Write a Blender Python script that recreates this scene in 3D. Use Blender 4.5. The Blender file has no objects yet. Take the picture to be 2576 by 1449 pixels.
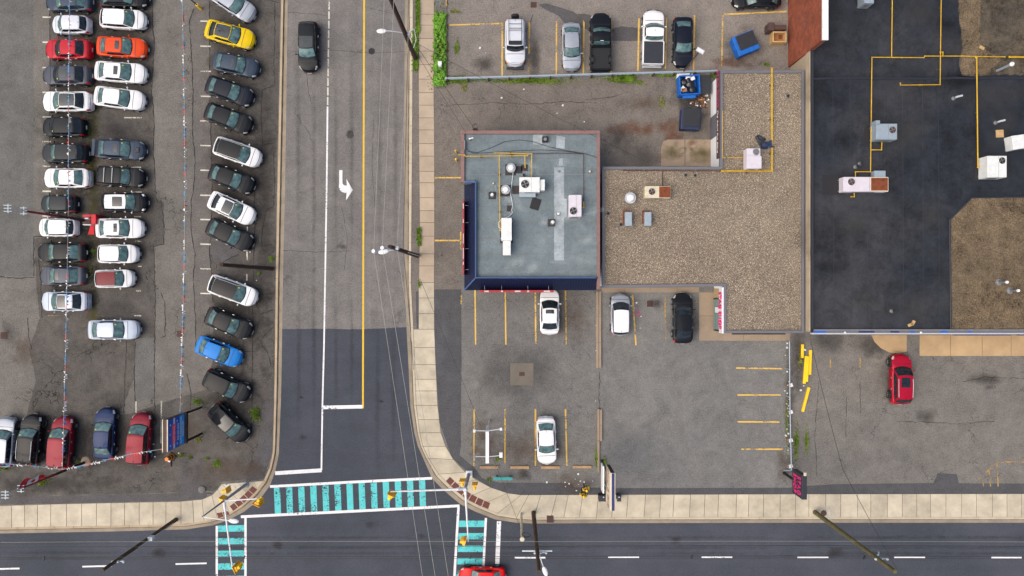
import bpy, bmesh, math, random
import numpy as np
from mathutils import Vector, Matrix
from mathutils.geometry import tessellate_polygon

random.seed(7)
R = math.radians
SC = bpy.context.scene
COL = SC.collection

# ------------------------------------------------------------------ camera, sky, sun, exposure
CAM_H = 64.0            # a drone looking straight down
PPM = 2576 / 96.0       # plan units per metre on the ground
cam = bpy.data.cameras.new('camera'); cam_o = bpy.data.objects.new('camera', cam); COL.objects.link(cam_o)
cam_o.location = (0, 0, CAM_H); cam_o.rotation_euler = (0, 0, 0)
cam.sensor_width = 36.0; cam.lens = 36.0 * CAM_H / 96.0
cam.clip_start = 0.5; cam.clip_end = 2000
SC.camera = cam_o
SUN_EL, SUN_AZ = 56, 250           # elevation, compass angle from +Y towards +X
w = bpy.data.worlds.new('World'); SC.world = w; w.use_nodes = True
nt = w.node_tree
sky = nt.nodes.new('ShaderNodeTexSky'); sky.sky_type = 'NISHITA'; sky.sun_disc = False
sky.sun_elevation = R(SUN_EL); sky.sun_rotation = R(SUN_AZ)
sky.air_density = 1.0; sky.dust_density = 6.0; sky.ozone_density = 0.6
bgn = nt.nodes['Background']; nt.links.new(sky.outputs[0], bgn.inputs[0]); bgn.inputs[1].default_value = 0.15
sun = bpy.data.lights.new('sun', 'SUN'); sun.energy = 1.5; sun.angle = R(84); sun.color = (1.0, 0.985, 0.90)
sun_o = bpy.data.objects.new('sun', sun); COL.objects.link(sun_o)
az, el = R(SUN_AZ), R(SUN_EL)
sdir = Vector((math.sin(az) * math.cos(el), math.cos(az) * math.cos(el), math.sin(el)))
sun_o.rotation_euler = sdir.to_track_quat('Z', 'Y').to_euler()
vs = SC.view_settings; vs.view_transform = 'Standard'; vs.look = 'None'; vs.gamma = 1.0
vs.use_curve_mapping = False; vs.exposure = 0.2
SC.cycles.use_denoising = True; SC.cycles.max_bounces = 6; SC.cycles.diffuse_bounces = 3
SC.cycles.transparent_max_bounces = 12

# ------------------------------------------------------------------ helpers
def g(x, y, z=0.0):
    """plan coordinates (as measured from the aerial survey) at height z -> metres"""
    k = (1 - z / CAM_H) / PPM
    return Vector(((x - 1288) * k, -(y - 724.5) * k, z))

ABS = {}
def link(o, parent=None):
    COL.objects.link(o)
    if parent is not None: o.parent = parent
    return o

class MB:
    def __init__(s): s.v = []; s.f = []
    def add(s, vs_, fs):
        n = len(s.v); s.v += [tuple(p) for p in vs_]; s.f += [tuple(i + n for i in f) for f in fs]; return s
    def box(s, cx, cy, cz, sx, sy, sz, rz=0.0, taper=1.0):
        c, n = math.cos(rz), math.sin(rz); P = []
        for dz in (-.5, .5):
            t = taper if dz > 0 else 1.0
            for dx, dy in ((-.5, -.5), (.5, -.5), (.5, .5), (-.5, .5)):
                x, y = dx * sx * t, dy * sy * t
                P.append((cx + x * c - y * n, cy + x * n + y * c, cz + dz * sz))
        return s.add(P, [(3, 2, 1, 0), (4, 5, 6, 7), (0, 1, 5, 4), (1, 2, 6, 5), (2, 3, 7, 6), (3, 0, 4, 7)])
    def cyl(s, p0, p1, r0, r1=None, n=12, cap=True):
        r1 = r0 if r1 is None else r1
        p0, p1 = Vector(p0), Vector(p1); d = (p1 - p0).normalized()
        a = d.orthogonal().normalized(); b = d.cross(a)
        P = []
        for p, r in ((p0, r0), (p1, r1)):
            for i in range(n):
                t = 2 * math.pi * i / n; P.append(p + a * (r * math.cos(t)) + b * (r * math.sin(t)))
        F = [(i, (i + 1) % n, n + (i + 1) % n, n + i) for i in range(n)]
        if cap: F += [tuple(range(n - 1, -1, -1)), tuple(range(n, 2 * n))]
        return s.add(P, F)
    def tube(s, pts, r, n=6):
        pts = [Vector(p) for p in pts]
        for i in range(len(pts) - 1):
            if (pts[i + 1] - pts[i]).length > 1e-5: s.cyl(pts[i], pts[i + 1], r, r, n)
        return s
    def prism(s, poly, z0, z1):
        poly = [(p[0], p[1]) for p in poly]
        if sum(poly[i - 1][0] * poly[i][1] - poly[i][0] * poly[i - 1][1] for i in range(len(poly))) < 0: poly = poly[::-1]
        n = len(poly); P = [(x, y, z0) for x, y in poly] + [(x, y, z1) for x, y in poly]
        T = tessellate_polygon([[Vector((x, y, 0)) for x, y in poly]])
        F = []
        for t in T:
            a, b, c = [poly[i] for i in t]
            t = tuple(t)
            if (b[0] - a[0]) * (c[1] - a[1]) - (b[1] - a[1]) * (c[0] - a[0]) < 0: t = t[::-1]
            F.append(tuple(i + n for i in t)); F.append(t[::-1])
        F += [(i, (i + 1) % n, n + (i + 1) % n, n + i) for i in range(n)]
        return s.add(P, F)
    def sheet(s, poly, z):
        poly = [(p[0], p[1]) for p in poly]
        F = []
        for t in tessellate_polygon([[Vector((x, y, 0)) for x, y in poly]]):
            a, b, c = [poly[i] for i in t]; t = tuple(t)
            if (b[0] - a[0]) * (c[1] - a[1]) - (b[1] - a[1]) * (c[0] - a[0]) < 0: t = t[::-1]
            F.append(t)
        return s.add([(x, y, z) for x, y in poly], F)
    def quad(s, a, b, c, d): return s.add([a, b, c, d], [(0, 1, 2, 3)])
    def lathe(s, prof, c=(0, 0, 0), n=16, axis='z', cap=True):
        P = []; c = Vector(c)
        for r, h in prof:
            for i in range(n):
                t = 2 * math.pi * i / n; x, y = r * math.cos(t), r * math.sin(t)
                P.append(c + (Vector((x, y, h)) if axis == 'z' else Vector((x, h, y)) if axis == 'y' else Vector((h, x, y))))
        F = []
        for k in range(len(prof) - 1):
            for i in range(n):
                j = (i + 1) % n; q = (k * n + i, k * n + j, (k + 1) * n + j, (k + 1) * n + i)
                F.append(q if axis != 'y' else q[::-1])
        if cap: F.append(tuple(range((len(prof) - 1) * n, len(prof) * n))); F.append(tuple(range(n - 1, -1, -1)))
        return s.add(P, F)
    def mesh(s, name, mat, smooth=False, weld=False):
        me = bpy.data.meshes.new(name); me.from_pydata(s.v, [], s.f)
        if weld:
            bm = bmesh.new(); bm.from_mesh(me); bmesh.ops.remove_doubles(bm, verts=bm.verts, dist=2e-4)
            bmesh.ops.recalc_face_normals(bm, faces=bm.faces); bm.to_mesh(me); bm.free()
        if mat is not None: me.materials.append(mat)
        if smooth:
            for p in me.polygons: p.use_smooth = True
            try: me.set_sharp_from_angle(angle=R(38))
            except Exception: pass
        me.update(); return me
    def obj(s, name, mat, parent=None, smooth=False, local=False, bevel=0, kind=None, weld=False):
        """one mesh object; coordinates are world unless local"""
        if local:
            o = bpy.data.objects.new(name, s.mesh(name, mat, smooth, weld)); link(o, parent)
        else:
            a = np.array(s.v); c = Vector((a.min(0) + a.max(0)) / 2); c.z = float(a[:, 2].min())
            s.v = [(x - c.x, y - c.y, z - c.z) for x, y, z in s.v]
            o = bpy.data.objects.new(name, s.mesh(name, mat, smooth, weld)); link(o, parent)
            o.location = c - (ABS.get(parent.name, Vector((0, 0, 0))) if parent is not None else Vector((0, 0, 0)))
            ABS[o.name] = c
        if bevel:
            m = o.modifiers.new('bevel', 'BEVEL'); m.width = bevel; m.segments = 2; m.limit_method = 'ANGLE'
        if kind: o['kind'] = kind
        return o

def thing(name, label, cat, loc, rz=0.0, group=None):
    o = bpy.data.objects.new(name, None); COL.objects.link(o); o.empty_display_size = .2
    o.location = loc; o.rotation_euler = (0, 0, rz); ABS[o.name] = Vector(loc)
    o['label'] = label; o['category'] = cat
    if group: o['group'] = group
    return o
def tag(o, label, cat, group=None):
    o['label'] = label; o['category'] = cat
    if group: o['group'] = group
    return o
def text(name, s, mat, parent, size, loc, rot, sx=1.0, extrude=0.01, align='CENTER', shear=0.0):
    cu = bpy.data.curves.new(name, 'FONT'); cu.body = s; cu.size = size; cu.extrude = extrude
    cu.align_x = align; cu.align_y = 'CENTER'; cu.shear = shear; cu.materials.append(mat)
    tmp = bpy.data.objects.new('tmp', cu); me = bpy.data.meshes.new_from_object(tmp); me.name = name
    if not me.materials: me.materials.append(mat)
    bpy.data.objects.remove(tmp); bpy.data.curves.remove(cu)
    o = bpy.data.objects.new(name, me); link(o, parent)
    o.location = Vector(loc) - (ABS.get(parent.name, Vector((0, 0, 0))) if parent is not None else Vector((0, 0, 0)))
    o.rotation_euler = rot; o.scale = (sx, 1, 1); return o

# ------------------------------------------------------------------ materials
GAIN = 1.35
def lin(r, g_, b, k=None):
    k = GAIN if k is None else k
    f = lambda c: (c / 255 / 12.92 if c / 255 <= .04045 else ((c / 255 + .055) / 1.055) ** 2.4)
    return (min(.9, f(r) / k), min(.9, f(g_) / k), min(.9, f(b) / k), 1)

class NT:
    def __init__(s, name):
        s.m = bpy.data.materials.new(name); s.m.use_nodes = True; s.t = s.m.node_tree
        s.p = s.t.nodes['Principled BSDF']; s.out = s.t.nodes['Material Output']
        s.pos = None
    def n(s, t, **k):
        x = s.t.nodes.new(t)
        for a, b in k.items(): setattr(x, a, b)
        return x
    def l(s, a, b): s.t.links.new(a, b)
    def P(s):
        if s.pos is None: s.pos = s.n('ShaderNodeNewGeometry').outputs['Position']
        return s.pos
    def noise(s, scale, detail=3, rough=.6, vec=None, dist=0):
        x = s.n('ShaderNodeTexNoise'); x.inputs['Scale'].default_value = scale; x.inputs['Detail'].default_value = detail
        x.inputs['Roughness'].default_value = rough; x.inputs['Distortion'].default_value = dist
        s.l(vec or s.P(), x.inputs['Vector']); return x.outputs['Fac']
    def math(s, op, a, b=None, c=None, clamp=False):
        x = s.n('ShaderNodeMath', operation=op, use_clamp=clamp)
        for i, v in enumerate((a, b, c)):
            if v is None: continue
            if isinstance(v, (int, float)): x.inputs[i].default_value = v
            else: s.l(v, x.inputs[i])
        return x.outputs[0]
    def mrange(s, v, a, b, c=0.0, d=1.0):
        x = s.n('ShaderNodeMapRange'); x.inputs[1].default_value = a; x.inputs[2].default_value = b
        x.inputs[3].default_value = c; x.inputs[4].default_value = d; s.l(v, x.inputs[0]); return x.outputs[0]
    def mix(s, f, a, b):
        x = s.n('ShaderNodeMix', data_type='RGBA')
        for sock, v in ((x.inputs[0], f), (x.inputs[6], a), (x.inputs[7], b)):
            if isinstance(v, (int, float)): sock.default_value = v
            elif isinstance(v, tuple): sock.default_value = v
            else: s.l(v, sock)
        return x.outputs[2]
    def scale(s, c, f):
        x = s.n('ShaderNodeVectorMath', operation='SCALE')
        if isinstance(c, tuple): x.inputs[0].default_value = c[:3]
        else: s.l(c, x.inputs[0])
        if isinstance(f, (int, float)): x.inputs[3].default_value = f
        else: s.l(f, x.inputs[3])
        return x.outputs[0]
    def bump(s, h, d=.02, st=.5):
        x = s.n('ShaderNodeBump'); x.inputs['Strength'].default_value = st; x.inputs['Distance'].default_value = d
        s.l(h, x.inputs['Height']); s.l(x.outputs[0], s.p.inputs['Normal'])
    def alpha(s, a):
        tr = s.n('ShaderNodeBsdfTransparent'); mx = s.n('ShaderNodeMixShader')
        s.l(a, mx.inputs[0]); s.l(tr.outputs[0], mx.inputs[1]); s.l(s.p.outputs[0], mx.inputs[2]); s.l(mx.outputs[0], s.out.inputs[0])
    def col(s, c):
        if isinstance(c, tuple): s.p.inputs['Base Color'].default_value = c
        else: s.l(c, s.p.inputs['Base Color'])

def plain(name, c, rough=.6, metal=0.0, coat=0.0, var=.12, vs_=3.0, spec=.5):
    m = NT(name); n = m.noise(vs_, 4); n2 = m.noise(vs_ * 9, 2)
    f = m.math('ADD', m.mrange(n, .3, .7, 1 - var, 1 + var), m.mrange(n2, .3, .7, -var * .5, var * .5))
    m.col(m.scale(c, f)); m.p.inputs['Roughness'].default_value = rough; m.p.inputs['Metallic'].default_value = metal
    m.p.inputs['Coat Weight'].default_value = coat; m.p.inputs['Specular IOR Level'].default_value = spec
    return m.m

def asphalt(name, c1, c2, big=.16, mid=.1, speck=.36, crack=0.0, streak=0.0, rough=.92, cscale=.45, light=0.0):
    m = NT(name)
    b = m.noise(.11, 4, .6); md = m.noise(.8, 4, .65); sp = m.noise(9, 3, .85); sp2 = m.noise(34, 1, .6)
    base = m.mix(m.mrange(b, .38, .62), c1, c2)
    f = m.math('ADD', m.mrange(b, .3, .7, 1 - big, 1 + big), m.mrange(md, .3, .7, -mid, mid))
    f = m.math('ADD', f, m.mrange(m.noise(2.6, 5, .7, dist=.6), .3, .7, -mid * .9, mid * .9)); f = m.math('ADD', f, m.mrange(m.noise(.33, 5, .7, dist=1.2), .35, .65, -mid, mid)); f = m.math('ADD', f, m.mrange(sp, .3, .7, -speck, speck)); f = m.math('ADD', f, m.mrange(sp2, .3, .7, -speck * .5, speck * .5))
    if streak:
        mp = m.n('ShaderNodeMapping'); mp.inputs['Scale'].default_value = (1.3, .03, 1) if streak > 0 else (.03, 1.3, 1); m.l(m.P(), mp.inputs[0])
        f = m.math('ADD', f, m.mrange(m.noise(1.0, 2, .5, mp.outputs[0]), .3, .7, -abs(streak), abs(streak)))
    if crack:
        dn = m.n('ShaderNodeTexNoise'); dn.inputs['Scale'].default_value = 1.6; dn.inputs['Detail'].default_value = 5; m.l(m.P(), dn.inputs['Vector'])
        ad = m.n('ShaderNodeVectorMath', operation='MULTIPLY_ADD'); m.l(dn.outputs['Color'], ad.inputs[0])
        ad.inputs[1].default_value = (1.4, 1.4, 1.4); m.l(m.P(), ad.inputs[2])
        vo = m.n('ShaderNodeTexVoronoi', feature='DISTANCE_TO_EDGE'); vo.inputs['Scale'].default_value = cscale; m.l(ad.outputs[0], vo.inputs['Vector'])
        k = m.mrange(vo.outputs['Distance'], .004, .016, 1, 0); k = m.math('MULTIPLY', k, m.mrange(m.noise(.22, 2), .5, .62))
        f = m.math('MULTIPLY', f, m.math('SUBTRACT', 1.0, m.math('MULTIPLY', k, crack)))
    m.col(m.scale(base, f)); m.p.inputs['Roughness'].default_value = rough; m.p.inputs['Specular IOR Level'].default_value = .25
    m.bump(sp, .012, .5); return m.m

def concrete(name, c, var=.08, stain=.12):
    m = NT(name); oi = m.n('ShaderNodeObjectInfo')
    f = m.math('ADD', m.mrange(oi.outputs['Random'], 0, 1, 1 - var, 1 + var), m.mrange(m.noise(.7, 5, .65), .3, .7, -stain, stain))
    f = m.math('ADD', f, m.mrange(m.noise(22, 2, .7), .3, .7, -.1, .1))
    m.col(m.scale(c, f)); m.p.inputs['Roughness'].default_value = .9; m.p.inputs['Specular IOR Level'].default_value = .25; return m.m

def road_paint(name, c, wear=.42, scale=5.0):
    m = NT(name); n = m.noise(scale, 6, .75); n2 = m.noise(.5, 2)
    t = m.math('ADD', n, m.mrange(n2, .35, .65, .1, -.1))
    m.col(m.scale(c, m.mrange(m.noise(2.5, 3), .3, .7, .9, 1.08))); m.p.inputs['Roughness'].default_value = .75
    m.alpha(m.mrange(t, wear - .03, wear + .02)); return m.m

def stain_mat(name, c, strength=.6, scale=.6, edge=.35):
    """a soft edged stain soaked into the asphalt: object coordinates run -1..1 over the sheet"""
    m = NT(name); tc = m.n('ShaderNodeTexCoord').outputs['Object']
    ln = m.n('ShaderNodeVectorMath', operation='LENGTH'); m.l(tc, ln.inputs[0])
    n = m.noise(scale, 5, .65)
    d = m.math('ADD', ln.outputs['Value'], m.mrange(n, .25, .75, -.45, .45))
    m.col(c); m.p.inputs['Roughness'].default_value = .9; m.p.inputs['Specular IOR Level'].default_value = .2
    m.alpha(m.mrange(d, .9, .9 - edge * 2, 0, strength)); return m.m

def car_paint(name, c, metal=0.0, rough=.38):
    m = bpy.data.materials.new(name); m.use_nodes = True; p = m.node_tree.nodes['Principled BSDF']
    p.inputs['Base Color'].default_value = c; p.inputs['Metallic'].default_value = metal; p.inputs['Roughness'].default_value = rough
    p.inputs['Coat Weight'].default_value = .10; p.inputs['Coat Roughness'].default_value = .05; p.inputs['Specular IOR Level'].default_value = .16
    t = NT.__new__(NT); t.m = m; t.t = m.node_tree; t.p = p; t.pos = None
    gl = 'glass' in name; n = t.noise(2.6 if gl else 1.1, 4); t.col(t.scale(c, t.mrange(n, .35, .65, .5, 1.25) if gl else t.mrange(n, .3, .7, .93, 1.06)))  # glass: mottled colour stands in for reflections and the cabin behind
    if gl: p.inputs['Specular IOR Level'].default_value = .5
    return m

M = {}
M['lot'] = asphalt('lot_asphalt', lin(129, 124, 118), lin(110, 106, 101), crack=.75, big=.1)
M['lot_grey'] = asphalt('lot_asphalt_grey', lin(115, 114, 111), lin(105, 104, 102), big=.08)
M['front'] = asphalt('front_lot_asphalt', lin(128, 125, 121), lin(117, 115, 113), crack=.35, big=.08)
M['front2'] = asphalt('shop_lot_asphalt', lin(121, 120, 119), lin(127, 125, 122), big=.06)
M['upper'] = asphalt('upper_lot_asphalt', lin(145, 137, 130), lin(133, 126, 120), big=.07, speck=.42)
M['alley'] = asphalt('alley_asphalt', lin(132, 124, 117), lin(116, 109, 103), crack=.65, big=.1, cscale=.8)
M['right'] = asphalt('right_lot_asphalt', lin(132, 127, 121), lin(118, 114, 110), crack=.5, big=.09)
M['dark'] = asphalt('dark_strip_asphalt', lin(92, 92, 94), lin(85, 85, 88), big=.06)
M['old_road'] = asphalt('old_road_asphalt', lin(130, 126, 123), lin(122, 118, 116), big=.05, streak=.07, crack=.3, cscale=.12)
M['road'] = asphalt('new_road_asphalt', lin(73, 77, 86), lin(80, 83, 92), big=.05, mid=.05, speck=.3, streak=-.04)
M['stall'] = asphalt('stall_asphalt', lin(103, 98, 93), lin(88, 84, 80), crack=.8, big=.14, mid=.16)
M['aisle'] = asphalt('aisle_asphalt', lin(118, 113, 108), lin(106, 102, 99), big=.1)
M['roof_dirt'] = asphalt('roof_dirt', lin(98, 88, 74), lin(66, 62, 57), big=.2, mid=.3, speck=.5)
M['earth'] = asphalt('earth', lin(98, 90, 82), lin(84, 78, 70))
M['slab'] = concrete('pavement_concrete', lin(206, 194, 172), .11, .2)
M['slab_warm'] = concrete('old_pavement_concrete', lin(192, 174, 153))
M['slab_tan'] = concrete('tan_concrete', lin(198, 168, 130), .05, .14)
M['slab_brown'] = concrete('brown_concrete', lin(166, 147, 127), .04, .12)
M['bed'] = plain('joint_bed', lin(112, 101, 88), .95)
M['kerb'] = concrete('kerb_concrete', lin(194, 174, 146), .05, .14)
M['kerb_pale'] = concrete('kerb_concrete_pale', lin(206, 193, 170), .05, .12)
M['gutter'] = concrete('gutter_concrete', lin(160, 147, 129), .05, .22)
M['gutter_shade'] = plain('gutter_shade', lin(104, 92, 78), .95, var=.3)
M['white_line'] = road_paint('white_road_paint', lin(246, 245, 247), .35)
M['worn_line'] = road_paint('worn_white_paint', lin(226, 222, 208), .42, 9)
M['yellow_line'] = road_paint('yellow_road_paint', lin(242, 198, 44), .33)
M['lot_yellow'] = road_paint('faded_yellow_paint', lin(238, 194, 92), .42, 7)
M['faint_yellow'] = road_paint('ghost_yellow_paint', lin(200, 160, 80), .52, 7)
M['teal'] = road_paint('teal_crossing_paint', lin(94, 214, 216), .42, 6)
M['tar'] = plain('tar_crack', lin(44, 41, 41), .8)
M['maroon_plate'] = plain('tactile_iron', lin(112, 62, 54), .8)
M['stain_dark'] = stain_mat('oil_stain', lin(62, 62, 66), .42, .25, .5)
M['stain_soft'] = stain_mat('soft_stain', lin(66, 62, 60), .5, .7, .42)
M['stain_rust'] = stain_mat('rust_stain', lin(134, 84, 54), .6, .8, .5)
M['stain_brown'] = stain_mat('soil_stain', lin(110, 92, 78), .45, 1.0, .5)
M['stain_wet'] = stain_mat('wet_stain', lin(84, 77, 73), .85, .9, .04)
M['stain_pale'] = stain_mat('pale_stain', lin(228, 220, 205), .7, 1.2, .45)
M['moss'] = stain_mat('moss_stain', lin(96, 92, 48), .55, 1.4, .45)
M['gravel'] = asphalt('gravel_bed', lin(138, 126, 112), lin(122, 110, 98), big=.08, mid=.12, speck=.6)
M['roof_black'] = asphalt('black_membrane', lin(42, 46, 55), lin(57, 58, 62), big=.16, mid=.24, speck=.22, streak=.08, rough=.7)
M['dust'] = stain_mat('roof_dust', lin(92, 91, 88), .24, .5, .5)
M['ponding'] = stain_mat('roof_ponding', lin(24, 27, 33), .3, .7, .45)
M['smear'] = stain_mat('roof_smear', lin(176, 188, 192), .6, .9, .4)
M['tyre_track'] = stain_mat('tyre_track', lin(50, 51, 56), .22, 1.5, .5)
M['roof_grey'] = asphalt('grey_membrane', lin(128, 140, 145), lin(117, 129, 134), big=.08, mid=.11, speck=.16, streak=-.05)
M['roof_brown'] = asphalt('brown_roof_gravel', lin(124, 107, 85), lin(94, 83, 68), big=.24, mid=.22, speck=.6)
M['patch_pale'] = asphalt('pale_roof_patch', lin(176, 186, 191), lin(160, 169, 174), big=.08, mid=.2, speck=.1)
M['pad_dark'] = plain('dark_roof_pad', lin(66, 60, 62), .9)
M['white_metal'] = plain('white_painted_metal', lin(238, 240, 238), .5, var=.09)
M['pink_metal'] = plain('faded_pink_metal', lin(226, 218, 227), .5, var=.06)
M['grey_metal'] = plain('galvanised_metal', lin(168, 182, 194), .45, .2, var=.08)
M['dull_metal'] = plain('dull_steel', lin(140, 142, 145), .55, .3)
M['rust'] = plain('rusted_steel', lin(128, 66, 36), .9, var=.35)
M['fan_dark'] = plain('fan_guard_black', lin(34, 32, 36), .6)
M['fan_brown'] = plain('fan_rusty', lin(84, 56, 50), .7)
M['coping_pink'] = plain('pink_brown_flashing', lin(142, 108, 104), .6)
M['coping_grey'] = plain('grey_flashing', lin(114, 114, 122), .6, var=.06)
M['navy'] = plain('navy_ribbed_metal', lin(15, 27, 62), .5, var=.14)
M['navy_cap'] = plain('blue_ridge_cap', lin(70, 100, 146), .5)
M['wall_cream'] = concrete('cream_stucco', lin(186, 170, 148), .02, .16)
M['wall_white'] = plain('white_wall', lin(250, 252, 255), .7, var=.03)
M['wall_grey'] = plain('grey_wall', lin(120, 118, 116), .8)
M['wall_tan'] = plain('tan_wall', lin(190, 165, 120), .8)
M['red_sign'] = plain('peeling_red_paint', lin(176, 50, 60), .6, var=.25)
M['peel_white'] = plain('peeled_white', lin(232, 205, 205), .7)
M['yellow_pipe'] = plain('yellow_gas_pipe', lin(222, 178, 34), .5, var=.2)
M['rust_pipe'] = plain('rusty_pipe', lin(84, 52, 44), .8)
M['black'] = plain('matt_black', lin(30, 29, 33), .7)
M['charcoal'] = plain('charcoal', lin(42, 46, 56), .6)
M['white'] = plain('white_paint', lin(246, 246, 248), .5, var=.04)
M['cream'] = plain('cream_paint', lin(226, 214, 186), .6)
M['signal_yellow'] = plain('signal_yellow', lin(255, 178, 10, 1.0), .45, var=.04)
M['bright_yellow'] = plain('bright_yellow', lin(250, 200, 22, 1.05), .5, var=.08)
M['steel_white'] = plain('pale_steel', lin(222, 226, 232), .45, .1, var=.06)
M['concrete_pole'] = plain('grey_concrete_pole', lin(176, 178, 180), .8)
M['wood_dark'] = plain('creosote_wood', lin(66, 46, 38), .9, var=.3)
M['wood_green'] = plain('weathered_green_wood', lin(104, 98, 62), .9, var=.3)
M['wood_brown'] = plain('weathered_wood', lin(84, 66, 48), .9, var=.3)
M['plywood'] = plain('plywood', lin(206, 170, 118), .8, var=.2)
M['timber_stop'] = plain('tan_timber', lin(190, 154, 112), .85, var=.15)
M['teal_solid'] = plain('teal_bench_paint', lin(66, 176, 176), .6)
M['red'] = plain('bright_red', lin(200, 30, 42, 1.1), .6)
M['blue_bin'] = plain('blue_steel_bin', lin(12, 106, 200), .5, var=.15)
M['navy_bin'] = plain('navy_steel_bin', lin(34, 48, 84), .5, var=.15)
M['lid'] = plain('black_plastic_lid', lin(44, 47, 54), .55)
M['bag'] = plain('black_bin_bag', lin(36, 36, 42), .3)
M['card'] = plain('cardboard', lin(172, 120, 74), .9, var=.2)
M['magenta'] = plain('magenta_letters', lin(226, 52, 130), .5, var=.05)
M['glass_green'] = plain('green_glazing', lin(120, 150, 150), .15, var=.05)
M['orange'] = plain('orange_plastic', lin(250, 140, 24), .6)
M['brown_panel'] = plain('brown_panel', lin(84, 60, 56), .7)
M['sign_blue'] = plain('sign_blue', lin(22, 90, 196, 1.0), .5, var=.06)
M['sign_sky'] = plain('sign_sky_blue', lin(30, 164, 238, 1.0), .5, var=.05)
M['sign_red'] = plain('sign_red', lin(236, 60, 100, 1.0), .5)
M['sign_cream'] = plain('sign_cream', lin(236, 226, 204), .6)
M['sign_navy'] = plain('sign_navy', lin(44, 50, 108), .6)
M['pennant_blue'] = plain('pennant_blue', lin(36, 140, 206), .6)
M['wire'] = plain('wire_black', lin(38, 36, 40), .6)
M['wire_pale'] = plain('wire_aluminium', lin(172, 172, 166), .5)
M['grass'] = plain('grass_blades', lin(112, 146, 36, 1.1), .8, var=.4, vs_=1.5)
M['grass_dry'] = plain('weed_blades', lin(138, 142, 66, 1.1), .8, var=.4, vs_=1.5)
M['leaf'] = plain('ivy_leaf', lin(96, 146, 30, 1.1), .7, var=.55, vs_=1.2)
M['leaf_dark'] = plain('dark_leaf', lin(56, 92, 22, 1.1), .7, var=.4)
M['asphalt_patch'] = asphalt('patch_asphalt', lin(100, 96, 95), lin(92, 90, 92))
M['pad'] = concrete('drain_pad', lin(124, 116, 106), .02, .1)
# vehicles
M['glass'] = car_paint('car_glass', lin(96, 128, 130), 0, .08)
M['glass_dark'] = car_paint('car_glass_dark', lin(36, 46, 54), 0, .08)
M['black_roof'] = car_paint('black_roof_paint', lin(26, 28, 34), 0, .3)
M['black_trim'] = plain('black_trim', lin(24, 24, 28), .5)
M['tyre'] = plain('tyre_rubber', lin(34, 33, 34), .85)
M['rim'] = plain('alloy_rim', lin(196, 200, 206), .35, .6)
M['lamp'] = plain('lamp_clear', lin(228, 228, 226), .2, var=.05)
M['tail'] = plain('tail_lamp', lin(200, 22, 34), .3, var=.05)
M['amber'] = plain('amber_lamp', lin(240, 150, 30), .3, var=.05)
M['chrome'] = plain('chrome', lin(222, 224, 228), .2, .5)
M['plate'] = plain('number_plate', lin(235, 235, 238), .5, var=.03)
M['sticker'] = plain('price_sticker', lin(214, 226, 40), .6, var=.05)
PAINT = {}
def paint(k):
    if k not in PAINT:
        c, met = {'white': ((253, 253, 255), 0), 'pearl': ((226, 230, 240), .05), 'silver': ((176, 182, 194), .35), 'ice': ((196, 206, 222), .2),
                  'grey': ((80, 84, 96), .3), 'slate': ((64, 76, 94), .3), 'dark': ((42, 47, 53), .1), 'black': ((24, 27, 34), 0), 'navy': ((26, 31, 46), .05), 'deepblue': ((30, 50, 92), .2),
                  'red': ((196, 34, 52), .1), 'orange': ((240, 78, 28), 0), 'crimson': ((140, 30, 50), .15), 'cherry': ((184, 22, 54), .15),
                  'yellow': ((246, 208, 10), 0), 'blue': ((28, 128, 214), .1), 'bright': ((240, 16, 24), 0), 'maroon': ((126, 38, 48), 0)}[k]
        PAINT[k] = car_paint('paint_' + k, lin(*c), met)
    return PAINT[k]

# ================================================================== the setting: ground, road, lots, pavements
ZR, ZL, ZS = 0.0, 0.10, 0.125      # road, lot, pavement heights
def gp(pts, z): return [tuple(g(x, y, z))[:2] for x, y in pts]
def resample(line, n):
    a = np.array(line, float); d = np.r_[0, np.cumsum(np.hypot(*np.diff(a, axis=0).T))]
    t = np.linspace(0, d[-1], n); return np.c_[np.interp(t, d, a[:, 0]), np.interp(t, d, a[:, 1])]
def jitter_line(pts, step=9, amp=1.6):
    out = []
    for i in range(len(pts) - 1):
        (x0, y0), (x1, y1) = pts[i], pts[i + 1]; L = math.hypot(x1 - x0, y1 - y0); n = max(1, int(L / step))
        for k in range(n):
            t = k / n; j = 0 if k == 0 else amp
            out.append((x0 + (x1 - x0) * t + random.uniform(-j, j), y0 + (y1 - y0) * t + random.uniform(-j, j)))
    return out + [pts[-1]]
def ribbon(mb, pts, wd, z, vary=0.0):
    """a flat strip wd plan units wide along pts"""
    P = [g(x, y, z) for x, y in pts]; n = len(P); wd = wd / PPM; V = []
    for i in range(n):
        d = (P[min(i + 1, n - 1)] - P[max(i - 1, 0)]).normalized(); q = Vector((-d.y, d.x, 0))
        h = wd / 2 * (1 + random.uniform(-vary, vary)); V += [P[i] + q * h, P[i] - q * h]
    return mb.add(V, [(2 * i + 1, 2 * i + 3, 2 * i + 2, 2 * i) for i in range(n - 1)])

mb = MB(); mb.sheet([(-400, -400), (400, -400), (400, 400), (-400, 400)], -.08); mb.obj('ground', M['earth'], kind='structure')

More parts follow.
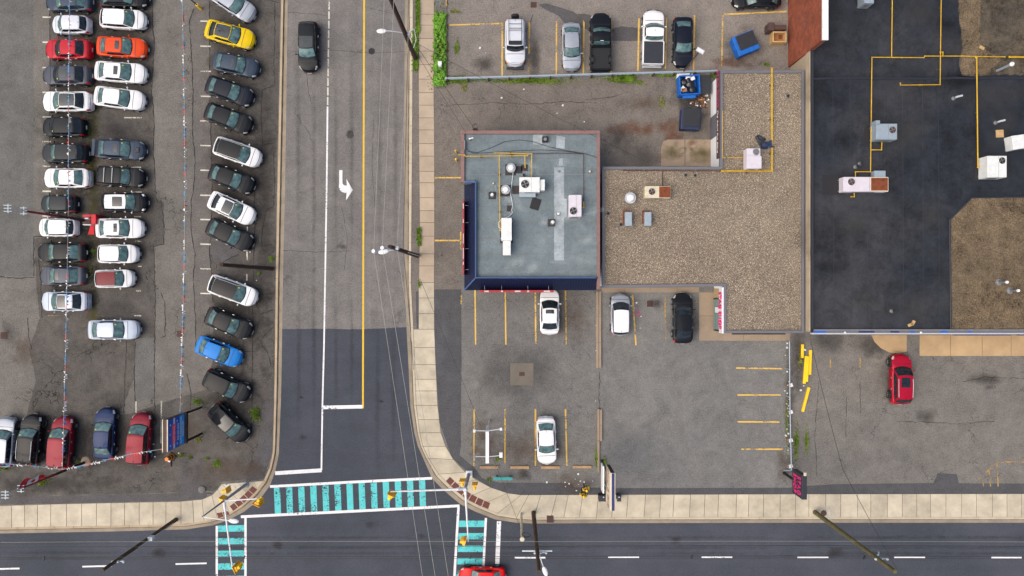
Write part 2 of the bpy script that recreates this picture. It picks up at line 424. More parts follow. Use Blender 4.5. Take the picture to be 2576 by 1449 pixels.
# kerb back lines and gutter edges (plan units)
LB = [(712, -300), (709, 0), (699, 483), (695, 700), (692, 952), (691, 1011), (688.5, 1122), (686.8, 1140), (679, 1176), (665.5, 1206), (640, 1238), (610, 1266), (572, 1291.6), (533.5, 1306.5), (469.6, 1317), (280, 1321), (0, 1326), (-500, 1335)]
LE = [(727, -300), (724, 0), (717, 483), (712, 700), (708, 952), (706.6, 1011), (702, 1122), (701.7, 1140), (693, 1183), (679.4, 1221), (655, 1255), (614.4, 1287), (574, 1308.6), (535.6, 1321.4), (469.6, 1331.6), (280, 1337), (0, 1342), (-500, 1351)]
RE = [(1020, -300), (1019, 0), (1016, 362), (1018, 711), (1022.7, 824), (1027.5, 917), (1032, 1019), (1042, 1088), (1051, 1122), (1066, 1156), (1087, 1204), (1117, 1234), (1157.5, 1268), (1196, 1287), (1245, 1306.5), (1298, 1315), (1341.7, 1317), (1500, 1316), (2000, 1315), (3100, 1315)]
RB = [(1040, -300), (1039, 0), (1037, 362), (1034, 711), (1040, 824), (1043, 917), (1047, 1019), (1056, 1088), (1064, 1122), (1078, 1152), (1104, 1192), (1133, 1221), (1170, 1252), (1206, 1271), (1252, 1290), (1301, 1298), (1343, 1301), (1500, 1300.5), (2000, 1300), (3100, 1300)]
road_poly = LE[::-1] + [(1018, -300)] + RE[1:] + [(3100, 1800), (-500, 1800)]
mb = MB(); mb.sheet(gp([(x, y) for x, y in LE[::-1]] + RE + [(3100, 1800), (-500, 1800)], 0), ZR); road = mb.obj('road', M['road'], kind='structure')
mb = MB(); mb.sheet(gp([(727, -300), (724, 0), (717, 483), (712, 700), (710.5, 760)] + jitter_line([(709.5, 828), (820, 827), (900, 828.5), (1022.7, 823)], 7, .7) + [(1021, 780), (1018, 711), (1016, 362), (1019, 0), (1020, -300)], 0), .004)
mb.obj('worn_asphalt', M['old_road'], road)

def kerb_run(name, back, edge, mat, n):
    """kerb stones with a real step, and the flush gutter beside them"""
    B = resample(back, 400); E = resample(edge, 400)
    # pair by index of the hand measured points instead of arc length
    bb, ee = [], []
    for i in range(len(back) - 1):
        k = max(1, int(math.hypot(back[i + 1][0] - back[i][0], back[i + 1][1] - back[i][1]) / 45))
        for j in range(k):
            t = j / k
            bb.append((back[i][0] + (back[i + 1][0] - back[i][0]) * t, back[i][1] + (back[i + 1][1] - back[i][1]) * t))
            ee.append((edge[i][0] + (edge[i + 1][0] - edge[i][0]) * t, edge[i][1] + (edge[i + 1][1] - edge[i][1]) * t))
    bb.append(back[-1]); ee.append(edge[-1])
    mid = [(b[0] + (e[0] - b[0]) * .34, b[1] + (e[1] - b[1]) * .34) for b, e in zip(bb, ee)]
    gm = MB(); N = len(bb)
    V = [g(*p, .0) + Vector((0, 0, .006)) for p in mid] + [g(*p, .0) + Vector((0, 0, .006)) for p in ee]
    gm.add(V, [(i, i + 1, N + i + 1, N + i) for i in range(N - 1)])
    root = gm.obj(name, M['gutter'], kind='structure')
    dm = MB(); ribbon(dm, jitter_line([(m2[0] + (e2[0] - m2[0]) * .16, m2[1] + (e2[1] - m2[1]) * .16) for m2, e2 in zip(mid, ee)], 12, .25), 1.9, .011, .5); dm.obj('gutter_shade', M['gutter_shade'], root)  # dark ribbon along the kerb foot paints in the step's shade line
    for i in range(N - 1):
        q = [Vector((*gp([p], 0)[0], 0)) for p in (bb[i], bb[i + 1], mid[i + 1], mid[i])]
        d = (q[1] - q[0]).normalized() * .012; q[0] += d; q[3] += d; q[1] -= d; q[2] -= d
        k = MB(); k.prism([(p.x, p.y) for p in q], -.02, ZS + .006); k.obj('kerb_stone', mat, root)
    return root
kerb_run('kerb_west', LB, LE, M['kerb'], 0)
kerb_run('kerb_east', RB, RE, M['kerb_pale'], 0)

# left lot: the used-car yard
LSW = [(665, 1209.4), (559.5, 1217), (549, 1231), (535, 1245), (510, 1256), (457, 1261), (281, 1264.7), (130, 1268), (0, 1272), (-500, 1284)]
mb = MB(); mb.sheet(gp(LB[:9] + LSW + [(-500, -300)], 0), ZL); lotL = mb.obj('parking_lot_west', M['lot'], kind='structure')
# right block: every lot and yard east of the street
mb = MB(); mb.sheet(gp(RB + [(3100, -300)], 0), ZL - .004); lotR = mb.obj('parking_lot_east', M['front'], kind='structure')
def zone(name, pts, mat, z, parent):
    m_ = MB(); m_.sheet(gp(pts, z), z); return m_.obj(name, mat, parent)
zone('upper_asphalt', [(1128, -300), (1985, -300), (1985, 176), (1806, 179), (1128, 196)], M['upper'], ZL, lotR)
zone('alley_asphalt', [(1092, 214), (1450, 200), (1806, 184), (1830, 430), (1540, 430), (1500, 340), (1160, 328), (1160, 735), (1092, 735)], M['alley'], ZL, lotR)
zone('shop_lot_asphalt', [(1509, 728), (1990, 728), (1992, 1000), (1990, 1228), (1514, 1228), (1514, 1100)], M['front2'], ZL, lotR)
zone('right_lot_asphalt', [(1992, 840), (3100, 840), (3100, 1226), (1992, 1226)], M['right'], ZL, lotR)
zone('dark_strip', [(1092, 728), (1160, 728), (1161, 900), (1159, 1122), (1156, 1145), (1193, 1176), (1213, 1203), (1256, 1214), (1438, 1215), (1445, 1226), (1554, 1228), (1980, 1227), (2036, 1222), (2104, 1218), (2348, 1215), (2360, 1190), (2407, 1193), (2412, 1216), (3100, 1218), (3100, 1246), (1300, 1246), (1240, 1230), (1190, 1200), (1136, 1150), (1105, 1060), (1094, 880)], M['dark'], ZL + .006, lotR)
zone('verge_strip', [(1042, -300), (1056, -300), (1054, 300), (1056, 822), (1041, 822), (1036, 711), (1038, 362)], M['alley'], ZL + .002, lotR)
zone('dark_verge', [(1046, 733), (1056, 733), (1056, 826), (1048, 826)], M['dark'], ZL + .008, lotR)
zone('wet_asphalt', [(1355, 12), (1375, 8), (1440, 28), (1452, 36), (1468, 34), (1485, 38), (1540, 72), (1565, 66), (1618, 72), (1618, 103), (1545, 103), (1500, 92), (1470, 70), (1450, 70), (1420, 58), (1405, 40), (1372, 24)], M['asphalt_patch'], ZL + .004, lotR)

# tar cracks and seams of the west lot
CR = [[(383, -20), (384, 60), (389, 110), (381, 230), (388, 300), (386, 380), (391, 470), (392, 496), (397, 508), (406, 509), (413, 570), (413, 615), (387, 620), (391, 736), (388, 952), (390, 1040)],
      [(489, 20), (477, 50), (482, 150), (486, 233), (484, 333), (491, 410), (487, 483), (481, 503), (481, 586), (491, 643), (486, 703), (492, 803), (493, 886)],
      [(527, -20), (527, 83), (528, 250), (534, 483), (527, 636), (533, 690), (536, 760)],
      [(691, 7), (692, 77), (689, 153), (692, 213), (659, 227), (657, 300), (661, 365), (689, 360)], [(689, 380), (691, 480), (688, 520), (668, 530), (657, 600), (660, 620), (685, 615)],
      [(640, 470), (641, 560), (637, 700), (636, 860), (634, 1000), (632, 1100)], [(652, 740), (688, 738)], [(655, 790), (687, 780)], [(655, 836), (660, 850), (689, 820)], [(654, 855), (668, 880), (678, 900), (682, 920)],
      [(85, 596), (125, 594)], [(85, 596), (85, 698), (40, 700), (0, 696)], [(96, 650), (102, 700), (106, 800)], [(341, 860), (338, 952), (340, 1040)], [(318, 858), (314, 960), (312, 1040)], [(125, -20), (126, 180), (124, 400)],
      [(404, 735), (415, 760), (416, 845), (404, 850)], [(0, 1256), (300, 1250), (560, 1240)], [(470, 940), (480, 985), (478, 1030)], [(560, 880), (640, 885)], [(600, 640), (560, 660)],
      [(70, 800), (73, 850), (80, 880)], [(700, 7), (640, -10)], [(540, 690), (560, 720), (640, 730)]]
for c in CR:
    mb = MB(); ribbon(mb, jitter_line(c, 7, 1.2), 2.2, ZL + .004, .55); mb.obj('tar_seam', M['tar'], lotL)
for c in [[(1508, 935), (1510, 960), (1506, 1000), (1508, 1028)], [(1132, 265), (1200, 262), (1240, 258), (1330, 262), (1420, 256), (1500, 258)], [(2060, 960), (2050, 1100), (2056, 1200)], [(2130, 1000), (2128, 1100)],
          [(2260, 1060), (2330, 1062), (2400, 1066), (2500, 1060)], [(1475, 250), (1530, 245), (1565, 236)], [(1470, 880), (1485, 900)], [(2420, 960), (2480, 948), (2576, 952)], [(1340, 38), (1320, 90)], [(2165, 1040), (2164, 960)]]:
    mb = MB(); ribbon(mb, jitter_line(c, 8, 1.6), 1.1, ZL + .006, .6); mb.obj('tar_seam', M['tar'], lotR)
zone('stall_asphalt', jitter_line([(124, -300), (384, -300), (384, 60), (388, 110), (381, 230), (388, 300), (386, 380), (391, 496), (413, 510), (413, 615), (387, 620), (391, 736), (388, 850), (340, 852), (338, 950), (300, 1046), (60, 1070), (90, 960), (72, 880), (100, 800), (90, 700), (86, 600), (124, 594)], 14, 1.6), M['stall'], ZL + .0015, lotL)
zone('aisle_asphalt', [(484, -300), (489, 20), (478, 50), (482, 150), (486, 233), (484, 333), (491, 410), (481, 503), (481, 586), (491, 643), (486, 703), (493, 886), (520, 900), (536, 760), (533, 690), (527, 636), (534, 483), (528, 250), (527, 83), (527, -300)], M['aisle'], ZL + .0015, lotL)
zone('stall_asphalt', jitter_line([(527, -300), (708, -300), (705, 0), (696, 483), (690, 952), (684, 1120), (660, 1200), (560, 1212), (540, 1235), (300, 1243), (0, 1250), (-300, 1256), (-300, 1150), (80, 1060), (330, 1040), (420, 1010), (520, 980), (536, 900), (536, 760), (533, 690), (527, 636), (534, 483), (528, 250), (527, 83)], 16, 1.2), M['stall'], ZL + .0025, lotL)
zone('pale_patch', jitter_line([(341, 852), (388, 850), (390, 930), (386, 1000), (343, 1012), (340, 930)], 10, 1.2), M['lot_grey'], ZL + .003, lotL)
zone('grey_patch', [(-500, -300), (84, -300), (84, 694), (-500, 694)], M['lot_grey'], ZL + .0035, lotL)
zone('dark_patch', jitter_line([(534, 610), (600, 606), (600, 655), (560, 664), (534, 650)], 8, 2), M['asphalt_patch'], ZL + .003, lotL)
zone('dark_patch', jitter_line([(455, 1152), (510, 1152), (512, 1250), (450, 1246)], 8, 2), M['asphalt_patch'], ZL + .003, lotL)
zone('dark_patch', jitter_line([(0, 1250), (330, 1243), (520, 1240), (520, 1254), (457, 1260), (0, 1270)], 20, 1), M['asphalt_patch'], ZL + .0055, lotL)
zone('dark_patch', [(660, 1000), (690, 1005), (684, 1140), (664, 1204), (620, 1210), (640, 1160), (655, 1090)], M['asphalt_patch'], ZL + .0045, lotL)

DISC = None
def stain(x, y, rx, ry, mat, parent, rz=0, z=.012):
    global DISC
    if DISC is None:
        DISC = {}
    if mat not in DISC:
        d = MB(); d.add([(1.4 * math.cos(a), 1.4 * math.sin(a), 0) for a in [i * math.pi / 12 for i in range(24)]], [tuple(range(24))]); DISC[mat] = d.mesh('stain', M[mat])
    o = bpy.data.objects.new('stain', DISC[mat]); link(o, parent); p = g(x, y, ZL); stain.k = (getattr(stain, 'k', 0) + 1) % 7
    o.location = Vector((p.x, p.y, ZL + z + .0006 * stain.k)) - ABS[parent.name]; o.scale = (rx / PPM, ry / PPM, 1); o.rotation_euler = (0, 0, R(rz)); return o
for a in [(172, 330, 90, 300, 'stain_soft'), (170, 640, 90, 160, 'stain_soft'), (305, 120, 100, 130, 'stain_soft'), (300, 330, 80, 50, 'stain_dark'), (296, 560, 95, 180, 'stain_soft'), (298, 768, 62, 34, 'stain_dark'), (235, 420, 24, 420, 'moss'), (235, 800, 20, 90, 'moss'),
          (590, 130, 85, 170, 'stain_soft'), (590, 430, 90, 190, 'stain_soft'), (600, 780, 85, 170, 'stain_soft'), (590, 1010, 90, 120, 'stain_soft'), (665, 500, 32, 500, 'stain_soft'), (230, 1110, 240, 100, 'stain_soft'), (560, 1180, 110, 40, 'stain_brown'), (470, 1090, 60, 70, 'stain_brown'), (640, 1180, 34, 40, 'stain_brown'),
          (22, 835, 26, 40, 'stain_soft'), (120, 1215, 200, 36, 'stain_soft'), (215, 1165, 30, 20, 'stain_brown'), (300, 1130, 60, 60, 'stain_brown'), (60, 880, 40, 60, 'stain_brown')]:
    stain(*a[:4], a[4], lotL)
for a in [(1310, 940, 125, 85, 'stain_dark'), (1440, 800, 60, 90, 'stain_brown'), (1320, 1130, 150, 60, 'stain_brown'), (1440, 1215, 70, 40, 'stain_brown'), (1215, 1100, 40, 80, 'stain_brown'), (1320, 1195, 24, 20, 'stain_soft'), (1220, 160, 36, 28, 'stain_soft'), (1345, 150, 20, 60, 'stain_soft'),
          (1620, 260, 90, 30, 'stain_brown'), (1600, 325, 100, 24, 'stain_rust'), (1690, 335, 34, 40, 'stain_rust'), (1560, 350, 60, 40, 'stain_soft'), (1620, 390, 60, 40, 'stain_dark'), (1835, 160, 60, 18, 'stain_rust'), (1740, 260, 60, 70, 'stain_soft'), (1870, 120, 80, 60, 'stain_soft'), (1680, 400, 30, 26, 'stain_rust'),
          (1985, 1000, 16, 180, 'stain_brown'), (2010, 900, 24, 120, 'stain_soft'), (2480, 955, 60, 18, 'stain_soft'), (2490, 975, 30, 12, 'stain_dark'), (2200, 870, 70, 34, 'stain_soft'), (2250, 960, 50, 70, 'stain_soft'), (2080, 860, 50, 36, 'stain_dark'), (1650, 762, 26, 14, 'stain_soft'), (1970, 1160, 30, 40, 'stain_brown'),
          (2330, 1050, 40, 26, 'stain_soft'), (1110, 205, 40, 20, 'stain_brown'), (1060, 190, 12, 22, 'stain_rust'), (1980, 1195, 30, 26, 'stain_brown'), (1725, 800, 60, 60, 'stain_soft'), (1420, 600, 20, 10, 'stain_soft')]:
    stain(*a[:4], a[4], lotR)

# pavements: every slab its own piece on a recessed bed
def lerp2(a, b, t): return (a[0] + (b[0] - a[0]) * t, a[1] + (b[1] - a[1]) * t)
def pavement(name, inner, outer, step, mat, gap=.045, jit=.12):
    """inner / outer: matching polylines along the two edges"""
    bed = MB(); n = len(inner)
    V = [Vector((*gp([p], 0)[0], ZL + .004)) for p in inner] + [Vector((*gp([p], 0)[0], ZL + .004)) for p in outer]
    bed.add(V, [(i, i + 1, n + i + 1, n + i) for i in range(n - 1)]); root = bed.obj(name, M['bed'], kind='structure')
    cells = []
    for i in range(n - 1):
        L = (math.dist(inner[i], inner[i + 1]) + math.dist(outer[i], outer[i + 1])) / 2; k = max(1, round(L / step))
        ts = [0] + [(j + random.uniform(-jit, jit)) / k for j in range(1, k)] + [1]
        for j in range(k):
            cells.append([lerp2(inner[i], inner[i + 1], ts[j]), lerp2(inner[i], inner[i + 1], ts[j + 1]), lerp2(outer[i], outer[i + 1], ts[j + 1]), lerp2(outer[i], outer[i + 1], ts[j])])
    for c in cells:
        q = [Vector((*gp([p], 0)[0], 0)) for p in c]; d1 = (q[1] - q[0]).normalized() * gap / 2; d2 = (q[2] - q[3]).normalized() * gap / 2
        q = [q[0] + d1, q[1] - d1, q[2] - d2, q[3] + d2]
        s = MB(); s.prism([(p.x, p.y) for p in q], .02, ZS + random.uniform(-.003, .003)); s.obj('pavement_slab', mat, root)
    return root
pavement('sidewalk_southwest', [(-500, 1284), (0, 1272), (130, 1268), (281, 1264.7), (457, 1261), (510, 1256), (535, 1245)], [(-500, 1335), (0, 1326), (130, 1323.5), (281, 1321), (457, 1317.5), (515, 1311), (548, 1302)], 37, M['slab'])
pavement('sidewalk_corner_west', [(535, 1245), (549, 1231), (559.5, 1217), (600, 1214), (640, 1211), (665, 1209.2)], [(548, 1302), (580, 1288.5), (610, 1266), (630, 1248), (648, 1229), (666, 1206.4)], 60, M['slab'], .03)
pavement('sidewalk_north', [(1056, -300), (1056, 0), (1054, 200), (1055, 362), (1057, 560), (1055, 711)], [(1094, -300), (1092, 0), (1091, 200), (1092.5, 362), (1093, 560), (1092, 711)], 36, M['slab_warm'])
pavement('sidewalk_east_corner', [(1054, 711), (1054, 828)], [(1092, 711), (1092.5, 828)], 38, M['slab'])
pavement('sidewalk_east', [(1041, 828), (1044, 917), (1048, 1019), (1057, 1088), (1065, 1122), (1079, 1152), (1105, 1192), (1134, 1221), (1171, 1252), (1207, 1271), (1253, 1290), (1301, 1298), (1343, 1300.6), (1500, 1300.1), (2000, 1299.6), (3100, 1299.6)],
         [(1092.5, 828), (1096, 917), (1100.5, 1019), (1109, 1088), (1121, 1122), (1140, 1155), (1170, 1187), (1198, 1206.4), (1234, 1225.6), (1276, 1240), (1310, 1244.5), (1330, 1244.5), (1360, 1244.5), (1505, 1244), (2000, 1242.5), (3100, 1241)], 38, M['slab'])
pavement('shopfront_paving', [(2311, 843), (2700, 843)], [(2311, 895), (2700, 895)], 78, M['slab_tan'])
pavement('shop_entrance_paving', [(1758, 735), (1758, 857)], [(1818, 735), (1818, 857)], 62, M['slab_brown'], .03)
pavement('shop_step_paving', [(1818, 836), (1986, 836)], [(1818, 857), (1986, 857)], 56, M['slab_brown'], .03)
pavement('shop_wall_paving', [(1512, 724), (1758, 722)], [(1512, 735.5), (1758, 735.5)], 62, M['slab_brown'], .03)
zone('entrance_apron', [(2192, 843), (2281, 843), (2281, 884), (2260, 889), (2239, 887), (2216, 876), (2200, 860)], M['slab_tan'], ZL + .02, lotR)
zone('concrete_apron', [(1663, 372), (1668, 356), (1680, 351), (1722, 351), (1722, 418), (1663, 418)], M['slab_brown'], ZL + .02, lotR)
zone('concrete_apron', [(1724, 351), (1800, 351), (1800, 418), (1724, 418)], M['slab_brown'], ZL + .02, lotR)
stain(1695, 385, 34, 30, 'moss', lotR, 0, .03); stain(1765, 385, 38, 30, 'moss', lotR, 0, .03); stain(1740, 360, 20, 12, 'stain_rust', lotR, 20, .034)
stain(2085, 1292, 24, 22, 'stain_pale', lotR, 0, .035)

# tactile plates at the kerb ramps
def plates(name, quads):
    for q in quads:
        m_ = MB(); m_.prism(gp(q, .13), ZS - .02, ZS + .014); o = m_.obj('tactile_plate', M['maroon_plate'], None); o['kind'] = 'structure'
def strip_quads(inner, outer, n):
    A = resample(inner, n + 1); B = resample(outer, n + 1); out = []
    for i in range(n):
        f = .06; out.append([lerp2(A[i], A[i + 1], f), lerp2(A[i], A[i + 1], 1 - f), lerp2(B[i], B[i + 1], 1 - f), lerp2(B[i], B[i + 1], f)])
    return out
plates('w', strip_quads([(636, 1222), (607, 1251), (577, 1274)], [(648, 1231), (618, 1262), (586, 1286)], 5))
plates('w2', strip_quads([(544, 1291), (575, 1286)], [(549, 1304), (578, 1294)], 2))
plates('e', strip_quads([(1131, 1199), (1158, 1224), (1190, 1246), (1234, 1266)], [(1121, 1209), (1148, 1236), (1184, 1262), (1229, 1281)], 7))

# ------------------------------------------------------------------ painted markings
def mark(name, pts, wd, mat, z=ZR + .010, parent=road, vary=0.0):
    m_ = MB(); ribbon(m_, pts, wd, z, vary); return m_.obj(name, M[mat], parent)
def markpoly(name, pts, mat, z=ZR + .010, parent=road):
    m_ = MB(); m_.sheet(gp(pts, z), z); return m_.obj(name, M[mat], parent)
mark('lane_line', [(824, 268), (821.8, 470), (815, 872), (811, 1024)], 4, 'white_line'); mark('lane_line', [(811, 1024.5), (808.5, 1183)], 4, 'white_line')
for i in range(12):
    y = -20 + i * 24; mark('lane_dash', [(828 - y * .015, y), (828 - y * .015, y + 20)], 3.6, 'worn_line')
mark('centre_line', [(917, -300), (916, 0), (914, 600), (913, 1027)], 4.4, 'yellow_line')
mark('stop_line', [(692, 1190.5), (809, 1183)], 9.6, 'white_line', .012); mark('stop_line', [(813, 1025), (912, 1023)], 9, 'white_line', .012)
mark('crossing_edge', [(679, 1224), (880, 1213), (1087, 1203)], 6.6, 'white_line', .012); mark('crossing_edge', [(606, 1300), (870, 1287), (1156, 1272.4)], 6.8, 'white_line', .012)
for k in range(13):
    x = 689 + 30.4 * k; yt = 1227 - 1.63 * k; yb = 1292.5 - 1.6 * k
    markpoly('crossing_bar', [(x, yt), (x + 15.6, yt - .7), (x + 18, yb - .7), (x + 2.5, yb)], 'teal')
mark('crossing_edge', [(545.3, 1323), (545.3, 1560)], 5.6, 'white_line'); mark('crossing_edge', [(617.5, 1303), (617.5, 1560)], 6, 'white_line', .008)
for k in range(6):
    y = 1321 + 31.8 * k; markpoly('crossing_bar', [(548.6, y + 1), (614, y), (614, y + 16), (548.6, y + 17)], 'teal')
mark('crossing_edge', [(1153.5, 1275), (1149, 1350), (1142, 1470), (1138, 1560)], 6.2, 'white_line', .008); mark('crossing_edge', [(1222.4, 1303), (1216, 1430), (1210, 1560)], 5.8, 'white_line')
mark('stop_line', [(1255.4, 1311), (1250.5, 1430), (1246, 1560)], 10.6, 'white_line')
for k in range(6):
    y = 1309.7 + 31.4 * k; s = -1.6 * k; markpoly('crossing_bar', [(1155.5 + s, y), (1219 + s, y), (1218 + s, y + 16), (1154.5 + s, y + 16)], 'teal')
AR = [(258, 305), (355, 305), (355, 690), (375, 735), (420, 768), (490, 770), (475, 570), (668, 905), (462, 1222), (482, 985), (420, 990), (340, 965), (270, 890), (250, 830), (258, 640)]
markpoly('turn_arrow', [(831.8 + x * .08333, 402.5 + y * .08333) for x, y in AR], 'white_line')
for x0, x1, y in [(-30, 49, 1431), (207, 281, 1424.5), (441.6, 519.7, 1418), (1295, 1372, 1403), (1530, 1607.5, 1401.5), (1765, 1842, 1402), (2006, 2084, 1402.5), (2249.5, 2327, 1402.5), (2494, 2570, 1402.5)]:
    mark('centre_dash', [(x0, y + (1 if x0 < 600 else 0)), (x1, y - (1 if x0 < 600 else 0))], 4, 'white_line')
LZ = ZL + .012
def lot_line(pts, mat='lot_yellow', wd=3.6, parent=lotR): mark('stall_line', pts, wd, mat, LZ, parent, .12)
for a in [[(1130.7, 63), (1263.7, 58.8)], [(1263.7, 57), (1263, 191)], [(1331.7, 56), (1331, 135)], [(1400, 54), (1399.5, 187)], [(1468.8, 51), (1467.5, 185)], [(1538, 49), (1536.7, 184)], [(1607.5, 45.5), (1604.7, 178)], [(1676.7, 43), (1674, 172)], [(1747.5, 38), (1744.7, 176)], [(1818, 35), (1815.7, 166)], [(1816, 36.5), (1978.7, 28.8)],
          [(1094, 447), (1160, 447)], [(1094, 605), (1160, 605)], [(1159, 583), (1159, 628)],
          [(1195, 730), (1196.5, 867)], [(1271, 730), (1272.6, 867)], [(1346.5, 730), (1348, 867)], [(1422.6, 731), (1424.6, 867)], [(1160.4, 742), (1160.4, 765)], [(1193, 1029.8), (1192, 1172)], [(1270.8, 1029), (1270, 1168)], [(1347, 1029), (1347, 1172)], [(1422.6, 1029), (1426, 1172)],
          [(1591, 742), (1599.8, 868.6)], [(1852, 925.8), (1967.7, 927.5)], [(1855, 993.6), (1964, 993.6)], [(1856, 1061), (1961, 1061.5)], [(1865, 1130), (1969, 1130)], [(1124, -30), (1123, 19)]]: lot_line(a)
for a in [[(1672.8, 742), (1674.5, 858)], [(1331, 150), (1330, 184)], [(2508, 1163), (2511, 1224)], [(2488, 1184), (2492, 1224)], [(2473, 1203), (2474, 1224)], [(2457, 1210), (2508, 1163)], [(2508, 1162), (2576, 1162)], [(2164, 900), (2164, 925)], [(2089, 898), (2089, 925)]]: lot_line(a, 'faint_yellow', 3)
for y in (43, 106, 170, 232, 294, 356, 418, 481, 543): lot_line([(107, y), (128, y + .4)], 'worn_line', 3.4, lotL)
for x0, x1, y in [(312, 356, 296), (330, 355, 421), (332, 357, 483), (337, 355, 545), (340, 356, 607), (347, 356, 670), (343, 355, 732), (338, 355, 794), (120, 230, 794)]: lot_line([(x0, y), (x1, y)], 'worn_line' if x0 > 120 else 'faint_yellow', 3 if x0 > 120 else 1, lotL)
for y in (53, 116, 179, 242, 304, 366, 428, 491, 552, 614, 676, 738): lot_line([(504, y), (530, y + .6)], 'worn_line', 3.2, lotL)
for a in [[(342, 1010), (342, 1038)], [(406, 1008), (405, 1115)], [(622, 570), (622, 585)], [(621, 632), (622, 655)], [(621, 690), (621, 706)]]: lot_line(a, 'worn_line', 3.2, lotL)

# wear on the street: cracks, drips and tyre tracks
for c in [[(724, 128), (780, 131), (840, 126), (930, 134), (1018, 130)], [(722, 30), (800, 36), (826, 40)], [(930, 20), (985, 34), (1016, 30)], [(712, 630), (800, 634), (880, 631)], [(770, 170), (776, 230), (784, 262)], [(860, 520), (874, 600), (866, 680)], [(940, 300), (936, 420), (944, 520)]]:
    mb = MB(); ribbon(mb, jitter_line(c, 7, .9), .8, ZR + .007, .6); mb.obj('road_crack', M['tar'], road)
def road_stain(x, y, rx, ry, mat, rz=0, z=.0145):
    o = stain(x, y, rx, ry, mat, road, rz); p = g(x, y, 0); road_stain.k = (getattr(road_stain, 'k', 0) + 1) % 7
    o.location = Vector((p.x, p.y, z + .0005 * road_stain.k)) - ABS[road.name]
for x, y, rx, ry in ((752, 900, 9, 260), (790, 860, 9, 280), (845, 900, 8, 160), (885, 880, 8, 160), (950, 1000, 10, 260), (990, 980, 10, 260), (750, 350, 9, 300), (790, 420, 9, 330), (845, 400, 8, 300), (885, 380, 8, 330), (955, 400, 9, 330), (995, 420, 9, 330)): road_stain(x, y, rx, ry, 'tyre_track')
for y in (1352, 1378, 1392): 
    for x in (150, 560, 900, 1300, 1750, 2200, 2500): road_stain(x, y + (12 if x < 500 else 0), 240, 6, 'tyre_track')
for x, y, r_ in ((862, 620, 12), (765, 1100, 14), (930, 1320, 20), (1060, 1350, 16), (700, 1370, 18), (960, 1010, 8), (758, 1000, 8), (1700, 1360, 20), (2100, 1390, 24), (400, 1390, 22)): road_stain(x, y, r_, r_ * .7, 'stain_soft')

# ================================================================== buildings
def rotm(x, y, z): return Matrix((x, y, z)).transposed().to_euler()
WEST = rotm((0, -1, 0), (0, 0, 1), (-1, 0, 0)); EAST = rotm((0, 1, 0), (0, 0, 1), (1, 0, 0)); SOUTH = rotm((1, 0, 0), (0, 0, 1), (0, -1, 0)); FLAT = (0, 0, 0)
def inset(poly, d):
    """move every edge of a polygon inwards by d"""
    n = len(poly); P = [Vector((p[0], p[1])) for p in poly]
    A = sum(P[i - 1].x * P[i].y - P[i].x * P[i - 1].y for i in range(n)); sg = 1 if A > 0 else -1; out = []
    for i in range(n):
        a, b, c = P[i - 1], P[i], P[(i + 1) % n]; d1 = (b - a).normalized(); d2 = (c - b).normalized()
        n1 = Vector((-d1.y, d1.x)) * sg; n2 = Vector((-d2.y, d2.x)) * sg
        den = d1.x * d2.y - d1.y * d2.x
        if abs(den) < 1e-6: out.append(b + n1 * d); continue
        p, q = a + n1 * d, b + n2 * d; r = q - p; t = (r.x * d2.y - r.y * d2.x) / den; out.append(p + d1 * t)
    return [(p.x, p.y) for p in out]
def wbox(name, mat, parent, x0, y0, x1, y1, z0, z1, bevel=0, zref=None, **k):
    """axis aligned box whose plan outline is given at its top"""
    zr = z1 if zref is None else zref; a = g(x0, y0, zr); b = g(x1, y1, zr); m_ = MB()
    m_.box((a.x + b.x) / 2, (a.y + b.y) / 2, (z0 + z1) / 2, abs(b.x - a.x), abs(b.y - a.y), z1 - z0); return m_.obj(name, M[mat] if isinstance(mat, str) else mat, parent, bevel=bevel, **k)

# ---- corner shop: grey flat roof, navy ribbed mansard on the two street sides
H1 = 4.4
c = g(1335, 530, 0)
shop = thing('corner_shop', 'single-storey shop with blue-grey flat roof and navy ribbed mansard edge', 'building', c)
m_ = MB(); m_.prism(gp([(1166, 334), (1504, 334), (1504, 704), (1196, 704), (1190, 462), (1166, 462)], H1), ZL, H1 - .12); m_.obj('wall', M['wall_grey'], shop)
m_ = MB(); m_.prism(gp([(1168, 336), (1502.5, 336), (1502.5, 699), (1198, 699), (1198, 458), (1168, 458)], H1), H1 - .12, H1); roof1 = m_.obj('roof', M['roof_grey'], shop)
wbox('coping', 'coping_pink', shop, 1159, 328, 1509.5, 336.5, H1 - .35, H1 + .22, .02); wbox('coping', 'coping_pink', shop, 1502, 336.8, 1509.5, 728, H1 - .35, H1 + .22, .02); wbox('coping', 'coping_pink', shop, 1159, 336.8, 1168.5, 459, H1 - .35, H1 + .22, .02)
# roof felt seams
for i in range(9):
    m_ = MB(); ribbon(m_, jitter_line([(1200 if 360 + i * 40 > 456 else 1170, 360 + i * 40), (1502, 358 + i * 40)], 30, .8), 1.0, H1 + .006, .4); m_.obj('felt_seam', M['dull_metal'] if i == 2 else M['wall_grey'], roof1)
RZ, EZ = H1 + .32, 3.3
def slope(a, b, c_, d): return MB().quad(a, b, c_, d)
rw0, rw1 = g(1197, 457, RZ), g(1197, 698.5, RZ); ew0, ew1 = g(1168, 458, EZ), g(1168, 730, EZ); rs1 = g(1501, 698.5, RZ); es1 = g(1501, 730, EZ)
man = MB(); man.quad(ew0, ew1, rw1, rw0); man.quad(ew1, es1, rs1, rw1)
back0, back1, back2 = g(1199.5, 457, H1), g(1199.5, 697, H1), g(1501, 697, H1)
man.quad(rw0, rw1, back1, back0); man.quad(rw1, rs1, back2, back1)
man.quad(ew0, rw0, back0, (back0.x, back0.y, EZ)); man.quad(rs1, es1, (es1.x, back2.y, EZ), back2)
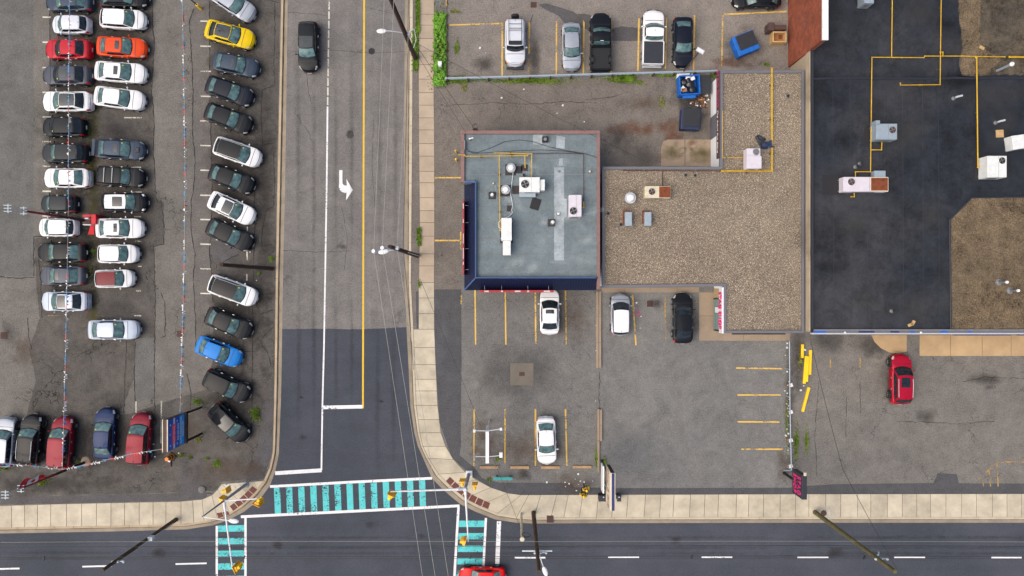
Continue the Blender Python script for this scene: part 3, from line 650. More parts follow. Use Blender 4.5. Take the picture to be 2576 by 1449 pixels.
man.quad(ew0, (rw0.x, rw0.y, EZ), (rw1.x, rw1.y, EZ), ew1); man.quad(ew1, (rw1.x, rw1.y, EZ), (rs1.x, rs1.y, EZ), es1)
mans = man.obj('mansard', M['navy'], shop)
for i in range(46):
    t = (i + .5) / 46; e = ew0.lerp(ew1, t); r = rw0.lerp(rw1, min(1, t * ((ew1 - ew0).length / (rw1 - rw0).length)))
    y = e.y
    if y < rw1.y: f = (y - ew1.y) / (rw1.y - ew1.y); r = ew1.lerp(rw1, f)
    else: r = Vector((rw0.x, y, RZ))
    m_ = MB(); m_.cyl(e + Vector((0, 0, .012)), r + Vector((0, 0, .012)), .028, .028, 4); m_.obj('rib', M['navy'], mans)
for i in range(50):
    t = (i + .5) / 50; e = ew1.lerp(es1, t)
    if e.x < rw1.x: r = ew1.lerp(rw1, (e.x - ew1.x) / (rw1.x - ew1.x))
    else: r = Vector((e.x, rw1.y, RZ))
    m_ = MB(); m_.cyl(e + Vector((0, 0, .012)), r + Vector((0, 0, .012)), .028, .028, 4); m_.obj('rib', M['navy'], mans)
for a, b in ((rw0, rw1), (rw1, rs1), (ew1, rw1)):
    m_ = MB(); m_.cyl(a + Vector((0, 0, .03)), b + Vector((0, 0, .03)), .07, .07, 6); m_.obj('ridge_cap', M['navy_cap'], mans)
m_ = MB(); m_.quad(g(1168, 455, RZ), g(1168, 460, RZ), g(1199, 460, RZ), g(1199, 455, RZ)); wbox('end_cap', 'navy_cap', mans, 1168, 455, 1199, 459.5, H1 - .3, RZ)
def long_sign(label, x0, y0, x1, y1, vert):
    t = thing('sign_board', label, 'sign', g((x0 + x1) / 2, (y0 + y1) / 2, 3.3))
    wbox('frame', 'red_sign', t, x0, y0, x1, y1, 3.3, 4.25, .01)
    n = 5
    for i in range(n):
        a = (i + random.uniform(.05, .5)) / n; b = a + random.uniform(.12, .9) / n * (1 if vert else .6); b = min(b, .99)
        if vert: wbox('peeled_paint', 'peel_white', t, x0 + 1, y0 + (y1 - y0) * a, x1 - 1, y0 + (y1 - y0) * b, 4.25, 4.256)
        else: wbox('peeled_paint', 'peel_white', t, x0 + (x1 - x0) * a, y0 + 1, x0 + (x1 - x0) * b, y1 - 1, 4.25, 4.256)
    for f in (.07, .3, .65, .93):
        m_ = MB()
        if vert: q = y0 + (y1 - y0) * f; m_.cyl(g(x1, q, 4.0), g(x1 + 11, q, 4.05), .02)
        else: q = x0 + (x1 - x0) * f; m_.cyl(g(q, y0, 4.0), g(q, y0 - 11, 4.05), .02)
        m_.obj('bracket', M['dull_metal'], t)
long_sign('long red peeling sign board along the western navy mansard', 1163.5, 504, 1167.5, 691, True)
long_sign('long red peeling sign board over the stalls on the southern mansard', 1206, 730, 1393, 735.6, False)

# roof furniture
def roof_unit(label, x0, y0, x1, y1, z0, z1, mat, fan, fr, fanmat='fan_dark', name='rooftop_unit', rz=0, extra=None, grp=None):
    a, b = g(x0, y0, z1), g(x1, y1, z1); cx, cy = (a.x + b.x) / 2, (a.y + b.y) / 2; sx, sy = abs(b.x - a.x), abs(a.y - b.y)
    t = thing(name, label, 'air conditioner', (cx, cy, z0), R(rz), grp)
    h = z1 - z0
    MB().box(0, 0, h / 2 + .03, sx, sy, h - .06).obj('casing', M[mat], t, local=True, bevel=.025)
    for s in (-1, 1): MB().box(0, s * sy * .38, .05, sx * 1.04, .08, .1).obj('base_rail', M['dull_metal'], t, local=True)
    MB().box(sx * .08, 0, h + .004, .02, sy * .96, .006).obj('panel_seam', M['dull_metal'], t, local=True)
    MB().box(0, -sy / 2 - .006, h * .5, sx * .5, .01, h * .55).obj('access_panel', M['dull_metal'], t, local=True)
    if fan:
        f = g(fan[0], fan[1], z1); fx, fy = f.x - cx, f.y - cy; r = fr / PPM * (1 - z1 / CAM_H)
        m_ = MB(); m_.lathe([(r * .98, -.02), (r * 1.06, .0), (r * 1.06, .05), (r, .05), (r * .95, .008)], (fx, fy, h), 24); fo = m_.obj('fan_ring', M[mat], t, True, True)
        MB().lathe([(r * .95, .0), (r * .95, .012)], (fx, fy, h), 24).obj('fan_well', M[fanmat], fo, local=True)
        for k in range(4):
            an = k * math.pi / 2 + .4; m_ = MB()
            p = [(fx + r * q * math.cos(an + o_), fy + r * q * math.sin(an + o_)) for q, o_ in ((.2, -.3), (.85, -.32), (.85, .28), (.2, .3))]
            m_.add([(x, y, h + .02 + (.03 if i < 2 else 0)) for i, (x, y) in enumerate(p)], [(0, 1, 2, 3)]); m_.obj('fan_blade', M['dull_metal'], fo, local=True)
        MB().lathe([(r * .16, .01), (r * .16, .06)], (fx, fy, h), 12).obj('fan_hub', M['dull_metal'], fo, local=True)
        m_ = MB()
        for k in range(3):
            rr = r * (.4 + .25 * k); m_.tube([(fx + rr * math.cos(q), fy + rr * math.sin(q), h + .055) for q in np.linspace(0, 6.2832, 17)], .006, 4)
        m_.obj('fan_grille', M[fanmat], fo, local=True)
    if extra: extra(t, cx, cy, sx, sy, h)
    return t
Z1 = H1
def ex1(t, cx, cy, sx, sy, h):
    MB().box(sx / 2 + .22, .0, h * .45, .44, sy * .72, h * .8).obj('intake_hood', M['white_metal'], t, local=True, bevel=.02)
    MB().box(-sx * .1, -sy / 2 - .18, .25, sx * .8, .36, .5).obj('return_duct', M['grey_metal'], t, local=True)
roof_unit('white rooftop unit with black fan at the middle of the blue-grey roof', 1306.6, 445.6, 1358, 483, Z1, Z1 + 1.0, 'white_metal', (1321, 463), 10.5, extra=ex1)
roof_unit('pale pink rooftop unit beside the long pale patch on the blue-grey roof', 1431.5, 490, 1463, 545, Z1, Z1 + 1.0, 'pink_metal', (1442.5, 530.5), 9.5)
wbox_t = thing('makeup_air_unit', 'long plain white two-step air unit on the blue-grey roof', 'air unit', g(1274, 595, Z1))
wbox('casing', 'white_metal', wbox_t, 1261, 548, 1287.6, 605, Z1 + .1, Z1 + 1.1, .03); wbox('intake_hood', 'white_metal', wbox_t, 1265, 605.5, 1285, 642, Z1 + .35, Z1 + .95, .03)
for q in (555, 600): wbox('base_rail', 'dull_metal', wbox_t, 1258, q - 2, 1290, q + 2, Z1, Z1 + .1)
def pad(x0, y0, x1, y1, z=H1, mat='pad_dark', parent=None, rz=0): return wbox('roof_pad', mat, parent or roof1, x0, y0, x1, y1, z - .01, z + .02)
pad(1258, 548, 1290, 612); pad(1271, 413, 1298, 441); pad(1258, 466, 1286, 494); pad(1229, 482, 1248, 501); pad(1378, 551, 1397, 570); pad(1311, 414, 1328, 430); pad(1289, 467, 1306, 488); pad(1275, 517, 1288, 532); pad(1297, 418, 1314, 436)
for q in [[(1394, 421), (1419, 421), (1419, 655), (1394, 655)], [(1341, 339), (1365, 339), (1365, 363), (1341, 363)], [(1400, 341), (1422, 345), (1420, 374), (1398, 372)], [(1406, 400), (1415, 398), (1416, 417), (1406, 417)], [(1419, 499), (1426, 501), (1426, 545), (1419, 548)]]:
    m_ = MB(); m_.sheet(gp(jitter_line(q + [q[0]], 12, .5)[:-1], H1), H1 + .012); m_.obj('roof_patch', M['patch_pale'], roof1)
def roof_fan(label, x, y, z0, z1, r):
    t = thing('exhaust_fan', label, 'exhaust fan', g(x, y, z1 - .1) * 1); p = g(x, y, z1); t.location = (p.x, p.y, z0); ABS[t.name] = Vector((p.x, p.y, z0)); h = z1 - z0
    MB().box(0, 0, h * .2, r * 1.5, r * 1.5, h * .4).obj('curb', M['dull_metal'], t, local=True)
    MB().lathe([(r * .6, h * .4), (r * .95, h * .55), (r, h * .75), (r * .94, h * .78), (r * .8, h * .62)], n=28).obj('wind_band', M['steel_white'], t, True, True)
    MB().lathe([(r * .62, h * .55), (r * .66, h * .85), (r * .55, h * .97), (r * .3, h)], n=24).obj('cap', M['white'], t, True, True)
    return t
roof_fan('white mushroom fan next to the gas riser on the blue-grey roof', 1285.5, 421, H1, H1 + .8, .4)
roof_fan('white mushroom fan left of the white unit on the blue-grey roof', 1272, 476, H1, H1 + .8, .4)
def vent(label, x, y, z0, z1, r, mat='white_metal', elbow=False, cap=True):
    p = g(x, y, z1); t = thing('roof_vent', label, 'roof vent', (p.x, p.y, z0)); h = z1 - z0
    MB().lathe([(r * 1.5, 0), (r * .8, .12), (r * .62, .16), (r * .62, h * .8)], n=14).obj('pipe', M['dull_metal'], t, True, True)
    if elbow: MB().tube([(0, 0, h * .6), (0, 0, h), (r * 3.4, r * .8, h)], r * .7, 10).obj('elbow', M[mat], t, True, True)
    elif cap: MB().lathe([(r, h * .75), (r * 1.05, h * .85), (r * .8, h * .97), (r * .3, h)], n=16).obj('cap', M[mat], t, True, True)
    return t
vent('white elbow vent at the top-left corner of the blue-grey roof', 1181, 349, H1, H1 + .5, .1, elbow=True)
vent('white capped vent on dark pad near the western mansard', 1238, 489, H1, H1 + .6, .14); vent('white capped vent on dark pad left of the long pale patch', 1391, 558, H1, H1 + .7, .15); vent('white round cap vent on the long pale patch', 1405, 537, H1, H1 + .4, .12)
vent('small grey pipe at the top of the long pale patch', 1407, 430, H1, H1 + .3, .08, cap=False); vent('small cream ring vent near the eastern edge of the blue-grey roof', 1484, 431, H1, H1 + .25, .09, 'cream'); vent('black pipe vent beside the white rooftop unit', 1317.5, 439.5, H1, H1 + .4, .1, 'black'); vent('small brass vent left of the yellow gas branch', 1241, 461, H1, H1 + .3, .08, 'cream')
t = thing('hatch_vent', 'black square vent box beside the pale patch near the north coping', 'roof vent', g(1372, 351, H1)); wbox('box', 'black', t, 1364, 343, 1379, 357, H1, H1 + .35, .02); m_ = MB(); m_.lathe([(.15, 0), (.15, .06), (.1, .1)], g(1372, 350, H1 + .35)); m_.obj('cowl', M['dull_metal'], t)
m_ = MB(); m_.box(*g(1347, 513, H1 + .03), .8, 1.0, .03, R(-17)); tag(m_.obj('rubber_mat', M['black']), 'black rubber mat lying askew on the blue-grey roof', 'mat')
def pipe(label, runs, z, r, mat, name='gas_pipe', sup=True, cat='pipe', zs=None):
    t = thing(name, label, cat, g(*runs[0][0], z) - Vector((0, 0, .15)))
    for run in runs:
        m_ = MB(); P = [g(x, y, z) for x, y in run]; m_.tube(P, r, 8)
        for p in P: m_.add(*sphere(p, r * 1.5))
        m_.obj('pipe_run', M[mat], t, True)
    if sup:
        for run in runs:
            for (a, b) in zip(run[:-1], run[1:]):
                L = math.dist(a, b); k = int(L / 70)
                for i in range(k):
                    p = g(*lerp2(a, b, (i + .5) / k), z); m_ = MB(); m_.box(p.x, p.y, z - .105, .25, .12, .09) if abs(a[0] - b[0]) < abs(a[1] - b[1]) else m_.box(p.x, p.y, z - .105, .12, .25, .09)
                    m_.obj('support_block', M['wood_brown'], t)
    return t
def sphere(p, r, n=8, m=5, sq=(1, 1, 1)):
    V = []; F = []
    for j in range(m + 1):
        b = math.pi * j / m
        for i in range(n):
            a = 2 * math.pi * i / n; V.append((p[0] + sq[0] * r * math.sin(b) * math.cos(a), p[1] + sq[1] * r * math.sin(b) * math.sin(a), p[2] + sq[2] * r * math.cos(b)))
    for j in range(m):
        for i in range(n): F.append((j * n + i, (j + 1) * n + i, (j + 1) * n + (i + 1) % n, j * n + (i + 1) % n))
    return V, F
zp = H1 + .15
pipe('yellow gas pipe crossing the blue-grey roof with three branches', [[(1155, 389), (1155.5, 389.5), (1169, 390), (1171, 393), (1327, 391.5), (1329, 387), (1338, 387), (1337, 445)], [(1256, 392), (1258, 580), (1262, 580)], [(1320, 391), (1321, 421)], [(1244, 384), (1326, 387)]], H1 + .32, .038, 'yellow_pipe')
pipe('thin rusty pipe dropping down the east side of the blue-grey roof', [[(1338, 387), (1400, 385), (1468, 387), (1468.5, 520)]], zp + .05, .03, 'rust_pipe', 'rusty_pipe', False)
pipe('short yellow gas stub at the pale pink unit', [[(1468.5, 508), (1468.5, 522), (1462, 523)]], H1 + .3, .04, 'yellow_pipe', sup=False)
pipe('white flexible conduit winding between the mushroom fans and the white air unit', [[(1291, 432), (1289, 450), (1284, 488), (1288, 505), (1290, 518), (1287, 528), (1289, 535), (1280, 545), (1262, 551), (1254, 560), (1255, 572), (1261, 576)]], H1 + .12, .03, 'steel_white', 'conduit', False, 'conduit')
cab = thing('roof_cable', 'loose black cables drooping across the north end of the blue-grey roof', 'cable', g(1200, 380, H1 + .05))
for run in [[(1174, 380), (1200, 384), (1235, 372), (1270, 356), (1305, 352), (1340, 356), (1380, 369), (1420, 378), (1470, 386), (1508, 398)], [(1172, 374), (1190, 386), (1240, 383), (1300, 379), (1360, 377), (1420, 380), (1468, 387)]]:
    m_ = MB(); m_.tube([g(x, y, H1 + .05) for x, y in run], .018, 5); m_.obj('cable_run', M['wire'], cab)
ant = thing('antenna_rods', 'row of four thin steel rods jutting from the west coping', 'bracket', g(1166, 364, H1 + .3))
for y in (355.5, 360, 368, 372.5):
    m_ = MB(); m_.cyl(g(1151, y, H1 + .3), g(1170, y, H1 + .3), .015, .015, 6); m_.obj('rod', M['dull_metal'], ant)
wbox('mount', 'dull_metal', ant, 1168, 353, 1170, 375, H1 + .2, H1 + .36)
srv = thing('service_mast', 'black electrical service mast with looped cables at the north wall', 'service mast', g(1186, 322, 3.6) - Vector((0, 0, 3.5)))
m_ = MB(); m_.cyl(g(1190, 325, .1), g(1190, 325, 5.2), .05); m_.obj('mast', M['black'], srv); wbox('meter_box', 'brown_panel', srv, 1191, 322, 1201, 327.6, 2.4, 3.6)
m_ = MB(); m_.tube([g(1190 + 7 * math.cos(a) + 5, 318 + 6 * math.sin(a), 5.0) for a in np.linspace(0, 5.4, 14)], .02, 5); m_.tube([g(1196 + 4 * math.cos(a), 317 + 6 * math.sin(a), 4.8) for a in np.linspace(1, 6, 12)], .02, 5); m_.obj('cable_loop', M['wire'], srv)

# ---- gravel-roofed shop
H2 = 3.6
O2 = [(1515, 419), (1812, 419), (1812, 177), (2024, 176), (2024, 838), (1821, 838), (1821, 720), (1515, 724)]
O2w = gp(O2, H2)
stag = thing('gravel_roof_shop', 'L-shaped shop with brown gravel roof and grey metal coping', 'building', g(1800, 600, 0))
m_ = MB(); m_.prism(inset(O2w, .17), ZL, H2 - .3); m_.obj('wall', M['wall_white'], stag)
m_ = MB(); m_.prism(inset(O2w, .18), H2 - .296, H2 - .16); roof2 = m_.obj('roof', M['gravel'], stag)
I2 = inset(O2w, .24)
for i in range(len(O2w)):
    j = (i + 1) % len(O2w); m_ = MB(); m_.prism([O2w[i], O2w[j], I2[j], I2[i]], H2 - .42, H2); m_.obj('coping', M['coping_grey'], stag, bevel=.015)
def stones(name, poly, z, n, parent, seed, rng=(.03, .075), cols=None):
    rnd = np.random.default_rng(seed); P = np.array(poly); lo, hi = P.min(0), P.max(0); V = []; F = []
    def inside(x, y):
        r = False; k = len(poly) - 1
        for i in range(len(poly)):
            xi, yi = poly[i]; xj, yj = poly[k]
            if (yi > y) != (yj > y) and x < (xj - xi) * (y - yi) / (yj - yi) + xi: r = not r
            k = i
        return r
    c = 0
    while c < n:
        x, y = rnd.uniform(lo[0], hi[0]), rnd.uniform(lo[1], hi[1])
        if not inside(x, y): continue
        a = rnd.uniform(0, 6.28); l, w_ = rnd.uniform(*rng) * 1.25, rnd.uniform(*rng) * .7; h = rnd.uniform(.6, 1) * rng[0]
        ca, sa = math.cos(a), math.sin(a); b = len(V)
        for dx, dy, dz in ((l, 0, 0), (0, w_, 0), (-l, 0, 0), (0, -w_, 0), (rnd.uniform(-.4, .4) * l, rnd.uniform(-.3, .3) * w_, h)): V.append((x + dx * ca - dy * sa, y + dx * sa + dy * ca, z + dz))
        F += [(b, b + 1, b + 4), (b + 1, b + 2, b + 4), (b + 2, b + 3, b + 4), (b + 3, b, b + 4)]; c += 1
    m_ = MB(); m_.v = V; m_.f = F; return m_.obj(name, cols, parent, kind='stuff')
sm = NT('gravel_stones'); gi = sm.n('ShaderNodeNewGeometry').outputs['Random Per Island']
cr = sm.n('ShaderNodeValToRGB'); sm.l(gi, cr.inputs[0]); e = cr.color_ramp.elements
e[0].position = 0; e[0].color = lin(82, 70, 54); e[1].position = 1; e[1].color = lin(244, 232, 214)
for p_, c_ in ((.3, lin(140, 124, 104)), (.6, lin(178, 160, 136)), (.85, lin(208, 190, 164))): q = e.new(p_); q.color = c_
sm.col(sm.scale(cr.outputs[0], sm.math('ADD', sm.mrange(sm.noise(.16, 4, .65, dist=.8), .3, .7, .84, 1.16), sm.mrange(sm.noise(1.1, 4, .6), .3, .7, -.14, .14)))); sm.p.inputs['Roughness'].default_value = .9; M['stones'] = sm.m
stones('gravel', I2, H2 - .165, 75000, stag, 3, (.024, .055), cols=M['stones'])
# west fascia and wall of the north wing
xw = g(1812, 300, H2).x; wx = xw + .17
def wpart(name, mat, parent, x, yd0, yd1, z0, z1, th=.06):
    """thin slab on a west facing wall; yd in plan units at its mid height"""
    zm = (z0 + z1) / 2; a, b = g(1800, yd0, zm), g(1800, yd1, zm); m_ = MB(); m_.box(x - th / 2, (a.y + b.y) / 2, zm, th, abs(a.y - b.y), z1 - z0); return m_.obj(name, M[mat], parent)
wpart('roller_door', 'coping_grey', stag, wx - .002, 289, 345, ZL, 2.6, .05)
fs = thing('fascia_sign', 'dark fascia sign with magenta and white lettering above white wall', 'sign', (xw, g(1812, 290, 3.2).y, 2.85))
wpart('panel', 'brown_panel', fs, xw - .004, 181, 398, 2.85, H2 + .02, .12)
text('lettering', 'STAG SHOP', M['magenta'], fs, .62, (xw - .13, g(1808, 224, 3.2).y, 3.22), WEST, 1.05); text('script_lettering', 'The Adult Fun Store', M['white'], fs, .42, (xw - .13, g(1808, 330, 3.2).y, 3.2), WEST, 1.1, shear=.3)
xs = g(1821, 780, H2).x; wsx = xs + .17
ws = thing('wall_sign', 'white fascia sign with magenta STAG SHOP letters beside the gravel roof', 'sign', (xs, g(1815, 780, 3.2).y, 2.7))
wpart('panel', 'white', ws, xs - .004, 723, 838, 2.62, H2 - .04, .14); text('lettering', 'STAG SHOP', M['magenta'], ws, .88, (xs - .2, g(1812, 781, 3.1).y, 3.1), WEST, .72, extrude=.06)
wpart('tan_panel', 'wall_tan', stag, wsx - .002, 726, 749, ZL, 1.7, .03)
dw = thing('display_window', 'black-framed shop window with pale green blinds under the STAG SHOP sign', 'window', (wsx, g(1800, 790, 1).y, .5))
wpart('frame', 'black', dw, wsx, 750, 833, .3, 2.55, .12); wpart('pane', 'glass_green', dw, wsx - .122, 753, 772, .9, 2.4, .02); wpart('pane', 'glass_green', dw, wsx - .122, 788, 829, .9, 2.4, .02); wpart('sill', 'glass_green', dw, wsx - .122, 753, 829, .5, .78, .06); wpart('mullion', 'white', dw, wsx - .122, 773, 787, .9, 2.4, .03)
for x, y, n in [(1505, 0, 0)]: pass
rail = thing('awning_rail', 'black awning rail with hanging blinds on the south coping of the gravel roof', 'awning', g(1920, 840, 3.2)); wbox('rail', 'black', rail, 1842, 838.5, 1976, 841.5, 3.2, 3.3)
for i in range(9): wbox('slat', 'charcoal', rail, 1845 + i * 14.5, 839.4, 1856 + i * 14.5, 840.8, 2.7, 3.196)
Z2 = H2 - .16
def ex2(t, cx, cy, sx, sy, h): MB().box(sx * .27, 0, h + .004, sx * .44, sy * .92, .012).obj('rust_panel', M['rust'], t, local=True)
roof_unit('cream rooftop unit with one half of its top rusted brown', 1623, 468, 1687, 498, Z2, Z2 + .8, 'cream', (1640, 482), 8.5, 'fan_brown', extra=ex2)
def ex3(t, cx, cy, sx, sy, h): MB().box(0, -sy * .2, h + .06, sx * 1.1, sy * .62, .12).obj('upper_casing', M['pink_metal'], t, local=True, bevel=.02)
roof_unit('pale pink rooftop unit next to black sheeting on the gravel roof', 1879, 373, 1913, 424, Z2, Z2 + 1.0, 'pink_metal', (1902, 382), 8.5, 'dull_metal', extra=ex3)
roof_fan('pale round exhaust fan near the rusted unit on the gravel roof', 1587, 497, Z2, Z2 + .8, .5)
for x, nm in ((1573, 'grey box vent on rusty curb, left of the pair on the gravel roof'), (1622, 'grey box vent on rusty curb, right of the pair on the gravel roof')):
    t = thing('box_vent', nm, 'roof vent', g(x + 9, 550, Z2)); wbox('curb', 'rust', t, x - 5, 530, x + 12, 562, Z2, Z2 + .3); wbox('hood', 'grey_metal', t, x, 533, x + 17, 568, Z2 + .3, Z2 + .8, .03)
for a in [(1562, 565, 'black'), (1725, 440, 'black'), (1749, 441, 'black'), (1983, 241, 'black'), (1530, 537, 'black')]:
    vent({1562: 'dark stub vent left of the two grey box vents', 1725: 'small dark roof drain near the north coping, left of two', 1749: 'small dark roof drain near the north coping, right of two', 1983: 'small black vent right of the long yellow pipe', 1530: 'tiny black vent at the west edge of the gravel roof'}[a[0]], a[0], a[1], Z2, Z2 + .25, .11, a[2])
pipe('long yellow double gas pipe running down the north wing of the gravel roof', [[(1940.5, 171), (1940.5, 428), (1815, 429)], [(1943.5, 171), (1943.5, 431.5), (1815, 431.5)]], Z2 + .25, .036, 'yellow_pipe')
pipe('thin yellow gas pipe along the west coping of the north wing', [[(1818, 280), (1818, 397), (1824, 397)], [(1832, 396.5), (1876, 396.5)]], Z2 + .15, .03, 'yellow_pipe', sup=False)
pipe('black pipe along the north coping of the gravel roof', [[(1568, 429), (1812, 430)], [(1666, 431), (1667, 466)]], Z2 + .1, .035, 'rust_pipe', 'black_pipe', False)
m_ = MB(); rnd = random.Random(4)
def crumple(poly, z, nx=9, amp=.12, seed=1):
    """a rumpled sheet over a quad"""
    r = random.Random(seed); A, B, C, D = [g(*p, z) for p in poly]; V = []
    for i in range(nx):
        for j in range(nx):
            u, v = i / (nx - 1), j / (nx - 1); p = A.lerp(B, u).lerp(D.lerp(C, u), v); V.append((p.x + r.uniform(-.06, .06), p.y + r.uniform(-.06, .06), z + .02 + r.random() * amp))
    return MB().add(V, [(i * nx + j, i * nx + j + 1, (i + 1) * nx + j + 1, (i + 1) * nx + j) for i in range(nx - 1) for j in range(nx - 1)])
tag(crumple([(1898, 345), (1910, 338), (1926, 350), (1914, 378)], Z2, 8, .14, 2).obj('roofing_sheet', M['charcoal'], smooth=True), 'crumpled black sheeting beside the pink unit on gravel roof', 'sheeting')
tag(crumple([(1916, 362), (1940, 352), (1944, 372), (1916, 376)], Z2 + .3, 8, .12, 3).obj('tarpaulin', M['navy_bin'], smooth=True), 'dark blue-grey tarpaulin draped over the long yellow pipe', 'tarpaulin')

# ---- plaza: black membrane roof, cream side wall, brick parapet
H3 = 4.75
plaza = thing('plaza_building', 'large low plaza with black membrane roof and cream side wall', 'building', g(2300, 480, 0))
x3, ys = g(2042, 500, H3).x, g(2042, 836, H3).y; xE, yN = 72, 48
m_ = MB(); m_.prism([(x3, ys), (xE, ys), (xE, yN), (x3, yN)], ZL, H3 - .25); m_.obj('wall', M['wall_cream'], plaza)
m_ = MB(); m_.prism([(x3 + .14, ys + .2), (xE, ys + .2), (xE, yN), (x3 + .14, yN)], H3 - .247, H3 - .15); roof3 = m_.obj('roof', M['roof_black'], plaza)
m_ = MB(); m_.box(x3 + .07, (ys + yN) / 2, H3 - .12, .16, yN - ys, .28); m_.obj('coping', M['charcoal'], plaza)
m_ = MB(); m_.box(x3 - .05, (ys + yN) / 2, H3 - .6, .1, yN - ys - .3, .7); m_.obj('parapet_band', M['wall_cream'], plaza)
Z3 = H3 - .15
bk = NT('brick_wall'); mp = bk.n('ShaderNodeMapping'); mp.inputs['Rotation'].default_value = (0, 0, 0)
cmb = bk.n('ShaderNodeCombineXYZ'); sx_ = bk.n('ShaderNodeSeparateXYZ'); bk.l(bk.P(), sx_.inputs[0]); bk.l(bk.math('ADD', sx_.outputs[1], sx_.outputs[0]), cmb.inputs[0]); bk.l(sx_.outputs[2], cmb.inputs[1])
bt = bk.n('ShaderNodeTexBrick'); bk.l(cmb.outputs[0], bt.inputs['Vector']); bt.inputs['Scale'].default_value = 1; bt.inputs['Brick Width'].default_value = .22; bt.inputs['Row Height'].default_value = .09; bt.inputs['Mortar Size'].default_value = .012
bt.inputs['Color1'].default_value = lin(176, 88, 58); bt.inputs['Color2'].default_value = lin(142, 68, 46); bt.inputs['Mortar'].default_value = lin(126, 80, 62)
bk.col(bk.scale(bt.outputs['Color'], bk.mrange(bk.noise(1.6, 4), .3, .7, .7, 1.25))); bk.p.inputs['Roughness'].default_value = .9; bk.bump(bt.outputs['Fac'], -.02, .6)
HB = 7.25; xb = g(1981, 170, 0).x; yb = g(1981, 170, 0).y
m_ = MB(); m_.prism([(xb, yb), (xb + .42, yb), (xb + .42, yN), (xb, yN)], 0, HB - .1); bw = m_.obj('brick_parapet', bk.m, plaza)
m_ = MB(); m_.box(xb + .22, (yb + yN) / 2 - .02, HB - .04, .5, yN - yb + .06, .12); m_.obj('coping_cap', M['white'], bw)
m_ = MB(); m_.box(xb + .5, (yb + yN) / 2, HB - .12, .08, yN - yb, .1); m_.obj('flashing', M['brown_panel'], bw)
# south parapet: metal coping, sign band, awnings
for y0, y1, z0, z1, mat, nm in ((828.5, 832, H3 - .25, H3 + .02, 'dull_metal', 'coping'), (832.2, 837.6, H3 - .6, H3 - .04, 'coping_grey', 'sign_band'), (837.8, 841, H3 - .9, H3 - .5, 'steel_white', 'gutter')):
    a = g(2043, y0, z1); b = g(2043, y1, z1); m_ = MB(); m_.prism([(a.x, a.y), (xE, a.y), (xE, b.y), (a.x, b.y)], z0, z1); m_.obj(nm, M[mat], plaza)
for x0, x1, mat in ((2048, 2078, 'sign_blue'), (2160, 2200, 'sign_navy'), (2240, 2262, 'sign_navy'), (2290, 2300, 'sign_blue'), (2365, 2385, 'sign_blue'), (2436, 2444, 'sign_blue')): wbox('sign_patch', mat, plaza, x0, 832.6, x1, 837, H3 - .3, H3 - .03)
wbox('awning', 'sign_navy', plaza, 2404, 840, 2544, 844, 3.4, 3.9); wbox('awning', 'sign_navy', plaza, 2566, 840, 2650, 844, 3.4, 3.9)
for x in (2126, 2317):
    m_ = MB(); m_.add(*sphere(g(x, 836.5, H3 + .1), .1, 10, 6)); m_.tube([g(x, 834, H3 + .05), g(x, 836.5, H3 + .08)], .025); m_.obj('lamp', M['white'], plaza)
m_ = MB(); m_.sheet(gp(jitter_line([(2410, -60), (2700, -60), (2700, 188), (2420, 190), (2412, 165), (2420, 120), (2413, 60), (2410, -60)], 12, 3)[:-1], Z3), Z3 + .02); m_.obj('gravel_patch', M['roof_dirt'], roof3)
m_ = MB(); m_.sheet(gp(jitter_line([(2412, -60), (2462, -60), (2466, 40), (2462, 108), (2474, 120), (2520, 150), (2480, 186), (2420, 188), (2414, 165), (2422, 120), (2415, 60), (2412, -60)], 9, 2.5)[:-1], Z3), Z3 + .03); m_.obj('pale_gravel', M['roof_brown'], roof3)
R2 = [(2445, 497), (2700, 493), (2700, 828), (2392, 828), (2389.5, 552)]
m_ = MB(); m_.sheet(gp(R2, Z3), Z3 + .03); m_.obj('gravel_patch', M['roof_brown'], roof3)
for a, b in (((2392, 828), (2389.5, 552)), ((2389.5, 552), (2445, 497)), ((2445, 497), (2700, 493))):
    m_ = MB(); m_.tube([g(*a, Z3 + .05), g(*b, Z3 + .05)], .07, 6); m_.obj('roof_kerb', M['charcoal'], roof3)
stones('roof_gravel', gp(R2, Z3), Z3 + .03, 7000, plaza, 5, (.03, .06), M['roof_brown'])
m_ = MB(); m_.tube([g(x, 198 - (x - 2045) * .004 + random.uniform(-1, 1), Z3 + .03) for x in range(2045, 2640, 40)], .1, 6); m_.obj('membrane_fold', M['charcoal'], roof3)
for x in (2095, 2138, 2180, 2225, 2270, 2320, 2360):
    m_ = MB(); ribbon(m_, [(x, 205), (x + 2, 500), (x + 3, 825)], .9, Z3 + .008, .3); m_.obj('membrane_seam', M['charcoal'], roof3)
pipe('yellow gas main crossing the black roof above the grey unit', [[(2193.6, 144), (2324, 145), (2326.6, 141), (2420, 141), (2455, 142), (2528, 143)], [(2245, -20), (2243, 144)], [(2193.6, 144), (2190, 432), (2152, 432), (2152, 447)], [(2191, 377), (2217.5, 377), (2218.7, 353)], [(2539, 142), (2620, 143)], [(2539, 144.5), (2620, 145)]], Z3 + .25, .04, 'yellow_pipe')
pipe('yellow gas branch ending in a hook on the black roof', [[(2368, -20), (2365, 213), (2265, 214), (2265, 209)], [(2365, 131), (2372, 131), (2372, 140)]], Z3 + .25, .036, 'yellow_pipe')
pipe('yellow gas pipe running down to the white unit with black fan', [[(2455, 144.5), (2457, 145), (2460, 421), (2478, 420.6)]], Z3 + .25, .05, 'yellow_pipe')
pipe('short yellow gas stub below the pink and rust unit', [[(2149, 482), (2149, 495), (2141, 495)]], Z3 + .2, .04, 'yellow_pipe', sup=False)
def ex4(t, cx, cy, sx, sy, h): MB().box(-sx / 2 + .12, sy / 2 + .1, h * .6, .35, .35, h * .8).obj('flue_hood', M['grey_metal'], t, local=True)
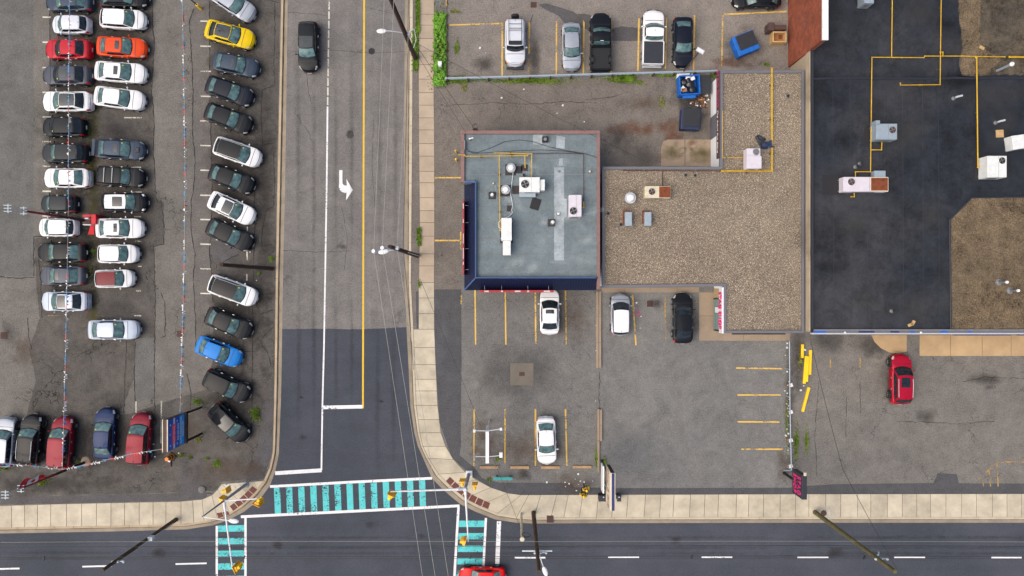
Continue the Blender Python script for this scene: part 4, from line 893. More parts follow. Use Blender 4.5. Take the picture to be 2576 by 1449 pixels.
roof_unit('bluish galvanised rooftop unit with brown fan on the black roof', 2205, 311, 2257, 351, Z3, Z3 + 1.1, 'grey_metal', (2245, 327), 8.6, 'fan_brown', extra=ex4, rz=0)
def ex5(t, cx, cy, sx, sy, h):
    MB().box(sx * .3, 0, h + .015, sx * .37, sy * .86, .05).obj('rust_panel', M['rust'], t, local=True); MB().box(sx * .33, sy / 2 + .28, h * .55, .95, .55, h * .7).obj('intake_hood', M['grey_metal'], t, local=True, bevel=.02)
    MB().box(sx * .3, 0, h + .003, sx * .4, sy * .97, .02).obj('panel_rim', M['cream'], t, local=True)
roof_unit('pink rooftop unit with a rusted brown top panel on the black roof', 2122, 445, 2234.6, 482, Z3, Z3 + .9, 'pink_metal', (2141.6, 457.5), 9, 'fan_brown', extra=ex5)
roof_unit('large white rooftop unit with black fan on the black roof', 2484, 392, 2532.7, 446, Z3, Z3 + 1.2, 'white_metal', (2520.5, 404), 8.6)
roof_unit('white rooftop unit cut by the right edge of the picture', 2547, 338, 2600, 373, Z3, Z3 + 1.0, 'white_metal', None, 0, rz=8)
roof_unit('grey rooftop unit cut by the top edge of the picture', 2174, -20, 2199, 8, Z3, Z3 + 1.2, 'grey_metal', None, 0)
for q in [(2172, 322, 2196, 362), (2452, 390, 2478, 452), (2070, 440, 2122, 490)]: wbox('roof_pad', 'black', roof3, *q, Z3 - .01, Z3 + .018)
fl = thing('flue_pipe', 'tall pale flue pipe standing on the brown roof patch', 'flue', (*g(2508, 178, Z3).xy, Z3)); p = g(2508, 178, Z3)
m_ = MB(); m_.cyl((0, 0, 0), (0, 0, 1.7), .11); m_.obj('pipe', M['grey_metal'], fl, True, True); MB().lathe([(.18, 1.7), (.2, 1.8), (.12, 1.92)], n=14).obj('cap', M['white'], fl, True, True)
for x, y, lb in ((2512, 710, 'taller white-topped vent pipe on the brown roof patch, the upper of two'), (2540, 731, 'white-topped vent pipe on the brown roof patch, the lower of two')):
    p = g(x, y, Z3); t = thing('vent_pipe', lb, 'roof vent', (p.x, p.y, Z3)); MB().lathe([(.3, 0.031), (.16, .05), (.1, .12), (.1, .9)], n=14).obj('pipe', M['dull_metal'], t, True, True); MB().lathe([(.11, .9), (.14, .96), (.12, 1.08), (.05, 1.1)], n=16).obj('cap', M['white'], t, True, True)
for x, y, lb in ((2160, 417, 'dark plumbing vent above the pink and rust unit, the left of two'), (2171, 409, 'dark plumbing vent above the pink and rust unit, the right of two'), (2409, 243, 'small white hooked vent on the black roof'), (2516, 305, 'grey vent with bent hood above the plywood board'), (2252, 783, 'dark stub vent near the south parapet')):
    vent(lb, x, y, Z3, Z3 + .55, .12, 'black' if 'dark' in lb else 'steel_white', elbow='hook' in lb or 'bent' in lb)
m_ = MB(); p = g(2515.6, 336, Z3 + .06); m_.box(p.x, p.y, Z3 + .03, .66, .64, .06, R(3)); tag(m_.obj('plywood_board', M['plywood']), 'square plywood board lying on the black roof', 'board')
for x, y, a, lb in ((2290, 817, 20, 'pale wooden offcut lying near the south parapet, the lower of two'), (2297, 812, 60, 'small brown wooden offcut near the south parapet, the upper of two'), (2470, 120, -30, 'tan brick lying loose on the brown roof patch')):
    m_ = MB(); p = g(x, y, Z3 + .05); m_.box(p.x, p.y, Z3 + .055, .42, .25, .07, R(a)); tag(m_.obj('offcut', M['plywood']), lb, 'offcut')

# weathering of the roofs
def roof_stain(x, y, rx, ry, mat, parent, z, rz=0):
    o = stain(x, y, rx, ry, mat, parent, rz); p = g(x, y, z); roof_stain.k = (getattr(roof_stain, 'k', 0) + 1) % 9
    o.location = Vector((p.x, p.y, z + .004 + .0008 * roof_stain.k)) - ABS[parent.name]; o.name = 'weathering'
rr2 = random.Random(12)
for i in range(26): roof_stain(rr2.uniform(2070, 2560), rr2.uniform(20, 810), rr2.uniform(30, 110), rr2.uniform(20, 80), 'dust' if i % 3 else 'ponding', roof3, Z3, rr2.uniform(-30, 30))
for i in range(20): roof_stain(rr2.uniform(1220, 1490), rr2.uniform(360, 680), rr2.uniform(12, 60), rr2.uniform(6, 26), 'smear', roof1, H1, rr2.uniform(-40, 40))
for i in range(0): roof_stain(rr2.uniform(1540, 2000), rr2.uniform(440, 800), rr2.uniform(30, 90), rr2.uniform(20, 60), 'stain_brown', roof2, H2 - .13, rr2.uniform(-40, 40))

# ================================================================== vehicles
def smooth_interp(keys):
    xs = np.linspace(0, 1, 161); a = np.array(keys); y = np.interp(xs, a[:, 0], a[:, 1]); k = np.array([1, 2, 3, 2, 1]) / 9
    yp = np.r_[y[0], y[0], y, y[-1], y[-1]]; y = np.convolve(yp, k, 'valid'); return lambda s: float(np.interp(s, xs, y))
STY = {
 'sedan': dict(H=1.45, top=[(0, .60), (.012, .82), (.03, .95), (.07, 1.0), (.13, 1.01), (.3, .97), (.74, .95), (.80, .92), (.90, .83), (.96, .73), (.985, .63), (1, .48)], cab=(.755, .575, .255, .105), wr=.72, zb=.22),
 'hatch': dict(H=1.5, top=[(0, .55), (.012, .82), (.035, .96), (.1, .98), (.3, .97), (.76, .97), (.84, .92), (.93, .82), (.97, .72), (1, .5)], cab=(.80, .62, .16, .045), wr=.74, zb=.22),
 'suv': dict(H=1.68, top=[(0, .62), (.012, .9), (.035, 1.04), (.1, 1.08), (.4, 1.07), (.75, 1.06), (.83, 1.02), (.93, .93), (.97, .84), (1, .6)], cab=(.765, .60, .13, .04), wr=.75, zb=.28),
 'van': dict(H=1.76, top=[(0, .62), (.012, .9), (.03, 1.03), (.1, 1.05), (.4, 1.04), (.78, 1.05), (.86, .98), (.94, .86), (.98, .74), (1, .52)], cab=(.81, .62, .09, .03), wr=.78, zb=.25),
 'boxy': dict(H=1.8, top=[(0, .65), (.012, .95), (.03, 1.12), (.1, 1.16), (.4, 1.15), (.70, 1.15), (.78, 1.13), (.93, 1.08), (.97, .98), (1, .7)], cab=(.715, .645, .09, .035), wr=.80, zb=.34),
 'pickup': dict(H=1.85, top=[(0, .78), (.01, .82), (.4, .82), (.415, 1.12), (.5, 1.2), (.72, 1.2), (.80, 1.16), (.94, 1.06), (.975, .95), (1, .68)], cab=(.735, .615, .455, .425), wr=.80, zb=.38),
}
WHEELS = {}
def wheel_meshes(r):
    if r not in WHEELS:
        w_ = .21; t = MB(); t.lathe([(r * .62, -w_ / 2), (r * .93, -w_ / 2), (r, -w_ * .32), (r, w_ * .32), (r * .93, w_ / 2), (r * .62, w_ / 2)], n=22, axis='y', cap=False)
        rim = MB(); n = 20
        rim.lathe([(r * .64, .0), (r * .64, w_ / 2 - .01), (r * .56, w_ / 2 - .012), (r * .54, .04)], n=n, axis='y', cap=False)
        for k in range(5):
            a = 2 * math.pi * k / 5; c_, s_ = math.cos(a), math.sin(a); hw = r * .09
            P = []
            for q, hh in ((r * .1, hw * 1.2), (r * .58, hw)):
                for sg in (-1, 1): P.append((q * c_ - sg * hh * s_, w_ / 2 - .02, q * s_ + sg * hh * c_))
            rim.add(P, [(0, 1, 3, 2)]); rim.add(P, [(2, 3, 1, 0)])
        rim.lathe([(r * .14, w_ / 2 - .05), (r * .14, w_ / 2 - .01)], n=10, axis='y')
        dk = MB(); dk.lathe([(r * .55, .02), (r * .55, .05)], n=16, axis='y')
        WHEELS[r] = (t.mesh('tyre', M['tyre'], True), rim.mesh('rim', M['rim'], True), dk.mesh('brake', M['black_trim']))
    return WHEELS[r]

def vehicle(name, label, cat, x, y, head, style, L, W, col, roofcol=None, sunroof=None, rails=None, sticker=True, group='parked cars', glass_roof=False, ext=None, dark_glass=False, lamp='lamp', H=None, z=None, mirrors=None):
    S = STY[style]; H = H or S['H']; zb0 = S['zb']; top = smooth_interp(S['top']); cwb, crf, crr, cbb = S['cab']
    z = ZL if z is None else z
    p = g(x, y, z + .55); t = thing(name, label, cat, (p.x, p.y, z), R(head), group)
    pm = paint(col); r = .33 if style in ('sedan', 'hatch', 'van') else .38; hw = W / 2
    fx, rx = L * .5 - L * .185, -L * .5 + L * .19
    def halfw(s):
        df, dr = (1 - s) * L, s * L
        f = 1 - .30 * max(0, 1 - df / .85) ** 2.3; q = 1 - .16 * max(0, 1 - dr / .6) ** 2.3
        return hw * f * q * (1 - .025 * abs(s - .5) * 2)
    bf, br = .24, .12
    CP = [(0, .78, 0.0), (.12, .90, .05), (.3, .985, .42), (.5, .99, .80), (.62, .965, .93), (.74, .90, .985), (.86, .6, 1.0), (1, 0, 1.0)]
    ct = [c_[0] for c_ in CP]; cy = [c_[1] for c_ in CP]; cz = [c_[2] for c_ in CP]
    def body(s, tt, side=1):
        xx = (s - .5) * L; zt = top(s); zb = zb0
        for ax in (fx, rx):
            d = abs(xx - ax)
            if d < r * 1.16: zb = max(zb, r + math.sqrt((r * 1.16) ** 2 - d * d) * .98)
        zb = min(zb, zt - .12)
        w_ = halfw(s); yy = float(np.interp(tt, ct, cy)); zz = float(np.interp(tt, ct, cz))
        crown = .035 * (1 - yy * yy) * (1 if s > .1 else s / .1)
        f = max(0, (s - .8) / .2) ** 2 * bf + max(0, (.15 - s) / .15) ** 2 * -br
        return Vector((xx - f * yy * yy, side * w_ * yy, zb + (zt - zb) * zz + (crown if tt > .7 else 0)))
    m_ = MB(); ss = sorted(set(list(np.linspace(0, 1, 41)) + [.006, .015, .985, .994])); tl = [0, .06, .12, .2, .3, .4, .5, .56, .62, .68, .74, .86, 1]
    n = len(tl) * 2 - 1; V = []; F = []
    for s in ss: V += [body(s, q, 1) for q in tl] + [body(s, q, -1) for q in tl[-2::-1]]
    for i in range(len(ss) - 1):
        for j in range(n - 1): a = i * n + j; F.append((a, a + 1, a + n + 1, a + n))
        a = i * n; F.append((a + n - 1, a, a + n, a + 2 * n - 1))
    m_.add(V, F)
    for i0 in (0, (len(ss) - 1) * n):      # nose and tail caps
        for j in range(len(tl) - 1): m_.add([V[i0 + j], V[i0 + j + 1], V[i0 + n - 2 - j], V[i0 + n - 1 - j]], [(0, 1, 2, 3)])
    # cabin surfaces
    X = lambda s: (s - .5) * L
    zcw, zbb = top(cwb) - .02, top(cbb) - .02
    wf, wb = halfw(cwb) * .86, halfw(max(cbb, .06)) * .84; rf, rr_ = hw * S['wr'], hw * S['wr'] * (.97 if style != 'sedan' else .93)
    zr_f, zr_r = H - .05, H - (.05 if style in ('sedan', 'hatch') else .06)
    bow = .20
    def WS(u, v):
        b = Vector((X(cwb) - bow * v * v, v * wf, zcw - .01 * v * v)); q = Vector((X(crf) - bow * .45 * v * v, v * rf, zr_f - .035 * v * v)); k = 4 * u * (1 - u)
        return b.lerp(q, u) + Vector((.03 * k, v * .02 * k, .035 * k))
    def BL(u, v):
        b = Vector((X(cbb) + bow * .5 * v * v, v * wb, zbb - .01 * v * v)); q = Vector((X(crr) + bow * .3 * v * v, v * rr_, zr_r - .035 * v * v)); k = 4 * u * (1 - u)
        return b.lerp(q, u) + Vector((-.03 * k, v * .02 * k, .03 * k))
    def SD(side):
        def f(u, p_):
            a, b = WS(u, side), BL(u, side); k = math.sin(math.pi * p_); c_ = a.lerp(b, p_)
            zbase = (top(min(max(c_.x / L + .5, 0), 1)) - .03) * (1 - u) + c_.z * u if u < 1e-6 else c_.z
            return Vector((c_.x, c_.y + side * .05 * k * (1 - .5 * u), (zbase if u < 1e-6 else c_.z) + .03 * k * u))
        return f
    def RF(p_, v):
        a, b = WS(1, v), BL(1, v); k = math.sin(math.pi * p_); c_ = a.lerp(b, p_); return Vector((c_.x, c_.y + v * .025 * k, c_.z + .03 * k))
    def patch(f, u0, u1, v0, v1, nu, nv, off=0.0, mb=None, shape=None):
        mb = mb or MB(); P = []; cen = Vector((0, 0, .6))
        for i in range(nu + 1):
            for j in range(nv + 1):
                u = u0 + (u1 - u0) * i / nu; v = v0 + (v1 - v0) * j / nv
                if shape: u, v = shape(u, v)
                q = f(u, v)
                if off:
                    e = 1e-3; a = f(u + e, v) - f(u - e, v); b = f(u, v + e) - f(u, v - e); nn = a.cross(b)
                    if nn.length > 1e-9:
                        nn.normalize()
                        if nn.dot(q - Vector((q.x * .6, 0, .6))) < 0: nn = -nn
                        q = q + nn * off
                P.append(q)
        F_ = [(i * (nv + 1) + j, i * (nv + 1) + j + 1, (i + 1) * (nv + 1) + j + 1, (i + 1) * (nv + 1) + j) for i in range(nu) for j in range(nv)]
        # face outwards
        q0 = F_[len(F_) // 2]; a = (P[q0[1]] - P[q0[0]]).cross(P[q0[3]] - P[q0[0]]); c0 = (P[q0[0]] + P[q0[2]]) / 2
        if a.dot(c0 - Vector((c0.x * .6, 0, .6))) < 0: F_ = [k[::-1] for k in F_]
        return mb.add(P, F_)
    for f, a in ((WS, (0, 1, -1, 1, 5, 8)), (BL, (0, 1, -1, 1, 5, 8)), (SD(1), (0, 1, 0, 1, 5, 10)), (SD(-1), (0, 1, 0, 1, 5, 10)), (RF, (0, 1, -1, 1, 10, 8))): patch(f, *a, mb=m_)
    bo = m_.obj('body', pm, t, True, True, weld=True)
    def P_(nm, f, u0, u1, v0, v1, nu, nv, off, mat, parent=t): return patch(f, u0, u1, v0, v1, nu, nv, off).obj(nm, mat, parent, True, True)
    gl = M['glass_dark'] if dark_glass else M['glass']
    P_('glass_seal', WS, .10, .995, -.99, .99, 5, 8, .004, M['black_trim']); P_('glass_seal', BL, .03, .975, -.955, .955, 4, 8, .004, M['black_trim'])
    P_('windshield', WS, .17, .95, -.93, .93, 5, 8, .008, gl); P_('cowl', WS, 0.02, .165, -.96, .96, 2, 8, .010, M['black_trim'])
    P_('rear_window', BL, .10, .92, -.88, .88, 4, 8, .008, M['glass_dark'] if (glass_roof or dark_glass or style in ('hatch', 'suv', 'van', 'boxy')) else gl)
    for s in (1, -1):
        P_('side_window', SD(s), .12, .86, .08, .475, 3, 4, .008, M['glass_dark']); P_('side_window', SD(s), .12, .86, .485, .80 if style != 'pickup' else .9, 3, 4, .008, M['glass_dark'])
        if style in ('suv', 'van', 'hatch', 'boxy'): P_('quarter_window', SD(s), .14, .82, .812, .93, 3, 2, .008, M['glass_dark'])
    if roofcol: P_('roof_panel', RF, .0, 1, -.98, .98, 8, 8, .009, roofcol)
    if glass_roof: P_('glass_roof', RF, .03, glass_roof if isinstance(glass_roof, float) else .97, -.86, .86, 8, 8, .014, M['glass_dark'])
    if sunroof:
        a, b = (.10, .38) if sunroof is True else sunroof; P_('sunroof', RF, a, b, -.58, .58, 4, 6, .014, M['glass_dark'])
    B = lambda side: (lambda u, v: body(u, v, side))
    def Btop(u, v): return body(u, 1 - abs(v), 1 if v >= 0 else -1)
    hs = .05 if style == 'pickup' else 0
    P_('hood_gap', Btop, cwb + .036, .962, -.29, .29, 6, 8, .003, M['black_trim'])
    P_('hood', Btop, cwb + .045, .955, -.27, .27, 6, 8, .006, pm)
    if style == 'sedan': P_('trunk_gap', Btop, .016, cbb + .002, -.29, .29, 4, 8, .003, M['black_trim']); P_('trunk_lid', Btop, .022, cbb - .005, -.27, .27, 4, 8, .006, pm)
    else:
        pass
    for s in (1, -1):
        for a, b in (((.50, .695), (.285, .49)) if style != 'pickup' else ((.58, .70), (.455, .57))):
            dr = P_('door', B(s), a, b, .14, .60, 4, 4, .005, pm); q = body(a + .03, .50, s)
            k = MB(); k.box(q.x, q.y + s * .018, q.z, .17, .03, .03); k.obj('door_handle', M['chrome'] if lamp != 'amber' else M['black_trim'], dr, local=True)
        P_('door_gap', B(s), .279 if style != 'pickup' else .449, .701 if style != 'pickup' else .706, .13, .61, 6, 4, .0022, M['black_trim'])
        P_('headlight', B(s), .90, .985, .48, .76, 4, 3, .010, M[lamp]); P_('taillight', B(s), .008, .075, .42, .74, 3, 3, .010, M['tail'])
        mx = WS(.1, s); k = MB(); k.add(*sphere((mx.x - .16, s * (hw + .10), mx.z + .06), .1, 8, 6, (.65, 1.05, .75))); k.tube([(mx.x - .14, s * (hw - .06), mx.z + .0), (mx.x - .15, s * (hw + .06), mx.z + .04)], .025, 5)
        k.obj('wing_mirror', (paint(mirrors) if mirrors else pm), t, True, True)
        for ax in (fx, rx):
            ty, rm, bk_ = wheel_meshes(r); wo = bpy.data.objects.new('wheel', ty); link(wo, t); wo.location = (ax, s * (hw - .10), r); wo.rotation_euler = (0, 0, 0 if s > 0 else math.pi)
            ro = bpy.data.objects.new('rim', rm); link(ro, wo); bo_ = bpy.data.objects.new('brake', bk_); link(bo_, wo)
        if rails:
            k = MB(); k.tube([SD(s)(1, q) + Vector((0, -s * .05, .05)) for q in np.linspace(.12, .93, 8)], .022, 6); k.obj('roof_rail', M[rails], t, True, True)
    nz = body(1, .4, 1); k = MB()
    for zz, hh, mat in ((.36, .12, 0),): pass
    def nose(u, v): return Vector((L / 2 - bf * .49 * v * v + .0 * u, v * halfw(1) , zb0 + .08 + u * .26))
    k = MB(); P2 = [nose(u, v) + Vector((.012, 0, 0)) for u in (0, 1) for v in np.linspace(-.8, .8, 9)]; k.add(P2, [(j, j + 1, j + 10, j + 9) for j in range(8)]); k.obj('grille', M['black_trim'], t, local=True)
    for sx_, nm in ((-1, 'rear_plate'), (1, 'front_plate')):
        k = MB(); k.box(sx_ * (L / 2 + .01), 0, .56 if sx_ < 0 else .42, .02, .36, .13); k.obj(nm, M['plate'], t, local=True)
    k = MB(); q = RF(.93 if style != 'pickup' else .3, 0); k.add([q + Vector(d) for d in ((.12, 0, .0), (-.1, .02, .0), (-.1, -.02, .0), (-.09, 0, .07))], [(0, 1, 3), (1, 2, 3), (2, 0, 3)]); k.obj('antenna_fin', M['black_trim'], t, local=True)
    if sticker:
        P_('price_sticker', WS, .74, .86, .66, .80, 1, 1, .014, M['sticker'])
    k = MB()
    for v0 in (-.5, .12): k.tube([WS(.17, v0) + Vector((.02, 0, .02)), WS(.24, v0 + .42) + Vector((.02, 0, .03))], .012, 4)
    k.obj('wipers', M['black_trim'], t, local=True)
    ctx = dict(t=t, L=L, W=W, H=H, WS=WS, RF=RF, SD=SD, body=body, pm=pm, P=P_, Btop=Btop, top=top, X=X, hw=hw)
    if ext: ext(ctx)
    return t

def ext_scoop(c):
    k = MB(); q = c['Btop'](.86, 0); k.box(q.x, 0, q.z + .03, .38, .5, .06, taper=.8); k.obj('hood_scoop', M['black_trim'], c['t'], local=True, bevel=.015)
    k = MB(); k.box(-c['L'] / 2 + .16, 0, 1.22, .26, c['W'] * .84, .03)
    for s in (-1, 1): k.box(-c['L'] / 2 + .2, s * c['W'] * .33, 1.1, .12, .03, .24)
    k.obj('rear_wing', c['pm'], c['t'], local=True)
def ext_bars(c):
    for q in (.34, .72):
        a, b = c['RF'](q, -.95), c['RF'](q, .95); k = MB(); k.tube([a + Vector((0, 0, .09)), b + Vector((0, 0, .09))], .035, 6)
        for e_ in (a, b): k.tube([e_, e_ + Vector((0, 0, .09))], .025, 5)
        k.obj('cross_bar', M['steel_white'], c['t'], True, True)
def ext_mini(c):
    for s in (1, -1):
        q = c['body'](.945, .74, s); k = MB(); k.add(*sphere((q.x - .02, q.y, q.z), .13, 12, 6, (1, 1, .5))); k.obj('round_headlight', M['lamp'], c['t'], True, True)
    c['P']('sunroof', c['RF'], .16, .62, -.66, .66, 4, 6, .018, M['glass_dark'])
def ext_pickup(cover):
    def f(c):
        L, hw, t = c['L'], c['hw'], c['t']; x0, x1 = -L / 2 + .04, -L / 2 + L * .412; cx = (x0 + x1) / 2; lx = x1 - x0; zt = 1.2
        for s in (1, -1):
            k = MB(); k.box(cx, s * (hw - .055), .98, lx, .11, .46); k.obj('bed_side', c['pm'], t, local=True, bevel=.02)
            k = MB(); k.box(cx, s * (hw - .055), zt + .012, lx, .08, .02); k.obj('bed_rail', M['black_trim'] if not cover else M['white'], t, local=True)
            if not cover:
                k = MB(); k.lathe([(.42, -.1), (.42, .1)], (-L * .5 + L * .19, s * (hw - .2), .84), 16, 'y'); k.obj('wheel_tub', M['black_trim'], t, local=True)
        k = MB(); k.box(x0 + .04, 0, .98, .09, hw * 2 - .23, .46); k.obj('tailgate', c['pm'], t, local=True, bevel=.02)
        k = MB(); k.box(x1 - .04, 0, .98, .08, hw * 2 - .23, .46); k.obj('bulkhead', c['pm'], t, local=True)
        if cover: k = MB(); k.box(cx, 0, zt + .01, lx - .08, hw * 2 - .2, .05); k.obj('tonneau_cover', M['charcoal'], t, local=True, bevel=.02)
        else:
            k = MB(); k.box(cx, 0, .90, lx - .18, hw * 2 - .24, .05)
            for i in range(9): k.box(cx, -hw * .8 + i * hw * .2, .93, lx - .2, .06, .02)
            k.obj('bed_liner', M['black_trim'], t, local=True)
        k = MB(); k.box(-L / 2 - .05, 0, .55, .16, hw * 1.8, .18); k.obj('rear_bumper', M['chrome'] if cover else M['black_trim'], t, local=True, bevel=.03)
        k = MB(); k.box(c['X'](.455), 0, c['H'] - .03, .05, .28, .03); k.obj('brake_lamp', M['plate'], t, local=True)
    return f
def ext_fj(c):
    t, L, hw, H = c['t'], c['L'], c['hw'], c['H']; k = MB(); k.lathe([(.16, -.11), (.36, -.11), (.38, 0), (.36, .11), (.16, .11)], (-L / 2 - .14, 0, .95), 20, 'x'); k.obj('spare_tyre', M['tyre'], t, True, True)
    z = H + .12; x0, x1 = c['X'](.11), c['X'](.60); k = MB()
    for s in (1, -1): k.tube([(x0, s * hw * .62, z), (x1, s * hw * .62, z)], .028, 6)
    for q in (0, .2, .38, .46, .97): k.tube([(x0 + (x1 - x0) * q, -hw * .62, z), (x0 + (x1 - x0) * q, hw * .62, z)], .024, 6)
    for s in (1, -1):
        for q in (.02, .5, .95): k.tube([(x0 + (x1 - x0) * q, s * hw * .62, z), (x0 + (x1 - x0) * q, s * hw * .62, H - .06)], .02, 5)
    k.obj('roof_rack', M['black_trim'], t, True, True)
    k = MB(); k.box(c['X'](.585), 0, H + .06, .36, hw * 1.3, .1); k.obj('wind_deflector', M['black_trim'], t, local=True, bevel=.03)
    k = MB(); k.box(L / 2 + .02, 0, .52, .22, hw * 1.7, .24); k.obj('front_bumper', M['charcoal'], t, local=True, bevel=.05)
    for s in (1, -1): c['P']('corner_lamp', lambda u, v, s=s: c['body'](u, v, s), .90, .975, .5, .74, 2, 2, .02, M['amber'])
def ext_fiat(c): pass
def ext_stripe(c):
    k = MB(); q = c['RF'](.22, 0); k.box(q.x, q.y - .05, q.z + .06, .16, .6, .12); k.obj('roof_sign', M['signal_yellow'], c['t'], local=True, bevel=.02)

V = vehicle; GA = 'used cars in the far left row facing left'; GB = 'used cars in the second row facing right'; GC = 'used cars parked at an angle by the street'; GD = 'used cars along the south edge of the yard'; GE = 'cars in the upper lot'; GF = 'cars in the shop lots'
V('car', 'dark blue-grey car cut by the top edge in the far left row', 'car', 176, 6, 180, 'sedan', 4.4, 1.8, 'slate', group=GA)
V('car', 'small silver-white hatchback above the red sedan', 'car', 181, 65, 180, 'hatch', 3.6, 1.66, 'pearl', group=GA)
V('car', 'red sedan with dark windshield in the far left row', 'car', 174, 126, 180, 'sedan', 4.35, 1.78, 'red', group=GA, dark_glass=True)
V('car', 'dark grey sedan with large sunroof below the red sedan', 'car', 171, 191, 180, 'sedan', 4.6, 1.8, 'grey', sunroof=(.02, .5), group=GA, dark_glass=True)
V('car', 'white sedan with full black glass roof in the far left row', 'car', 171, 257, 180, 'sedan', 4.7, 1.84, 'white', glass_roof=True, group=GA)
V('car', 'black compact with bright red tail lamps in the far left row', 'car', 163, 321, 180, 'hatch', 4.05, 1.76, 'black', group=GA, dark_glass=True)
V('car', 'dark greenish-grey small SUV below the black compact', 'car', 167, 387, 180, 'suv', 4.35, 1.76, 'dark', group=GA, H=1.6)
V('car', 'white sedan with black rear window, eighth in the far left row', 'car', 171, 449, 180, 'sedan', 4.45, 1.8, 'white', group=GA)
V('car', 'small dark grey hatchback under the red light mast', 'car', 151, 514, 180, 'hatch', 3.5, 1.62, 'dark', group=GA)
V('car', 'small white hatchback just below the red light mast', 'car', 148, 573, 180, 'hatch', 3.65, 1.68, 'white', group=GA)
V('car', 'black sedan third from the bottom of the far left row', 'car', 158, 635, 180, 'sedan', 4.55, 1.8, 'black', group=GA)
V('car', 'steel grey sedan with sunroof, second from the bottom of the far left row', 'car', 160, 694, 180, 'sedan', 4.35, 1.78, 'grey', sunroof=(.08, .32), group=GA)
V('car', 'silver-white sedan with black front roof glass at the bottom of the far left row', 'car', 166, 758, 180, 'sedan', 4.55, 1.8, 'ice', glass_roof=.55, group=GA)
V('car', 'black car cut by the top edge in the second row', 'car', 313, -4, 0, 'sedan', 4.6, 1.8, 'black', group=GB)
V('car', 'white hatchback at the top of the second row', 'car', 312, 51, -3, 'hatch', 4.35, 1.8, 'white', group=GB)
V('car', 'orange-red sedan with sunroof', 'car', 309, 121, -3, 'sedan', 4.7, 1.82, 'orange', sunroof=(.14, .40), group=GB)
V('car', 'white sedan with sunroof below the orange-red sedan', 'car', 306, 184, -4, 'sedan', 4.85, 1.84, 'white', sunroof=(.16, .40), group=GB)
V('car', 'white sedan without sunroof turned slightly, above an empty stall', 'car', 303, 249, -7, 'sedan', 4.75, 1.84, 'white', group=GB)
V('car', 'dark blue sports sedan with hood scoop and rear wing', 'car', 305, 377, -3, 'sedan', 4.7, 1.8, 'slate', sunroof=(.14, .38), group=GB, ext=ext_scoop)
V('car', 'black wagon with two silver roof bars', 'car', 307, 446, -3, 'suv', 4.5, 1.8, 'black', group=GB, ext=ext_bars, H=1.6)
V('car', 'black small hatchback with white roof and round headlamps', 'car', 315, 510, 0, 'hatch', 4.3, 1.76, 'black', roofcol=M['white'], group=GB, ext=ext_mini, mirrors='white', H=1.45)
V('car', 'white sedan with sunroof beside the red mast foot', 'car', 304, 575, 0, 'sedan', 4.5, 1.84, 'white', sunroof=(.14, .36), group=GB)
V('car', 'white hatchback with dark hood line below the red mast foot', 'car', 300, 639, 0, 'hatch', 3.85, 1.74, 'white', group=GB)
V('car', 'small white car with dark red soft roof', 'car', 291, 701, 1, 'hatch', 3.7, 1.68, 'white', roofcol=paint('maroon'), group=GB)
V('car', 'pale silver sedan alone at the bottom of the second row', 'car', 289, 829, 0, 'sedan', 4.8, 1.82, 'ice', group=GB)
V('car', 'silver sedan cut by the top edge in the angled row', 'car', 588, 10, -33, 'sedan', 4.6, 1.8, 'silver', group=GC)
V('car', 'bright yellow sedan with black glass roof', 'car', 580, 89, -15, 'sedan', 4.7, 1.84, 'yellow', glass_roof=True, group=GC)
V('car', 'blue-grey sedan with sunroof below the yellow sedan', 'car', 595, 165, -11, 'sedan', 4.4, 1.78, 'slate', sunroof=(.14, .36), group=GC)
V('car', 'dark navy sedan with bright front bumper line, fourth in the angled row', 'car', 579, 231, -19, 'sedan', 4.6, 1.82, 'navy', group=GC)
V('car', 'near-black sedan with curved chrome front edge, fifth in the angled row', 'car', 576, 299, -20, 'sedan', 4.6, 1.82, 'black', group=GC)
V('car', 'white hatchback with full black roof, sixth in the angled row', 'car', 599, 384, -19, 'hatch', 4.6, 1.82, 'white', roofcol=M['black_roof'], group=GC)
V('car', 'black sedan with bright door trim between two white black-roofed cars', 'car', 584, 451, -21, 'sedan', 4.4, 1.78, 'black', group=GC)
V('car', 'white sedan with black front roof, eighth in the angled row', 'car', 585, 525, -25, 'sedan', 4.6, 1.82, 'white', glass_roof=.62, group=GC)
V('car', 'black sedan just above the leaning wooden pole', 'car', 580, 591, -25, 'sedan', 4.6, 1.82, 'black', group=GC)
V('car', 'white sedan with black glass roof just below the leaning wooden pole', 'car', 587, 731, -20, 'hatch', 4.75, 1.84, 'white', roofcol=M['black_roof'], group=GC)
V('car', 'black sedan above the blue sedan in the angled row', 'car', 577, 813, -23, 'sedan', 4.6, 1.82, 'black', group=GC)
V('car', 'bright blue sedan in the angled row', 'car', 553, 884, -22, 'sedan', 4.5, 1.8, 'blue', group=GC)
V('car', 'black SUV below the blue sedan', 'car', 573, 970, -25, 'suv', 4.6, 1.86, 'black', group=GC)
V('car', 'black hatchback at the bottom end of the angled row', 'car', 579, 1063, -44, 'hatch', 4.4, 1.82, 'black', glass_roof=(.6), group=GC)
V('car', 'silver SUV cut by the left edge of the picture', 'car', 17, 1110, 86, 'suv', 4.75, 1.86, 'silver', group=GD)
V('car', 'black SUV with two silver roof rails', 'car', 82, 1106, 85, 'suv', 4.8, 1.88, 'black', group=GD, rails='chrome')
V('car', 'dark red minivan under the pennant string, left of the navy sedan', 'car', 160, 1112, 86, 'van', 4.9, 1.9, 'crimson', group=GD)
V('car', 'navy blue sedan between the two dark red minivans', 'car', 267, 1090, 88, 'sedan', 4.85, 1.86, 'deepblue', group=GD)
V('car', 'dark red minivan next to the blue billboard sign', 'car', 356, 1103, 86, 'van', 4.9, 1.9, 'crimson', group=GD)
